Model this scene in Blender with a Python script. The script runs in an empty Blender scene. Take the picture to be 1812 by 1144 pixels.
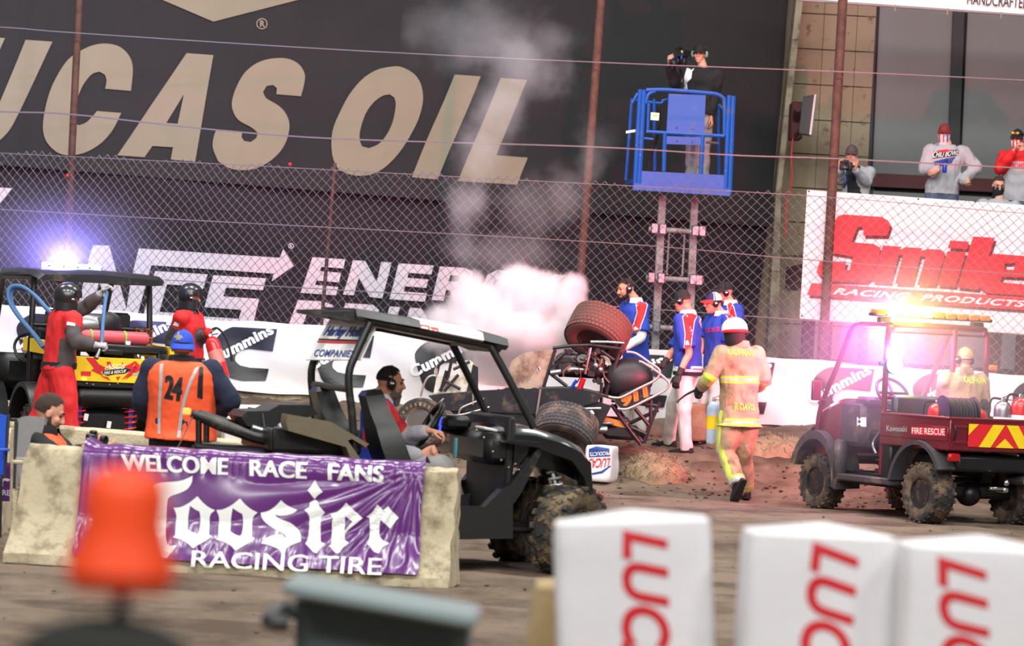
import bpy, math, random
from math import sin, cos, pi, radians, sqrt, atan2
from mathutils import Vector as V, Matrix as M, noise, geometry
sc = bpy.context.scene
COL = sc.collection
RND = random.Random(7)

# ------------------------------------------------------------------ camera
FPX, CX, CY = 6800.0, 906.0, 572.0
CAM = V((0, 0, 1.75))
ROLL, PITCH = radians(3.1), 7 / 6800.0
_view = V((0, cos(PITCH), -sin(PITCH)))
_zp = V((0, sin(PITCH), cos(PITCH)))
_right = V((cos(ROLL), 0, 0)) + _zp * sin(ROLL)
_up = V((-sin(ROLL), 0, 0)) + _zp * cos(ROLL)
cam = bpy.data.cameras.new('camera')
camo = bpy.data.objects.new('camera', cam)
COL.objects.link(camo)
camo.matrix_world = M(((_right.x, _up.x, -_view.x, CAM.x), (_right.y, _up.y, -_view.y, CAM.y),
                       (_right.z, _up.z, -_view.z, CAM.z), (0, 0, 0, 1)))
cam.sensor_width = 36.0
cam.lens = FPX / 1812 * 36.0
cam.clip_end = 300
cam.dof.use_dof = True
cam.dof.focus_distance = 36.0
cam.dof.aperture_fstop = 0.1351 / 0.036
sc.camera = camo

# ------------------------------------------------------------------ world, hall lamps, exposure
w = bpy.data.worlds.new('hall_ambience')
sc.world = w
w.use_nodes = True
bg = w.node_tree.nodes['Background']
bg.inputs[0].default_value = (0.93, 0.96, 1.0, 1)
bg.inputs[1].default_value = 0.30
def area(name, loc, rot, sx, sy, energy, col=(1, 1, 1)):
    l = bpy.data.lights.new(name, 'AREA')
    l.shape = 'RECTANGLE'; l.size = sx; l.size_y = sy; l.energy = energy; l.color = col
    o = bpy.data.objects.new(name, l); COL.objects.link(o)
    o.location = loc; o.rotation_euler = rot
    return o
# rows of arena lamps under the roof of the hall, and one added fill row
for x in (-9, -3, 3, 9):
    area('hall_or_fill_lamp', (x, 27, 12.5), (radians(25), 0, 0), 2.4, 1.2, 900, (1, .985, .96))
    area('hall_or_fill_lamp', (x, 14, 12.5), (radians(38), 0, 0), 2.4, 1.2, 1000, (1, .985, .96))
    area('hall_or_fill_lamp', (x, -2, 11.5), (radians(55), 0, 0), 2.4, 1.2, 900, (1, .985, .96))  # fill row added on the camera side to brighten the foreground bales
    area('hall_or_fill_lamp', (x, 38.5, 11.5), (radians(8), 0, 0), 2.4, 1.2, 720, (1, .985, .97))
sc.view_settings.view_transform = 'Standard'
sc.view_settings.look = 'None'
sc.view_settings.exposure = -0.32
sc.view_settings.gamma = 1.0
sc.view_settings.use_curve_mapping = False
sc.cycles.volume_step_rate = 1.0
sc.cycles.max_bounces = 10
sc.cycles.diffuse_bounces = 3
sc.cycles.glossy_bounces = 3
sc.cycles.volume_bounces = 7

# ------------------------------------------------------------------ pixel <-> world
def ray(px, py):
    return _view + _right * ((px - CX) / FPX) + _up * ((CY - py) / FPX)
def P(px, py, d):
    r = ray(px, py)
    return CAM + r * (d / r.y)
class Plane:
    """a real plane in the hall; hit() is the point where the sight line meets it"""
    def __init__(s, o, n): s.o = o; s.n = n.normalized()
    def hit(s, px, py, lift=0.0):
        r = ray(px, py)
        o = s.o + s.n * lift
        return CAM + r * ((o - CAM).dot(s.n) / r.dot(s.n))
class Frame:
    """local frame of a vehicle: x forward, y left, z up"""
    def __init__(s, loc, yaw): s.m = M.Translation(loc) @ M.Rotation(yaw, 4, 'Z'); s.i = s.m.inverted(); s.loc = V(loc); s.yaw = yaw
    def hit(s, px, py, ax, val):
        o = s.i @ CAM; r = s.i.to_3x3() @ ray(px, py)
        return o + r * ((val - o[ax]) / r[ax])
    def y(s, px, py, v): return s.hit(px, py, 1, v)
    def x(s, px, py, v): return s.hit(px, py, 0, v)
    def at(s, px, py, d): return s.i @ P(px, py, d)

# ------------------------------------------------------------------ materials
def lin(c):
    return tuple(((v / 255) / 12.92 if v / 255 <= .04045 else ((v / 255 + .055) / 1.055) ** 2.4) for v in c)
def mat(name, c, rough=.6, metal=0., var=.12, s=9., bump=.12, bs=60., dirt=None, coat=0., spec=.5, emit=0., trans=0., sheen=0.):
    m = bpy.data.materials.new(name); m.use_nodes = True
    nt = m.node_tree; N = nt.nodes; L = nt.links
    b = N['Principled BSDF']
    tc = N.new('ShaderNodeTexCoord')
    nz = N.new('ShaderNodeTexNoise'); nz.inputs['Scale'].default_value = s; nz.inputs['Detail'].default_value = 5
    L.new(tc.outputs['Object'], nz.inputs['Vector'])
    l = lin(c)
    mx = N.new('ShaderNodeMix'); mx.data_type = 'RGBA'
    mx.inputs[6].default_value = tuple(v * (1 - var) for v in l) + (1,)
    mx.inputs[7].default_value = tuple(min(1, v * (1 + var)) for v in l) + (1,)
    L.new(nz.outputs['Fac'], mx.inputs[0])
    out = mx.outputs[2]
    if dirt:
        dc, amt, ds = dirt
        n2 = N.new('ShaderNodeTexNoise'); n2.inputs['Scale'].default_value = ds; n2.inputs['Detail'].default_value = 8; n2.inputs['Roughness'].default_value = .65
        L.new(tc.outputs['Object'], n2.inputs['Vector'])
        rp = N.new('ShaderNodeValToRGB'); rp.color_ramp.elements[0].position = .62 - amt * .4; rp.color_ramp.elements[1].position = .72 - amt * .25
        L.new(n2.outputs['Fac'], rp.inputs[0])
        m2 = N.new('ShaderNodeMix'); m2.data_type = 'RGBA'
        m2.inputs[7].default_value = lin(dc) + (1,)
        L.new(out, m2.inputs[6]); L.new(rp.outputs[0], m2.inputs[0]); out = m2.outputs[2]
    L.new(out, b.inputs['Base Color'])
    b.inputs['Roughness'].default_value = rough; b.inputs['Metallic'].default_value = metal
    b.inputs['Specular IOR Level'].default_value = spec
    b.inputs['Coat Weight'].default_value = coat
    b.inputs['Coat Roughness'].default_value = .16
    b.inputs['Transmission Weight'].default_value = trans
    b.inputs['Sheen Weight'].default_value = sheen
    if emit: 
        L.new(out, b.inputs['Emission Color']); b.inputs['Emission Strength'].default_value = emit
    if bump:
        n3 = N.new('ShaderNodeTexNoise'); n3.inputs['Scale'].default_value = bs; n3.inputs['Detail'].default_value = 4
        L.new(tc.outputs['Object'], n3.inputs['Vector'])
        bp = N.new('ShaderNodeBump'); bp.inputs['Strength'].default_value = bump; bp.inputs['Distance'].default_value = .02
        L.new(n3.outputs['Fac'], bp.inputs['Height']); L.new(bp.outputs[0], b.inputs['Normal'])
    return m

# ------------------------------------------------------------------ mesh builder
def smoothline(pts, n=4, closed=False):
    pts = [V(p) for p in pts]
    if n < 2 or len(pts) < 3: return pts
    out = []; k = len(pts)
    rng = range(k) if closed else range(k - 1)
    for i in rng:
        if closed: a, b, c, d = pts[i - 1], pts[i], pts[(i + 1) % k], pts[(i + 2) % k]
        else: a, b, c, d = pts[max(i - 1, 0)], pts[i], pts[i + 1], pts[min(i + 2, k - 1)]
        for j in range(n):
            t = j / n
            out.append(.5 * ((2 * b) + (c - a) * t + (2 * a - 5 * b + 4 * c - d) * t * t + (3 * b - a - 3 * c + d) * t ** 3))
    if not closed: out.append(pts[-1])
    return out
def lerplist(r, n):
    if not hasattr(r, '__len__'): return [r] * n
    out = []
    for i in range(n):
        t = i / max(n - 1, 1) * (len(r) - 1); a = min(int(t), len(r) - 2)
        out.append(r[a] + (r[a + 1] - r[a]) * (t - a))
    return out
class MB:
    def __init__(s): s.v = []; s.f = []; s.m = []; s.X = None
    def add(s, vs, fs, mi=0):
        o = len(s.v)
        if s.X is not None: vs = [s.X @ V(p) for p in vs]
        s.v += [tuple(p) for p in vs]
        s.f += [tuple(i + o for i in f) for f in fs]; s.m += [mi] * len(fs)
        return s
    def box(s, c, size, b=.01, rot=None, mi=0):
        hx, hy, hz = (v / 2 for v in size); b = min(b, hx * .6, hy * .6, hz * .6)
        vs = []; idx = {}
        for sx in (-1, 1):
            for sy in (-1, 1):
                for sz in (-1, 1):
                    for a in range(3):
                        p = [sx * (hx - b), sy * (hy - b), sz * (hz - b)]
                        p[a] = (sx * hx, sy * hy, sz * hz)[a]
                        idx[sx, sy, sz, a] = len(vs); vs.append(V(p))
        fs = []
        for a in range(3):
            o1, o2 = (a + 1) % 3, (a + 2) % 3
            for sg in (-1, 1):
                q = []
                for u, v2 in ((-1, -1), (1, -1), (1, 1), (-1, 1)):
                    k = [0, 0, 0]; k[a] = sg; k[o1] = u; k[o2] = v2
                    q.append(idx[k[0], k[1], k[2], a])
                fs.append(q if sg > 0 else q[::-1])
        for a in range(3):
            o1, o2 = (a + 1) % 3, (a + 2) % 3
            for u in (-1, 1):
                for v2 in (-1, 1):
                    k0 = [0, 0, 0]; k0[o1] = u; k0[o2] = v2
                    k1 = list(k0); k0[a] = -1; k1[a] = 1
                    q = [idx[(*k0, o1)], idx[(*k1, o1)], idx[(*k1, o2)], idx[(*k0, o2)]]
                    fs.append(q if u * v2 < 0 else q[::-1])
        for sx in (-1, 1):
            for sy in (-1, 1):
                for sz in (-1, 1):
                    q = [idx[sx, sy, sz, a] for a in range(3)]
                    fs.append(q if sx * sy * sz > 0 else q[::-1])
        if rot is not None: vs = [rot @ p for p in vs]
        c = V(c)
        return s.add([p + c for p in vs], fs, mi)
    def tube(s, pts, r, n=8, closed=False, sm=0, mi=0, flat=1.0, upv=None):
        k0 = len(pts)
        pts = smoothline(pts, sm, closed) if sm else [V(p) for p in pts]
        k = len(pts); rr = lerplist(r, k)
        T = []
        for i in range(k):
            a = pts[i - 1] if (i or closed) else pts[0]
            b = pts[(i + 1) % k] if (i < k - 1 or closed) else pts[-1]
            t = (b - a); T.append(t.normalized() if t.length > 1e-9 else V((0, 0, 1)))
        u = V(upv) if upv is not None else (V((0, 0, 1)) if abs(T[0].z) < .9 else V((1, 0, 0)))
        u = (u - T[0] * u.dot(T[0])).normalized()
        vs = []; 
        for i in range(k):
            u = (u - T[i] * u.dot(T[i]))
            u = u.normalized() if u.length > 1e-6 else T[i].orthogonal().normalized()
            w2 = T[i].cross(u)
            for j in range(n):
                a = 2 * pi * j / n
                vs.append(pts[i] + u * (cos(a) * rr[i] * flat) + w2 * (sin(a) * rr[i]))
        fs = []
        for i in range(k if closed else k - 1):
            i2 = (i + 1) % k
            for j in range(n):
                j2 = (j + 1) % n
                fs.append((i * n + j, i * n + j2, i2 * n + j2, i2 * n + j))
        if not closed:
            fs.append(tuple(range(n))[::-1]); fs.append(tuple((k - 1) * n + j for j in range(n)))
        return s.add(vs, fs, mi)
    def lathe(s, prof, c, ax, n=24, mi=0, a0=0, a1=2 * pi):
        """prof: (radius, height) pairs along the axis"""
        ax = V(ax).normalized(); u = ax.orthogonal().normalized(); w2 = ax.cross(u); c = V(c)
        full = abs(a1 - a0 - 2 * pi) < 1e-6
        cols = n if full else n + 1
        vs = []; fs = []
        for r, h in prof:
            for j in range(cols):
                a = a0 + (a1 - a0) * j / n
                vs.append(c + ax * h + (u * cos(a) + w2 * sin(a)) * r)
        for i in range(len(prof) - 1):
            for j in range(n):
                j2 = (j + 1) % cols
                fs.append((i * cols + j, i * cols + j2, (i + 1) * cols + j2, (i + 1) * cols + j))
        if full:
            if prof[0][0] > 1e-5: fs.append(tuple(range(n))[::-1])
            if prof[-1][0] > 1e-5: fs.append(tuple((len(prof) - 1) * n + j for j in range(n)))
        return s.add(vs, fs, mi)
    def ball(s, c, r, rot=None, nu=16, nv=10, keep=None, mi=0):
        if not hasattr(r, '__len__'): r = (r, r, r)
        vs = []; fs = []; c = V(c)
        for i in range(nv + 1):
            th = pi * i / nv
            for j in range(nu):
                a = 2 * pi * j / nu
                vs.append(V((sin(th) * cos(a) * r[0], sin(th) * sin(a) * r[1], cos(th) * r[2])))
        for i in range(nv):
            for j in range(nu):
                q = (i * nu + j, (i + 1) * nu + j, (i + 1) * nu + (j + 1) % nu, i * nu + (j + 1) % nu)
                if keep:
                    cc = sum((vs[x] for x in q), V()) / 4
                    if not keep(cc): continue
                if i == 0: q = (q[0], q[1], q[2])
                if i == nv - 1: q = (q[0], q[1], q[3])
                fs.append(q)
        if rot is not None: vs = [rot @ p for p in vs]
        return s.add([p + c for p in vs], fs, mi)
    def prism(s, poly, ext, mi=0):
        poly = [V(p) for p in poly]; ext = V(ext); k = len(poly)
        nrm = geometry.normal(poly) if k > 2 else V((0, 0, 1))
        if nrm.dot(ext) > 0: poly = poly[::-1]
        vs = poly + [p + ext for p in poly]
        fs = [tuple(range(k)), tuple(range(k, 2 * k))[::-1]]
        fs += [(i, i + k, (i + 1) % k + k, (i + 1) % k) for i in range(k)]
        return s.add(vs, fs, mi)
    def loft(s, rings, mi=0, caps=True):
        n = len(rings[0]); vs = [p for r in rings for p in r]; fs = []
        for i in range(len(rings) - 1):
            for j in range(n):
                fs.append((i * n + j, i * n + (j + 1) % n, (i + 1) * n + (j + 1) % n, (i + 1) * n + j))
        if caps: fs.append(tuple(range(n))[::-1]); fs.append(tuple((len(rings) - 1) * n + j for j in range(n)))
        return s.add(vs, fs, mi)
    def sheet(s, fn, nu, nv, mi=0):
        vs = [fn(i / nu, j / nv) for j in range(nv + 1) for i in range(nu + 1)]
        fs = [(j * (nu + 1) + i, j * (nu + 1) + i + 1, (j + 1) * (nu + 1) + i + 1, (j + 1) * (nu + 1) + i) for j in range(nv) for i in range(nu)]
        return s.add(vs, fs, mi)
    def loops(s, loops3, mi=0):
        """flat filled shape; the first loop is the outline, the rest are holes"""
        loops3 = [[V(p) for p in l] for l in loops3]
        tris = geometry.tessellate_polygon(loops3)
        return s.add([p for l in loops3 for p in l], [tuple(t) for t in tris], mi)
    def slab(s, loops3, ext, mi=0):
        """filled shape with holes, given thickness"""
        loops3 = [[V(p) for p in l] for l in loops3]; ext = V(ext)
        tris = [tuple(t) for t in geometry.tessellate_polygon(loops3)]
        fl = [p for l in loops3 for p in l]; k = len(fl)
        fs = tris + [tuple(i + k for i in t[::-1]) for t in tris]; o = 0
        for l in loops3:
            m2 = len(l)
            fs += [(o + i, o + (i + 1) % m2, o + (i + 1) % m2 + k, o + i + k) for i in range(m2)]
            o += m2
        return s.add(fl + [p + ext for p in fl], fs, mi)

FRM = {}          # world matrix of each thing, for parts built in world coordinates
def tag(o, label=None, cat=None, group=None, kind=None):
    if label: o['label'] = label
    if cat: o['category'] = cat
    if group: o['group'] = group
    if kind: o['kind'] = kind
    return o
def thing(name, label, cat, loc=(0, 0, 0), yaw=0., group=None):
    o = bpy.data.objects.new(name, None); COL.objects.link(o)
    o.empty_display_size = .1
    o.location = loc; o.rotation_euler = (0, 0, yaw)
    FRM[o.name] = M.Translation(V(loc)) @ M.Rotation(yaw, 4, 'Z')
    return tag(o, label, cat, group)
def finish(me, ang=40):
    me.polygons.foreach_set('use_smooth', [True] * len(me.polygons))
    me.set_sharp_from_angle(angle=radians(ang))
def obj(name, mb, mats, parent=None, world=False, ang=40, label=None, kind=None, cat=None, group=None):
    me = bpy.data.meshes.new(name)
    vs = mb.v
    if world and parent is not None:
        inv = FRM[parent.name].inverted(); vs = [inv @ V(p) for p in vs]
    me.from_pydata([tuple(p) for p in vs], [], mb.f)
    if not isinstance(mats, (list, tuple)): mats = [mats]
    for m in mats: me.materials.append(m)
    if len(mats) > 1: me.polygons.foreach_set('material_index', mb.m)
    me.update(); finish(me, ang)
    o = bpy.data.objects.new(name, me); COL.objects.link(o)
    if parent is not None:
        o.parent = parent; FRM[o.name] = FRM[parent.name]
    else: FRM[o.name] = M.Identity(4)
    return tag(o, label, cat, group, kind)
def solo(name, mb, mats, label, cat, group=None, ang=40, kind=None, base=None):
    """a thing that is one mesh; its origin goes to its base"""
    xs = [p[0] for p in mb.v]; ys = [p[1] for p in mb.v]; zs = [p[2] for p in mb.v]
    c = V(((min(xs) + max(xs)) / 2, (min(ys) + max(ys)) / 2, min(zs))) if base is None else V(base)
    mb.v = [tuple(V(p) - c) for p in mb.v]
    o = obj(name, mb, mats, None, ang=ang, label=label, cat=cat, group=group, kind=kind)
    o.location = c
    FRM[o.name] = M.Translation(c)
    return o
def copy_tree(o, parent=None):
    c = o.copy(); COL.objects.link(c); c.parent = parent
    for ch in [x for x in o.children]: copy_tree(ch, c)
    return c

# ------------------------------------------------------------------ lettering
_TXT = {}
def textmesh(sv, bold=0., shear=0., space=1., res=4):
    k = (sv, bold, shear, space)
    if k not in _TXT:
        cu = bpy.data.curves.new('t', 'FONT'); cu.body = sv; cu.offset = bold; cu.shear = shear; cu.space_character = space
        cu.resolution_u = res; cu.fill_mode = 'FRONT'
        o = bpy.data.objects.new('t', cu)
        me = o.to_mesh()
        vs = [v.co.copy() for v in me.vertices]; fs = [tuple(p.vertices) for p in me.polygons]
        o.to_mesh_clear(); bpy.data.objects.remove(o); bpy.data.curves.remove(cu)
        x0 = min(v.x for v in vs); x1 = max(v.x for v in vs); y0 = min(v.y for v in vs); y1 = max(v.y for v in vs)
        _TXT[k] = ([((v.x - x0) / (x1 - x0), (v.y - y0) / (y1 - y0)) for v in vs], fs)
    return _TXT[k]
def write(mb, sv, tl, tr, br, bl, bold=.02, shear=0., space=1., mi=0, fn=None):
    """letters fitted between four corners in space"""
    uv, fs = textmesh(sv, bold, shear, space)
    tl, tr, br, bl = V(tl), V(tr), V(br), V(bl)
    vs = [(bl * (1 - u) + br * u) * (1 - v) + (tl * (1 - u) + tr * u) * v for u, v in uv]
    if fn: vs = [fn(p) for p in vs]
    mb.add(vs, fs, mi)
def ribbon(pts, wd, sm=5, closed=False):
    """outline of a stroke in the plane: returns quads as loops of 2-D points"""
    pts = smoothline([V((p[0], p[1], 0)) for p in pts], sm, closed); k = len(pts); ws = lerplist(wd, k)
    L, R2 = [], []
    for i in range(k):
        a = pts[i - 1] if (i or closed) else pts[0]; b = pts[(i + 1) % k] if (i < k - 1 or closed) else pts[-1]
        t = (b - a).normalized(); n = V((-t.y, t.x, 0)) * ws[i] / 2
        L.append(pts[i] + n); R2.append(pts[i] - n)
    q = []
    for i in range(k if closed else k - 1):
        j = (i + 1) % k
        q.append([(L[i].x, L[i].y), (L[j].x, L[j].y), (R2[j].x, R2[j].y), (R2[i].x, R2[i].y)])
    return q
def rounded(pts, lim=38, n=4):
    """closed outline with its gentle bends turned into curves and its corners kept"""
    p = [V((x, y, 0)) for x, y in pts]; k = len(p)
    corner = []
    for i in range(k):
        a, b = p[i] - p[i - 1], p[(i + 1) % k] - p[i]
        corner.append(a.length < 1e-6 or b.length < 1e-6 or a.angle(b) > radians(lim))
    out = []
    for i in range(k):
        b, c = p[i], p[(i + 1) % k]
        a = b - (c - b) * .5 if corner[i] else p[i - 1]
        d = c + (c - b) * .5 if corner[(i + 1) % k] else p[(i + 2) % k]
        if corner[i] and corner[(i + 1) % k]: out.append((b.x, b.y)); continue
        for j in range(n):
            t = j / n
            q = .5 * ((2 * b) + (c - a) * t + (2 * a - 5 * b + 4 * c - d) * t * t + (3 * b - a - 3 * c + d) * t ** 3)
            out.append((q.x, q.y))
    return out
def zl(pts, sx, ox, oy):
    return [(ox + x / sx, oy + y / sx) for x, y in pts]
def remesh(mb, voxel=.012, smooth=2, fold=None):
    me = bpy.data.meshes.new('tmp'); me.from_pydata(mb.v, [], mb.f); me.update()
    o = bpy.data.objects.new('tmp', me); COL.objects.link(o)
    r = o.modifiers.new('r', 'REMESH'); r.mode = 'VOXEL'; r.voxel_size = voxel
    if smooth:
        q = o.modifiers.new('s', 'SMOOTH'); q.iterations = smooth; q.factor = .5
    dg = bpy.context.evaluated_depsgraph_get()
    m2 = bpy.data.meshes.new_from_object(o.evaluated_get(dg))
    bpy.data.objects.remove(o); bpy.data.meshes.remove(me)
    out = MB()
    vs = [v.co.copy() for v in m2.vertices]
    if fold:
        ns = [v.normal.copy() for v in m2.vertices]
        vs = [p + n * fold(p) for p, n in zip(vs, ns)]
    out.v = [tuple(p) for p in vs]; out.f = [tuple(p.vertices) for p in m2.polygons]; out.m = [0] * len(out.f)
    bpy.data.meshes.remove(m2)
    return out
def sstep(a, b, x):
    t = max(0., min(1., (x - a) / (b - a))); return t * t * (3 - 2 * t)
def gz(x, y):
    """height of the dirt"""
    b = (sstep(39.6, 43.2, y) * .5 + sstep(42.8, 44.4, y) * .17) * sstep(-4.6, -3.2, x)
    return b
# ================================================================== SETTING
def refine(mb, ml):
    """split long triangles so that print can follow a wavy cloth"""
    tri = []
    for f, m in zip(mb.f, mb.m):
        for i in range(1, len(f) - 1): tri.append((V(mb.v[f[0]]), V(mb.v[f[i]]), V(mb.v[f[i + 1]]), m))
    out = MB(); st = tri
    while st:
        a, b, c, m = st.pop()
        l = ((b - a).length, (c - b).length, (a - c).length); k = l.index(max(l))
        if l[k] <= ml:
            o = len(out.v); out.v += [a, b, c]; out.f.append((o, o + 1, o + 2)); out.m.append(m); continue
        if k == 0: p = (a + b) / 2; st += [(a, p, c, m), (p, b, c, m)]
        elif k == 1: p = (b + c) / 2; st += [(a, b, p, m), (a, p, c, m)]
        else: p = (c + a) / 2; st += [(a, b, p, m), (p, b, c, m)]
    return out

m_dirt = mat('track_dirt', (112, 97, 82), .95, var=.22, s=1.4, bump=.5, bs=26, dirt=((78, 64, 53), .45, .9), spec=.2)
m_clod = mat('dirt_clods', (88, 71, 58), .95, var=.3, s=6, bump=.4, spec=.2)
m_concrete = mat('concrete', (188, 176, 148), .9, var=.12, s=4, bump=.35, bs=30, dirt=((132, 120, 96), .35, 5), spec=.3)
m_wallconc = mat('wall_concrete', (156, 140, 116), .9, var=.14, s=3, bump=.3, bs=18, dirt=((112, 98, 80), .12, 6), spec=.3)
m_blackcloth = mat('black_banner_cloth', (43, 43, 43), .75, var=.15, s=2, bump=.15, bs=14, spec=.3)
m_blackcloth2 = mat('black_mesh_banner', (38, 33, 38), .8, var=.2, s=1.2, bump=.15, bs=10, spec=.3)
m_cream = mat('cream_print', (142, 135, 112), .8, var=.08, s=3, bump=.1, bs=14)
m_white_print = mat('pale_print', (214, 206, 210), .8, var=.06, s=3, bump=.1, bs=14)
m_vinyl = mat('white_vinyl', (222, 219, 220), .45, var=.05, s=2.5, bump=.12, bs=7)
m_vinyl_black = mat('black_vinyl', (40, 42, 46), .35, var=.15, s=3, bump=.1, bs=9)
m_red_print = mat('red_print', (214, 34, 44), .5, var=.06, bump=0)
m_darkred_print = mat('dark_red_print', (88, 14, 22), .55, var=.06, bump=0)
m_white_ink = mat('white_ink', (238, 238, 238), .5, var=.03, bump=0)
m_black_ink = mat('black_ink', (22, 22, 24), .5, var=.05, bump=0)
m_blue_ink = mat('blue_ink', (28, 56, 132), .5, var=.05, bump=0)
m_rust = mat('rusty_steel', (90, 60, 47), .8, var=.3, s=12, bump=.25, dirt=((70, 46, 38), .45, 8))
m_galv = mat('galvanised_wire', (134, 126, 128), .5, metal=.4, var=.1, bump=0)
m_panel = mat('grey_wall_panel', (124, 125, 123), .7, var=.06, s=2, bump=.1)
m_darksteel = mat('dark_steel', (44, 44, 46), .6, var=.15)
m_redsteel = mat('oxide_red_beam', (84, 40, 38), .7, var=.2)
m_straw = mat('straw', (150, 130, 104), .9, var=.3, s=14, bump=.5, bs=80, spec=.2)

# ---- ground
def build_ground():
    ys = []; y = 2.0
    while y < 45.6:
        ys.append(y); y += .28 if y < 19 else (.11 if y < 38.5 else .055)
    nx = 300; x0, x1 = -13., 13.
    vs = []
    for y in ys:
        for i in range(nx + 1):
            x = x0 + (x1 - x0) * i / nx
            q = V((x, y, 0)); b = gz(x, y)
            a = .012 + .06 * min(1, b / .25)
            z = b + noise.noise(q * 1.3) * (a * .8) + noise.noise(q * 4.1 + V((7, 1, 0))) * a + noise.noise(q * 9.) * a * .45
            z += .014 * sin((y * 1.7 + .8 * noise.noise(q * .5)) * 5) * (1 if y < 40 else 0)
            vs.append((x, y, z))
    n1 = nx + 1
    fs = [(j * n1 + i, j * n1 + i + 1, (j + 1) * n1 + i + 1, (j + 1) * n1 + i) for j in range(len(ys) - 1) for i in range(nx)]
    mb = MB(); mb.add(vs, fs)
    obj('floor', mb, m_dirt, kind='structure', ang=80)
build_ground()
def build_clods():
    mb = MB(); r = random.Random(3)
    for i in range(1500):
        if i < 950: x, y, s = r.uniform(-2.5, 4.6), r.uniform(39.6, 43.4), r.uniform(.008, .032)
        else: x, y, s = r.uniform(-4, 6), r.uniform(19, 40), r.uniform(.008, .022)
        z = gz(x, y)
        base = [(1, 0, 0), (-1, 0, 0), (0, 1, 0), (0, -1, 0), (0, 0, 1), (0, 0, -1)]
        vs = [V((p[0] * s * r.uniform(.6, 1.4) + x, p[1] * s * r.uniform(.6, 1.4) + y, p[2] * s * r.uniform(.3, .7) + z + s * .2)) for p in base]
        mb.add(vs, [(0, 2, 4), (2, 1, 4), (1, 3, 4), (3, 0, 4), (2, 0, 5), (1, 2, 5), (3, 1, 5), (0, 3, 5)])
    obj('dirt_clods', mb, m_clod, bpy.data.objects['floor'], kind='stuff', ang=30)
build_clods()

# ---- the far wall with the two big black banners
_a, _b = P(50, 70, 46.8), P(890, 140, 49.5)
_dir = V((_b.x - _a.x, _b.y - _a.y, 0)).normalized()
BAN = Plane(_a, V((_dir.y, -_dir.x, 0)))
def bdisp(p, amp=.05):
    return BAN.n * (noise.noise(V((p.x * .35, p.z * .9, 3))) * amp + noise.noise(V((p.x * 1.1 + p.z * .8, p.z * .4, 8))) * amp * .5)
def banner_sheet(mb, tl, tr, br, bl, nu, nv, disp, back=.0):
    pts = [BAN.hit(*q) for q in (tl, tr, br, bl)]
    def fn(u, v):
        p = (pts[3] * (1 - u) + pts[2] * u) * (1 - v) + (pts[0] * (1 - u) + pts[1] * u) * v
        return p + disp(p) - BAN.n * back
    mb.sheet(fn, nu, nv)
def flat_print(name, shapes, mats, parent, plane, lift, ml=.25, disp=None, label=None):
    mb = MB()
    for sh, mi in shapes:
        mb.loops([[plane.hit(x, y, lift) for x, y in l] for l in sh], mi)
    mb = refine(mb, ml)
    if disp: mb.v = [V(p) + disp(V(p)) for p in mb.v]
    return obj(name, mb, mats, parent, world=True, label=label)

# wall behind the banners, seen only past their edges
mbw = MB()
q = [BAN.hit(-700, -500, -.35), BAN.hit(1420, -500, -.35), BAN.hit(1395, 760, -.35), BAN.hit(-730, 640, -.35)]
mbw.prism(q, BAN.n * -.3)
obj('wall_back', mbw, m_wallconc, kind='structure')

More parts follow.
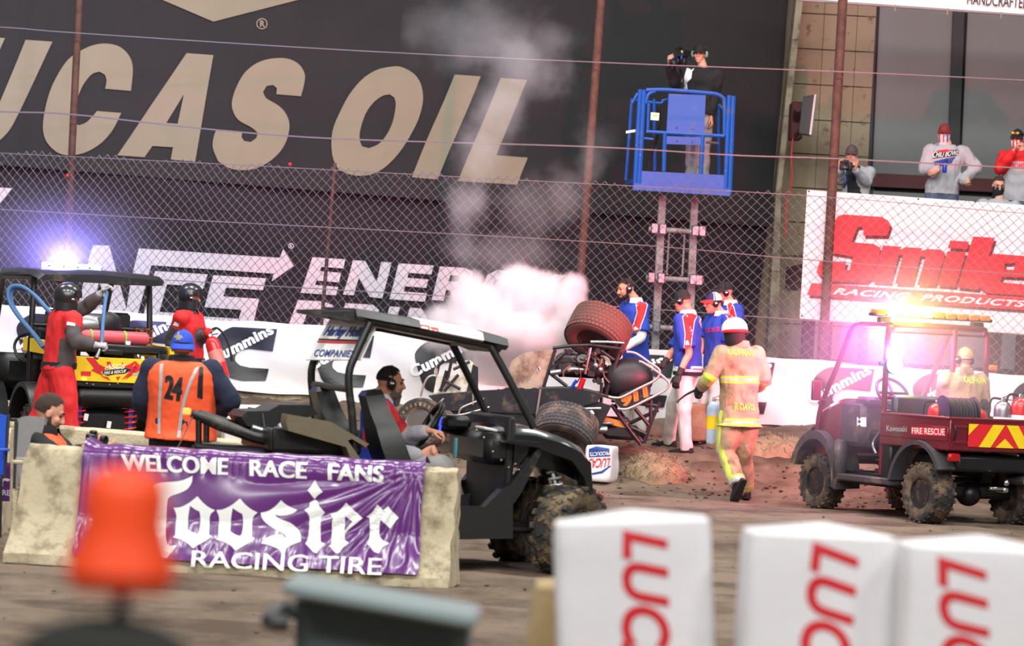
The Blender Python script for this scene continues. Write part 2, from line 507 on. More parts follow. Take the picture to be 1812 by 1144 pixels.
c = BAN.hit(700, 200)
lb = thing('sponsor_banner', 'huge black cloth banner with cream letters LUCAS OIL on the far wall', 'banner', (c.x, c.y, 3.3))
mb = MB(); banner_sheet(mb, (-500, -330), (1412, -190), (1362, 402), (-560, 247), 120, 40, bdisp)
obj('cloth', mb, m_blackcloth, lb, world=True, ang=80)
Z1 = lambda p: zl(p, 3.01, 0, 0)
Z2 = lambda p: zl(p, 3.01, 600, 0)
letters = {
 'U': [[(45.5, 70.4), (93, 73.7), (46.5, 172), (31, 204), (15, 232), (-8, 254), (-35, 268), (-65, 270), (-90, 255), (-98, 225), (-88, 180), (-38, 64), (9, 67.5), (-40, 178), (-46, 205), (-36, 222), (-20, 214), (-4, 188)]],
 'C': [Z1([(697, 485), (558, 473), (567, 430), (558, 398), (530, 382), (490, 395), (450, 440), (422, 495), (400, 560), (385, 620), (392, 655), (418, 668), (458, 652), (495, 615), (514, 592), (644, 602), (600, 690), (540, 760), (460, 810), (380, 828), (310, 815), (250, 760), (228, 690), (235, 600), (260, 500), (300, 410), (360, 320), (430, 270), (500, 240), (570, 232), (640, 250), (690, 300), (708, 370)])],
 'A': [Z1([(993, 283), (1135, 294), (1038, 862), (908, 850), (920, 785), (810, 778), (768, 838), (623, 828)]), Z1([(978, 503), (945, 660), (885, 655)])],
 'S': [Z1([(1605, 513), (1472, 502), (1475, 470), (1455, 453), (1420, 458), (1400, 490), (1420, 525), (1480, 560), (1520, 600), (1543, 660), (1530, 740), (1490, 810), (1420, 870), (1330, 905), (1230, 900), (1160, 860), (1132, 790), (1135, 735), (1150, 690), (1290, 705), (1285, 730), (1300, 752), (1335, 757), (1365, 735), (1372, 708), (1340, 680), (1270, 640), (1240, 590), (1235, 540), (1255, 470), (1300, 390), (1370, 335), (1450, 312), (1530, 312), (1590, 340), (1622, 390), (1622, 440)])],
 'O': [Z2([(290, 354), (340, 360), (400, 395), (435, 450), (447, 530), (430, 620), (395, 700), (340, 790), (270, 870), (200, 920), (130, 937), (60, 930), (0, 905), (-28, 850), (-38, 770), (-30, 690), (0, 610), (50, 510), (120, 425), (200, 373)]),
       Z2([(270, 503), (295, 520), (303, 560), (290, 640), (260, 710), (215, 765), (160, 790), (125, 780), (112, 745), (115, 690), (140, 610), (180, 550), (230, 512)])],
 'I': [Z2([(615, 397), (755, 407), (527, 957), (388, 945)])],
 'L': [Z2([(862, 415), (1002, 426), (838, 828), (1008, 840), (947, 985), (635, 965)])],
}
for k, l in letters.items():
    flat_print('letter', [([rounded(q) for q in l], 0)], m_cream, lb, BAN, .02, disp=bdisp, label='cream letter ' + k)
shp = [([[(200, -35), (287, 0), (377, 38.4), (527, 0), (640, -35)]], 0)]
ring = [(464 + 10 * cos(a * pi / 12), 42 + 10 * sin(a * pi / 12)) for a in range(24)]
rin = [(464 + 8 * cos(a * pi / 12), 42 + 8 * sin(a * pi / 12)) for a in range(24)]
shp.append(([ring, rin], 0))
flat_print('emblem', shp, m_cream, lb, BAN, .02, disp=bdisp)
mb = MB(); write(mb, 'R', *[BAN.hit(x, y, .05) for x, y in ((460, 36), (469, 36.5), (469, 48), (460, 47.5))], bold=.03)
obj('registered_mark', mb, m_cream, lb, world=True)

def bdisp2(p):
    d = ((p.x + 4.2) * .42 + (p.z - 3.1)) 
    fold = .10 * math.exp(-(d * 2.2) ** 2) * sstep(-7, -5, p.x) * sstep(-1.5, -3, p.x)
    return bdisp(p, .04) + BAN.n * (fold - .12)
eb = thing('energy_drink_banner', 'black mesh banner with pale arrow logo ACS ENERGY DRINK below the bigger one', 'banner', (c.x, c.y, .9))
mb = MB(); banner_sheet(mb, (-560, 240), (1364, 398), (1330, 760), (-590, 610), 140, 34, bdisp2)
obj('cloth', mb, m_blackcloth2, eb, world=True, ang=80)
Z4 = lambda p: zl(p, 4.53, 160, 420)
Z5 = lambda p: zl(p, 3.356, 520, 430)
acs = [
 ([[(165, 434), (194, 435), (206, 480), (226, 556), (244, 640), (205, 640), (190, 560), (165, 560), (150, 640), (110, 640), (138, 540), (157, 459)], [(175, 496), (187, 540), (167, 540)]], 0),
 ([Z4([(390, 90), (1500, 165), (1522, 95), (1613, 230), (1450, 355), (1462, 292), (490, 225), (380, 612), (340, 760), (230, 760), (290, 560), (330, 330)])], 0),
 ([Z4([(520, 272), (940, 298), (905, 415), (790, 405), (795, 390), (615, 378), (553, 600), (740, 612), (715, 700), (400, 690), (425, 620)])], 0),
 ([Z4([(985, 305), (1405, 330), (1383, 425), (1090, 405), (1065, 475), (1355, 495), (1305, 700), (880, 680), (895, 635), (1190, 655), (1212, 583), (915, 562)])], 0)]
flat_print('logo', acs, m_white_print, eb, BAN, -.09, disp=lambda p: bdisp2(p) + BAN.n * .12)
en = {
 'E': [Z5([(95, 85), (297, 98), (285, 152), (150, 142), (143, 168), (272, 178), (260, 235), (127, 224), (119, 250), (258, 262), (247, 312), (37, 297)])],
 'N': [Z5([(345, 103), (420, 108), (490, 230), (518, 113), (580, 117), (525, 330), (450, 322), (380, 210), (352, 312), (288, 307)])],
 'second E': [Z5([(622, 122), (832, 135), (818, 188), (682, 178), (674, 208), (800, 218), (788, 268), (660, 258), (652, 290), (792, 300), (780, 350), (568, 335)])],
 'R': [Z5([(868, 140), (1020, 149), (1062, 172), (1058, 225), (1010, 262), (1040, 366), (960, 358), (925, 282), (905, 280), (890, 345), (820, 340)]), Z5([(930, 192), (985, 196), (980, 232), (920, 228)])],
 'G': [Z5([(1310, 240), (1240, 235), (1225, 215), (1195, 222), (1175, 262), (1180, 300), (1215, 320), (1240, 305), (1200, 300), (1210, 268), (1320, 278), (1290, 375), (1190, 372), (1120, 330), (1115, 265), (1150, 190), (1210, 160), (1290, 168), (1322, 205)])],
 'Y': [Z5([(1365, 175), (1440, 180), (1470, 240), (1540, 187), (1612, 192), (1490, 300), (1470, 380), (1395, 375), (1415, 300)])],
 'D': [Z5([(25, 340), (170, 348), (228, 368), (250, 410), (235, 470), (195, 540), (120, 560), (-50, 545)]), Z5([(85, 400), (160, 404), (175, 425), (150, 485), (110, 500), (55, 495)])],
 'second R': [Z5([(305, 358), (470, 368), (508, 400), (490, 460), (440, 490), (460, 580), (390, 575), (350, 500), (325, 570), (250, 565)]), Z5([(375, 412), (430, 416), (415, 450), (362, 446)])],
 'I': [Z5([(570, 378), (632, 382), (575, 590), (515, 585)])],
 'second N': [Z5([(690, 385), (760, 390), (830, 510), (858, 396), (920, 400), (862, 615), (790, 610), (725, 490), (697, 600), (635, 595)])],
 'K': [Z5([(970, 403), (1040, 408), (1020, 480), (1100, 412), (1180, 417), (1070, 510), (1110, 630), (1030, 625), (1000, 540), (975, 620), (910, 615)])],
}
for k, l in en.items():
    flat_print('letter', [(l, 0)], m_white_print, eb, BAN, -.09, disp=lambda p: bdisp2(p) + BAN.n * .12)
flat_print('logo', [([[(0, 332), (22.5, 333.5), (0, 360), (-60, 420), (-160, 412), (-110, 326)]], 0)], m_white_print, eb, BAN, -.09, disp=lambda p: bdisp2(p) + BAN.n * .12)
mb = MB(); cc = [(515 + 5 * cos(a * pi / 8), 435.5 + 5 * sin(a * pi / 8)) for a in range(16)]; ci = [(515 + 3.8 * cos(a * pi / 8), 435.5 + 3.8 * sin(a * pi / 8)) for a in range(16)]
mb.loops([[BAN.hit(x, y, .05) for x, y in cc], [BAN.hit(x, y, .05) for x, y in ci]])
write(mb, 'R', *[BAN.hit(x, y, .05) for x, y in ((513, 433), (517, 433.2), (517, 438.5), (513, 438.2))], bold=.03)
obj('registered_mark', mb, m_white_print, eb, world=True)

# ---- right hand wall: concrete blocks, column strip, steel panels
RW = Plane(V((0, 51.7, 0)), V((0, -1, 0)))
mb = MB()
mb.prism([RW.hit(x, y, -.12) for x, y in ((1395, -300), (1575, -300), (1530, 760), (1345, 760))], (0, .3, 0))
wr = obj('wall_right', mb, m_darksteel, kind='structure')
r_ = random.Random(5)
rows = [-102, -40, 22.3, 85, 147.5, 210, 270.5, 331, 392, 452, 512, 572, 632, 700]
for i in range(len(rows) - 1):
    for x0, x1 in ((1411, 1459.5), (1459.5, 1518), (1518, 1551)):
        sl = .054; ln = -.055
        y0, y1 = rows[i] + 1.2, rows[i + 1] - .6
        f = lambda x, y: RW.hit(x + ln * (y - 0) + .5, y + (x - 1411) * sl, r_.uniform(0, .008))
        mbk = MB(); mbk.prism([f(x0 + .5, y0), f(x1 - .3, y0), f(x1 - .3, y1), f(x0 + .5, y1)], (0, .12, 0))
        obj('concrete_block', mbk, m_wallconc, wr)
mb = MB()
SP = Plane(V((0, 50.95, 0)), V((0, -1, 0)))
for y0, y1 in ((-200, 70), (71, 205), (206, 340), (341, 480), (481, 760)):
    xl = lambda y: 1409 - .105 * y + (y > 340) * .05 * (y - 340); xr = lambda y: 1421 - .115 * y + (y > 340) * .10 * (y - 340)
    mb.prism([SP.hit(xl(y0), y0), SP.hit(xr(y0), y0), SP.hit(xr(y1), y1), SP.hit(xl(y1), y1)], (0, .5, 0))
obj('trim_1', mb, mat('pale_column', (158, 146, 122), .85, dirt=((110, 96, 78), .4, 4)), kind='structure', label=None)
mb = MB(); RP = Plane(V((0, 51.8, 0)), V((0, -1, 0)))
mb.prism([RP.hit(x, y, -.1) for x, y in ((1540, -300), (2500, -250), (2480, 780), (1500, 740))], (0, .3, 0))
wp = obj('wall_front', mb, m_darksteel, kind='structure')
def corr(xl0, xl1, xr0, xr1, y0, y1, name):
    """sheet-steel panel with fine vertical ribs"""
    a, b, c2, d2 = RP.hit(xl0, y0), RP.hit(xr0, y0 + .054 * (xr0 - xl0)), RP.hit(xr1, y1 + .054 * (xr1 - xl1)), RP.hit(xl1, y1)
    n = 60; vs = []; mbp = MB()
    for k in range(n + 1):
        for tp, bt in (((a, b), (d2, c2)),):
            u = k / n; off = V((0, -.02 - .008 * (k % 2), 0))
            vs += [tp[0] * (1 - u) + tp[1] * u + off, bt[0] * (1 - u) + bt[1] * u + off]
    fs = [(2 * k, 2 * k + 2, 2 * k + 3, 2 * k + 1) for k in range(n)]
    mbp.add(vs, fs)
    obj(name, mbp, m_panel, wp, ang=80)
corr(1566, 1543, 1697, 1679, -200, 310, 'wall_panel')
corr(1722, 1699, 1858, 1838, -195, 318, 'wall_panel')
corr(1880, 1860, 2020, 2000, -190, 326, 'wall_panel')
corr(1545, 1535, 2020, 2010, 338, 640, 'lower_panel')
mb = MB(); mb.prism([RP.hit(x, y, .12) for x, y in ((1541, 306), (2020, 330), (2018, 352), (1540, 330))], (0, .2, 0))
obj('beam', mb, m_redsteel, wp)
for x in (1549, 1704, 1868):
    mb = MB(); mb.prism([RP.hit(x + dx - (0 if y < 0 else .06 * 320), y, .1) for dx, y in ((-9, -200), (11, -200), (11, 318), (-9, 318))], (0, .15, 0))
    obj('mullion', mb, m_darksteel, wp)

# ---- spectators' deck behind the red and white banner
mb = MB(); a = P(1425, 480, 46.2); DECK_Z = 2.62
mb.box((9.0, 48.0, DECK_Z - .15), (11.0, 3.4, .3), .02)
obj('trim_2', mb, m_redsteel, kind='structure')
mb = MB()
for x in (3.8, 6.2, 9, 12):
    mb.box((x, 46.6, (DECK_Z - .3) / 2), (.16, .16, DECK_Z - .3), .01); mb.box((x, 49.3, (DECK_Z - .3) / 2), (.16, .16, DECK_Z - .3), .01)
obj('trim_3', mb, m_redsteel, kind='structure')

# ---- chain-link fence
FN = Plane(V((0, 45.0, 0)), V((0, -1, 0)))
fc = FN.hit(900, 700); fence = thing('chain_link_fence', 'tall chain link fence on rusty steel posts in front of the black banners', 'fence', (0, 45.0, 0))
tops = lambda x: 268 + .0532 * x
X = []; x = -220.
while x < 2060:
    X.append(x); x += 7.0 + 2.3 * max(0, min(1, x / 1400))
mb = MB(); hz = .059
for i in range(len(X) - 1):
    pts = []
    top = FN.hit(X[i], tops(X[i]))
    zt = top.z + .03 * sin(i * .35) 
    xa, xb = FN.hit(X[i], tops(X[i])).x, FN.hit(X[i + 1], tops(X[i + 1])).x
    for k in range(42):
        z = zt - k * hz
        if z < .75: break
        sh = (z - 3.0) * .0 
        even = (k + i) % 2 == 0
        # bend the hook a little so that neighbours interlock
        pts.append(V((xa if even else xb, 45.0 + (.006 if even else -.006) + .03 * noise.noise(V((xa * .5, z, 0))), z)))
    mb.tube(pts, .0043, 4)
obj('wire_mesh', mb, m_galv, fence, world=True, kind='stuff')
def post(x0, y0, x1, y1, r, z0=.3):
    a, b = FN.hit(x0, y0), FN.hit(x1, y1)
    dr = (a - b) / (a.z - b.z)
    a2 = a; b2 = b - dr * (b.z - z0)
    a2 = V((a2.x, 45.08, a2.z)); b2 = V((b2.x, 45.08, b2.z))
    mbp = MB(); mbp.tube([b2, a2], r, 10)
    return obj('post', mbp, m_rust, fence, world=True)
post(146, -150, 118, 430, .043); post(592, 288, 572, 530, .022); post(1075, -150, 1028, 480, .05); post(1501, -150, 1460, 570, .056)
post(-330, -150, -350, 430, .043); post(1935, -150, 1905, 570, .055)
def fwire(pts, r, name='tension_wire'):
    mbp = MB(); mbp.tube([FN.hit(x, y, .05) for x, y in pts], r, 5, sm=6)
    return obj(name, mbp, m_galv, fence, world=True)
fwire([(-300, 34), (0, 48), (130, 58), (600, 88), (1050, 110), (1490, 127), (1812, 142), (2000, 150)], .0065)
fwire([(-300, 190), (0, 198), (130, 203), (360, 228), (600, 246), (1045, 260), (1300, 275), (1480, 281), (1812, 298), (2000, 306)], .009)
fwire([(-300, 254), (0, 271), (400, 291), (900, 318), (1420, 346), (1812, 378), (2000, 388)], .005)
fwire([(-300, 357), (0, 371), (300, 388), (1060, 429), (1440, 461), (1812, 486), (2000, 498)], .006)
fwire([(-300, 463), (0, 480), (242, 493), (640, 516), (1060, 541), (1440, 568), (1812, 592), (2000, 600)], .006)
mb = MB()
for px_, py_ in ((119, 311), (513, 291)): mb.ball(FN.hit(px_, py_, .05), .022, nu=8, nv=6)
obj('reflector', mb, m_red_print, fence, world=True)

# ---- low track wall with the white banner
TW = Plane(V((0, 44.5, 0)), V((0, -1, 0)))
wtop = lambda x: 538 + .0700 * x + (1.5 * sin(x * .021) + 1.2 * sin(x * .05 + 1))
mb = MB()
pr = [V((0, .0, 0)), V((0, .25, 0))]
L = [TW.hit(x, wtop(x) + 3, -.02) for x in range(-400, 2301, 60)]
rings = [[V((p.x, p.y, 0)), V((p.x, p.y + .3, 0)), V((p.x, p.y + .3, p.z)), V((p.x, p.y, p.z))] for p in L]
mb.loft(rings)
obj('wall_track', mb, m_concrete, kind='structure')
def cdisp(p):
    d = .035 * noise.noise(V((p.x * 1.2, p.z * 1.1, 1))) + .018 * noise.noise(V((p.x * 3 + p.z * 2, p.z * 3, 5)))
    d += .02 * sin(p.x * 5 + p.z * 6) * sstep(1.5, .9, p.z)
    return V((0, -.05 - d, 0))
wb = thing('trackside_banner', 'long white vinyl banner with black Cummins logos along the low track wall', 'banner', (1, 44.4, .5))
mb = MB()
def wsheet(u, v):
    x = -380 + 2640 * u
    hh = 126 + 6 * sin(x * .012) + 4 * sin(x * .031)
    t = TW.hit(x, wtop(x)); b = TW.hit(x - .05 * hh, wtop(x) + hh)
    p = b * (1 - v) + t * v
    return p + cdisp(p)
mb.sheet(wsheet, 420, 18)
for k in range(0):
    pass
obj('vinyl_sheet', mb, m_vinyl, wb, world=True, ang=80)
CP = [(417, 579), (490.5, 583), (483, 622), (442, 617.6), (425.5, 620), (418, 628), (417, 638.6), (425.5, 647), (442, 651), (476, 653), (470.6, 674), (430, 674), (402.5, 666), (392, 645), (386, 624), (382.5, 603), (394, 588), (409, 580)]
for k in range(-3, 11):
    dx = (k - 2) * 176.0 + (0 if k != 3 else -4); dy = dx * .0672
    mb = MB(); mb.loops([[TW.hit(q.x + dx, q.y + dy) for q in smoothline([V((*c_, 0)) for c_ in CP[4:8]], 3)[0:] + smoothline([V((*c_, 0)) for c_ in CP[8:11]], 1) + smoothline([V((*c_, 0)) for c_ in CP[11:]] + [V((*CP[0], 0))], 3) + [V((*c_, 0)) for c_ in CP[1:4]]]]); mb = refine(mb, .06)
    mb.v = [V(p) + cdisp(V(p)) + V((0, -.012, 0)) for p in mb.v]
    lg = obj('logo', mb, m_vinyl_black, wb, world=True)
    mb = MB()
    for ox in (-.7, .7): write(mb, 'Cummins', *[TW.hit(x + dx + ox, y + dy) for x, y in ((371, 626), (477, 573), (486, 590), (379, 646))], bold=.030, space=1.08)
    mb = refine(mb, .06); mb.v = [V(p) + cdisp(V(p)) + V((0, -.024, 0)) for p in mb.v]
    obj('lettering', mb, m_white_ink, lg, world=True)

# ---- red and white banner hung behind the fence
SB = Plane(V((0, 45.16, 0)), V((0, -1, 0)))
sb = thing('racing_products_banner', 'white banner with red block letters Smile RACING PRODUCTS behind the fence', 'banner', tuple(SB.hit(1640, 590)))
def sdisp(p): return V((0, .03 * noise.noise(V((p.x * .9, p.z * .9, 2))) + .012 * noise.noise(V((p.x * 3, p.z * 2, 6))) + .06, 0))
mb = MB(); cs = [SB.hit(*q) for q in ((1429, 336), (2100, 383), (2092, 614), (1415.5, 564))]
mb.sheet(lambda u, v: (lambda p: p + sdisp(p))((cs[3] * (1 - u) + cs[2] * u) * (1 - v) + (cs[0] * (1 - u) + cs[1] * u) * v), 60, 26)
obj('vinyl_sheet', mb, m_vinyl, sb, world=True, ang=80)
Z6 = lambda p, dx=0, dy=0: [(1410 + (x + dx) / 3.945, 330 + (y + dy) / 3.945) for x, y in p]
SM = [
 [[(330, 195), (595, 212), (640, 237), (658, 270), (632, 345), (468, 343), (470, 305), (455, 280), (425, 285), (385, 390), (540, 402), (590, 430), (558, 560), (520, 645), (490, 668), (200, 660), (140, 600), (165, 520), (350, 525), (335, 585), (372, 583), (397, 490), (245, 465), (240, 430), (262, 250), (292, 205)]],
 [[(605, 412), (735, 422), (722, 445), (760, 424), (880, 432), (870, 450), (915, 438), (1005, 442), (1040, 470), (970, 690), (845, 688), (905, 490), (865, 488), (810, 685), (690, 680), (745, 480), (715, 478), (655, 675), (530, 668)]],
 [[(1075, 378), (1205, 386), (1190, 437), (1060, 430)]], [[(1055, 452), (1185, 460), (1110, 702), (985, 692)]],
 [[(1235, 350), (1385, 359), (1270, 722), (1125, 706)]],
 [[(1380, 470), (1640, 490), (1690, 530), (1650, 640), (1440, 630), (1420, 668), (1640, 690), (1610, 765), (1330, 745), (1275, 700), (1345, 490)], [(1455, 540), (1530, 535), (1518, 583), (1450, 580)]],
 [[(105, 675), (2150, 812), (2120, 900), (75, 758)]]]
sh = [([Z6(l, 14, 22) for l in s], 0) for s in SM]
flat_print('letter_shadow', sh, m_darkred_print, sb, SB, .008, ml=.12, disp=sdisp)
for s in SM[:-1]:
    flat_print('letter', [([Z6(l) for l in s], 0)], m_red_print, sb, SB, .02, ml=.12, disp=sdisp)
flat_print('bar', [([Z6(l) for l in SM[-1]], 0)], m_red_print, sb, SB, .016, ml=.12, disp=sdisp)
mb = MB()
write(mb, 'RACING  PRODUCTS', *[SB.hit(*q, .028) for q in Z6([(272, 708), (1612, 800), (1596, 846), (252, 753)])], bold=.035, shear=.25, space=1.1)
mb = refine(mb, .12); mb.v = [V(p) + sdisp(V(p)) for p in mb.v]
obj('lettering', mb, m_white_ink, sb, world=True)
mb = MB()
for x, y in ((1431.5, 339), (1523, 342), (1625, 352.5), (1725, 357), (1419, 559.5), (1516, 567.5)): mb.lathe([(.012, 0), (.012, .01)], SB.hit(x, y, .02), (0, -1, 0), 8)
obj('grommet', mb, m_black_ink, sb, world=True)

# ---- white banner across the top right corner
TB = Plane(V((0, 46.6, 0)), V((0, -1, 0)))
tb = thing('overhead_banner', 'white banner edge with black letters HANDCRAFTED on a rail at top right', 'banner', tuple(TB.hit(1640, 20)))
mb = MB(); cs2 = [TB.hit(*q) for q in ((1400, -190), (2200, -142), (2190, 51), (1411, -3))]
mb.sheet(lambda u, v: (cs2[3] * (1 - u) + cs2[2] * u) * (1 - v) + (cs2[0] * (1 - u) + cs2[1] * u) * v + V((0, .01 * noise.noise(V((u * 30, v * 4, 0))), 0)), 60, 8)
obj('vinyl_sheet', mb, m_vinyl, tb, world=True, ang=80)
mb = MB(); write(mb, 'HANDCRAFTED', *[TB.hit(*q, .03) for q in ((1712, -11), (1822, -4.5), (1820, 15.5), (1711, 7.5))], bold=.012)
obj('lettering', mb, m_black_ink, tb, world=True)
mb = MB(); mb.tube([TB.hit(1411, 0, .03), TB.hit(2190, 53, .03)], .014, 8)
obj('rail', mb, m_galv, tb, world=True)
mb = MB()
for x in (1584, 1677, 1772): mb.tube([TB.hit(x, 8 + (x - 1584) * .07, .045), TB.hit(x - .5, 20 + (x - 1584) * .07, .045)], .008, 5)
obj('tie', mb, m_cream, tb, world=True)

# ---- infield barrier with purple banner
BF = Frame((P(806, 1037, 24.85).x, 24.85, 0), radians(-6))   # origin at the right end, x runs to the right
BF.m = M.Translation(BF.loc) @ M.Rotation(radians(-6), 4, 'Z'); BF.i = BF.m.inverted()
prof = [(-.30, .0), (-.305, .07), (-.27, .13), (-.19, .30), (-.165, .36), (-.13, .6), (-.10, .80), (-.075, .83), (.075, .83), (.10, .80), (.165, .36), (.30, .08), (.30, 0)]
prof = [(y, z * .915) for y, z in prof]
def prof_y(z):
    pts = prof[:8]
    for (y0, z0), (y1, z1) in zip(pts, pts[1:]):
        if z0 <= z <= z1: return y0 + (y1 - y0) * (z - z0) / max(1e-6, z1 - z0)
    return -.075
bl_len = -BF.hit(25, 1000, 1, -.3).x
bar = thing('concrete_barrier', 'chipped concrete jersey barrier wearing a purple tyre banner', 'barrier', tuple(BF.m @ V((-bl_len / 2, 0, 0))), radians(-6))
fine = []
for (y0, z0), (y1, z1) in zip(prof, prof[1:]):
    k = max(1, int(math.hypot(y1 - y0, z1 - z0) / .045))
    fine += [(y0 + (y1 - y0) * i / k, z0 + (z1 - z0) * i / k) for i in range(k)]
fine.append(prof[-1])
rings = []; N_ = 90
for i in range(N_ + 1):
    x = -bl_len + bl_len * i / N_
    rg = []
    for y, z in fine:
        q = V((x * 3, y * 3, z * 3)); nn = noise.noise(q * 1.7) * .016 + noise.noise(q * 5) * .009
        sc_ = 1 + nn / max(.1, math.hypot(y, .1))
        e = (i in (0, N_)) * .02 * noise.noise(q * 2 + V((9, 0, 0)))
        zz = z + (noise.noise(q * 2.5) * .012 + (.02 * noise.noise(q * 4) if z > .69 else 0)) * (z > .05)
        if i > N_ - 3: e -= .02 * abs(noise.noise(V((0, y * 8, z * 9)))) + .012 * (i == N_)
        if i < 6: e -= .10 * (.76 - zz) * (1 - i / 6)
        rg.append(BF.m @ V((x + e, y * sc_, zz)))
    rings.append(rg)
mb = MB(); mb.loft(rings)
obj('concrete_body', mb, m_concrete, bar, world=True, ang=35)
mb = MB()
for z in (.64, .2):
    y = prof_y(z) * .5
    o = BF.m
    mb.tube([o @ V((-bl_len + .05, -.05, z)), o @ V((-bl_len - .09, -.05, z)), o @ V((-bl_len - .11, 0, z)), o @ V((-bl_len - .09, .05, z)), o @ V((-bl_len + .05, .05, z))], .012, 6, sm=3)
obj('rebar_loop', mb, m_concrete, bar, world=True)
m_purple = mat('purple_vinyl', (92, 36, 110), .26, var=.07, s=3, bump=.05, bs=9, coat=.35, spec=.5)
m_pwhite = mat('white_on_purple_vinyl', (225, 228, 224), .3, var=.03, bump=.05, bs=9, coat=.4)
HB0, HB1 = BF.hit(141, 900, 1, -.15).x, BF.hit(745, 930, 1, -.15).x
def hsurf(x, z, lift=0.):
    u = (x - HB0) / (HB1 - HB0)
    q = V((x, z, 0))
    wv = .012 * noise.noise(V((x * 2.2, z * 3, 1)))
    # tension folds fan out of the upper right corner, and puckers run along the hem
    rr = math.hypot(x - HB1 + .05, z - .74); an = atan2(.74 - z, HB1 - .05 - x)
    wv += .013 * sin(an * 19 + 2 * noise.noise(q * 2)) * math.exp(-((rr - .55) / .45) ** 2)
    wv += .02 * noise.noise(V((x * 9, z * 5, 4))) * sstep(.42, .15, z) + .010 * noise.noise(V((x * 22, z * 8, 2))) * sstep(.36, .12, z)
    wv += .012 * noise.noise(V((x * 16, z * 3, 9))) * sstep(.58, .74, z)
    wv += .010 * noise.noise(V((x * 26, z * 2, 9))) * (sstep(.88, 1, u) + sstep(.06, 0, u))
    y = -.30 + .16 * sstep(.0, .5, z) + .05 * sstep(.4, .84, z)
    y = min(y, prof_y(max(0, min(z, .755))) - .02)
    return V((x, y - .012 - abs(wv) * 1.2 - lift, z))
pb = thing('purple_banner', 'shiny purple vinyl banner WELCOME RACE FANS Hoosier RACING TIRE over the barrier', 'banner', tuple(BF.m @ V(((HB0 + HB1) / 2, 0, .09))), radians(-6))
mb = MB()
def hs(u, v):
    x = HB0 + (HB1 - HB0) * u
    if v > .9:
        t = (v - .9) / .1
        p = hsurf(x, .765); y = p.y + t * .30
        return BF.m @ V((x, y, .765 + .018 + .012 * sin(t * 3) + .012 * noise.noise(V((x * 7, t, 0))) + .05 * sstep(.985, 1, u) * (1 - t) + .03 * sstep(.04, 0, u)))
    z = .085 + (.68) * v / .9
    p = hsurf(x, z)
    p.x += .02 * sstep(.5, 0, v) * sstep(.9, 1, u)
    return BF.m @ p
mb.sheet(hs, 260, 60)
obj('vinyl_sheet', mb, m_purple, pb, world=True, ang=85)
A2 = lambda p, dx=0, dy=0: [(130 + (x + dx) / 4.4, 780 + (y + dy) / 4.4) for x, y in p]
A3 = lambda p: zl(p, 4.767, 430, 800)
o1 = [(960, 435), (1000, 480), (1050, 520), (1100, 545), (1065, 580), (1060, 650), (1065, 730), (1090, 745), (1040, 780), (980, 815), (960, 830), (945, 830), (910, 800), (850, 770), (788, 750), (805, 735), (800, 650), (800, 580), (778, 525), (830, 520), (900, 485)]
o1h = [(905, 510), (950, 540), (980, 555), (990, 620), (988, 700), (975, 725), (930, 710), (895, 690), (893, 600)]
HL = [
 [A2([(918, 275), (912, 330), (880, 380), (820, 412), (760, 432), (733, 455), (728, 520), (727, 650), (735, 740), (755, 800), (780, 812), (825, 812), (795, 860), (765, 905), (740, 905), (690, 890), (640, 840), (615, 770), (605, 680), (600, 500), (605, 400), (620, 350), (660, 330), (730, 325), (800, 320), (860, 305)])],
 [A2(o1), A2(o1h)], [A2(o1, 333, 17), A2(o1h, 333, 17)],
 [A3([(318, 410), (350, 440), (400, 470), (455, 490), (430, 515), (370, 535), (310, 540), (270, 530), (285, 550), (330, 575), (400, 600), (450, 640), (485, 680), (497, 740), (495, 755), (430, 780), (380, 810), (370, 860), (345, 865), (330, 830), (280, 800), (220, 780), (165, 770), (190, 735), (240, 710), (290, 697), (340, 705), (375, 730), (350, 690), (290, 660), (220, 620), (165, 570), (145, 515), (210, 500), (270, 460)])],
 [A3([(560, 430), (600, 405), (625, 420), (635, 450), (690, 515), (660, 550), (657, 620), (660, 720), (670, 760), (705, 770), (670, 810), (640, 850), (610, 840), (570, 800), (535, 770), (552, 740), (560, 650), (560, 560), (545, 520), (515, 490), (560, 465)])],
 [A3([(597, 240), (625, 290), (668, 340), (625, 370), (600, 402), (575, 370), (540, 325), (570, 290)])],
 [A3([(868, 430), (900, 465), (950, 510), (1010, 560), (950, 610), (900, 650), (862, 692), (865, 740), (905, 765), (860, 800), (830, 845), (800, 850), (765, 820), (735, 790), (755, 760), (752, 620), (760, 560), (730, 525), (790, 510), (830, 475)], ), A3([(860, 545), (925, 590), (900, 615), (860, 665)])],
 [A3([(1130, 445), (1165, 480), (1180, 495), (1220, 460), (1255, 500), (1310, 555), (1270, 610), (1245, 650), (1210, 620), (1165, 575), (1155, 600), (1155, 700), (1180, 740), (1240, 770), (1190, 800), (1165, 850), (1130, 840), (1080, 800), (1050, 770), (1070, 730), (1070, 600), (1065, 560), (1040, 550), (1090, 510)])],
]
def hmap(px_, py_):
    p = BF.hit(px_, py_, 1, -.2); return V((p.x, p.z, 0))
def hprint(name, mb2):
    mb2 = refine(mb2, .035)
    mb2.v = [BF.m @ hsurf(p[0], p[1], .005) for p in mb2.v]
    obj(name, mb2, m_pwhite, pb, world=True, ang=85)
for l in HL:
    mb = MB(); mb.loops([[hmap(x, y) for x, y in rounded(q, 44, 3)] for q in l]); hprint('letter', mb)
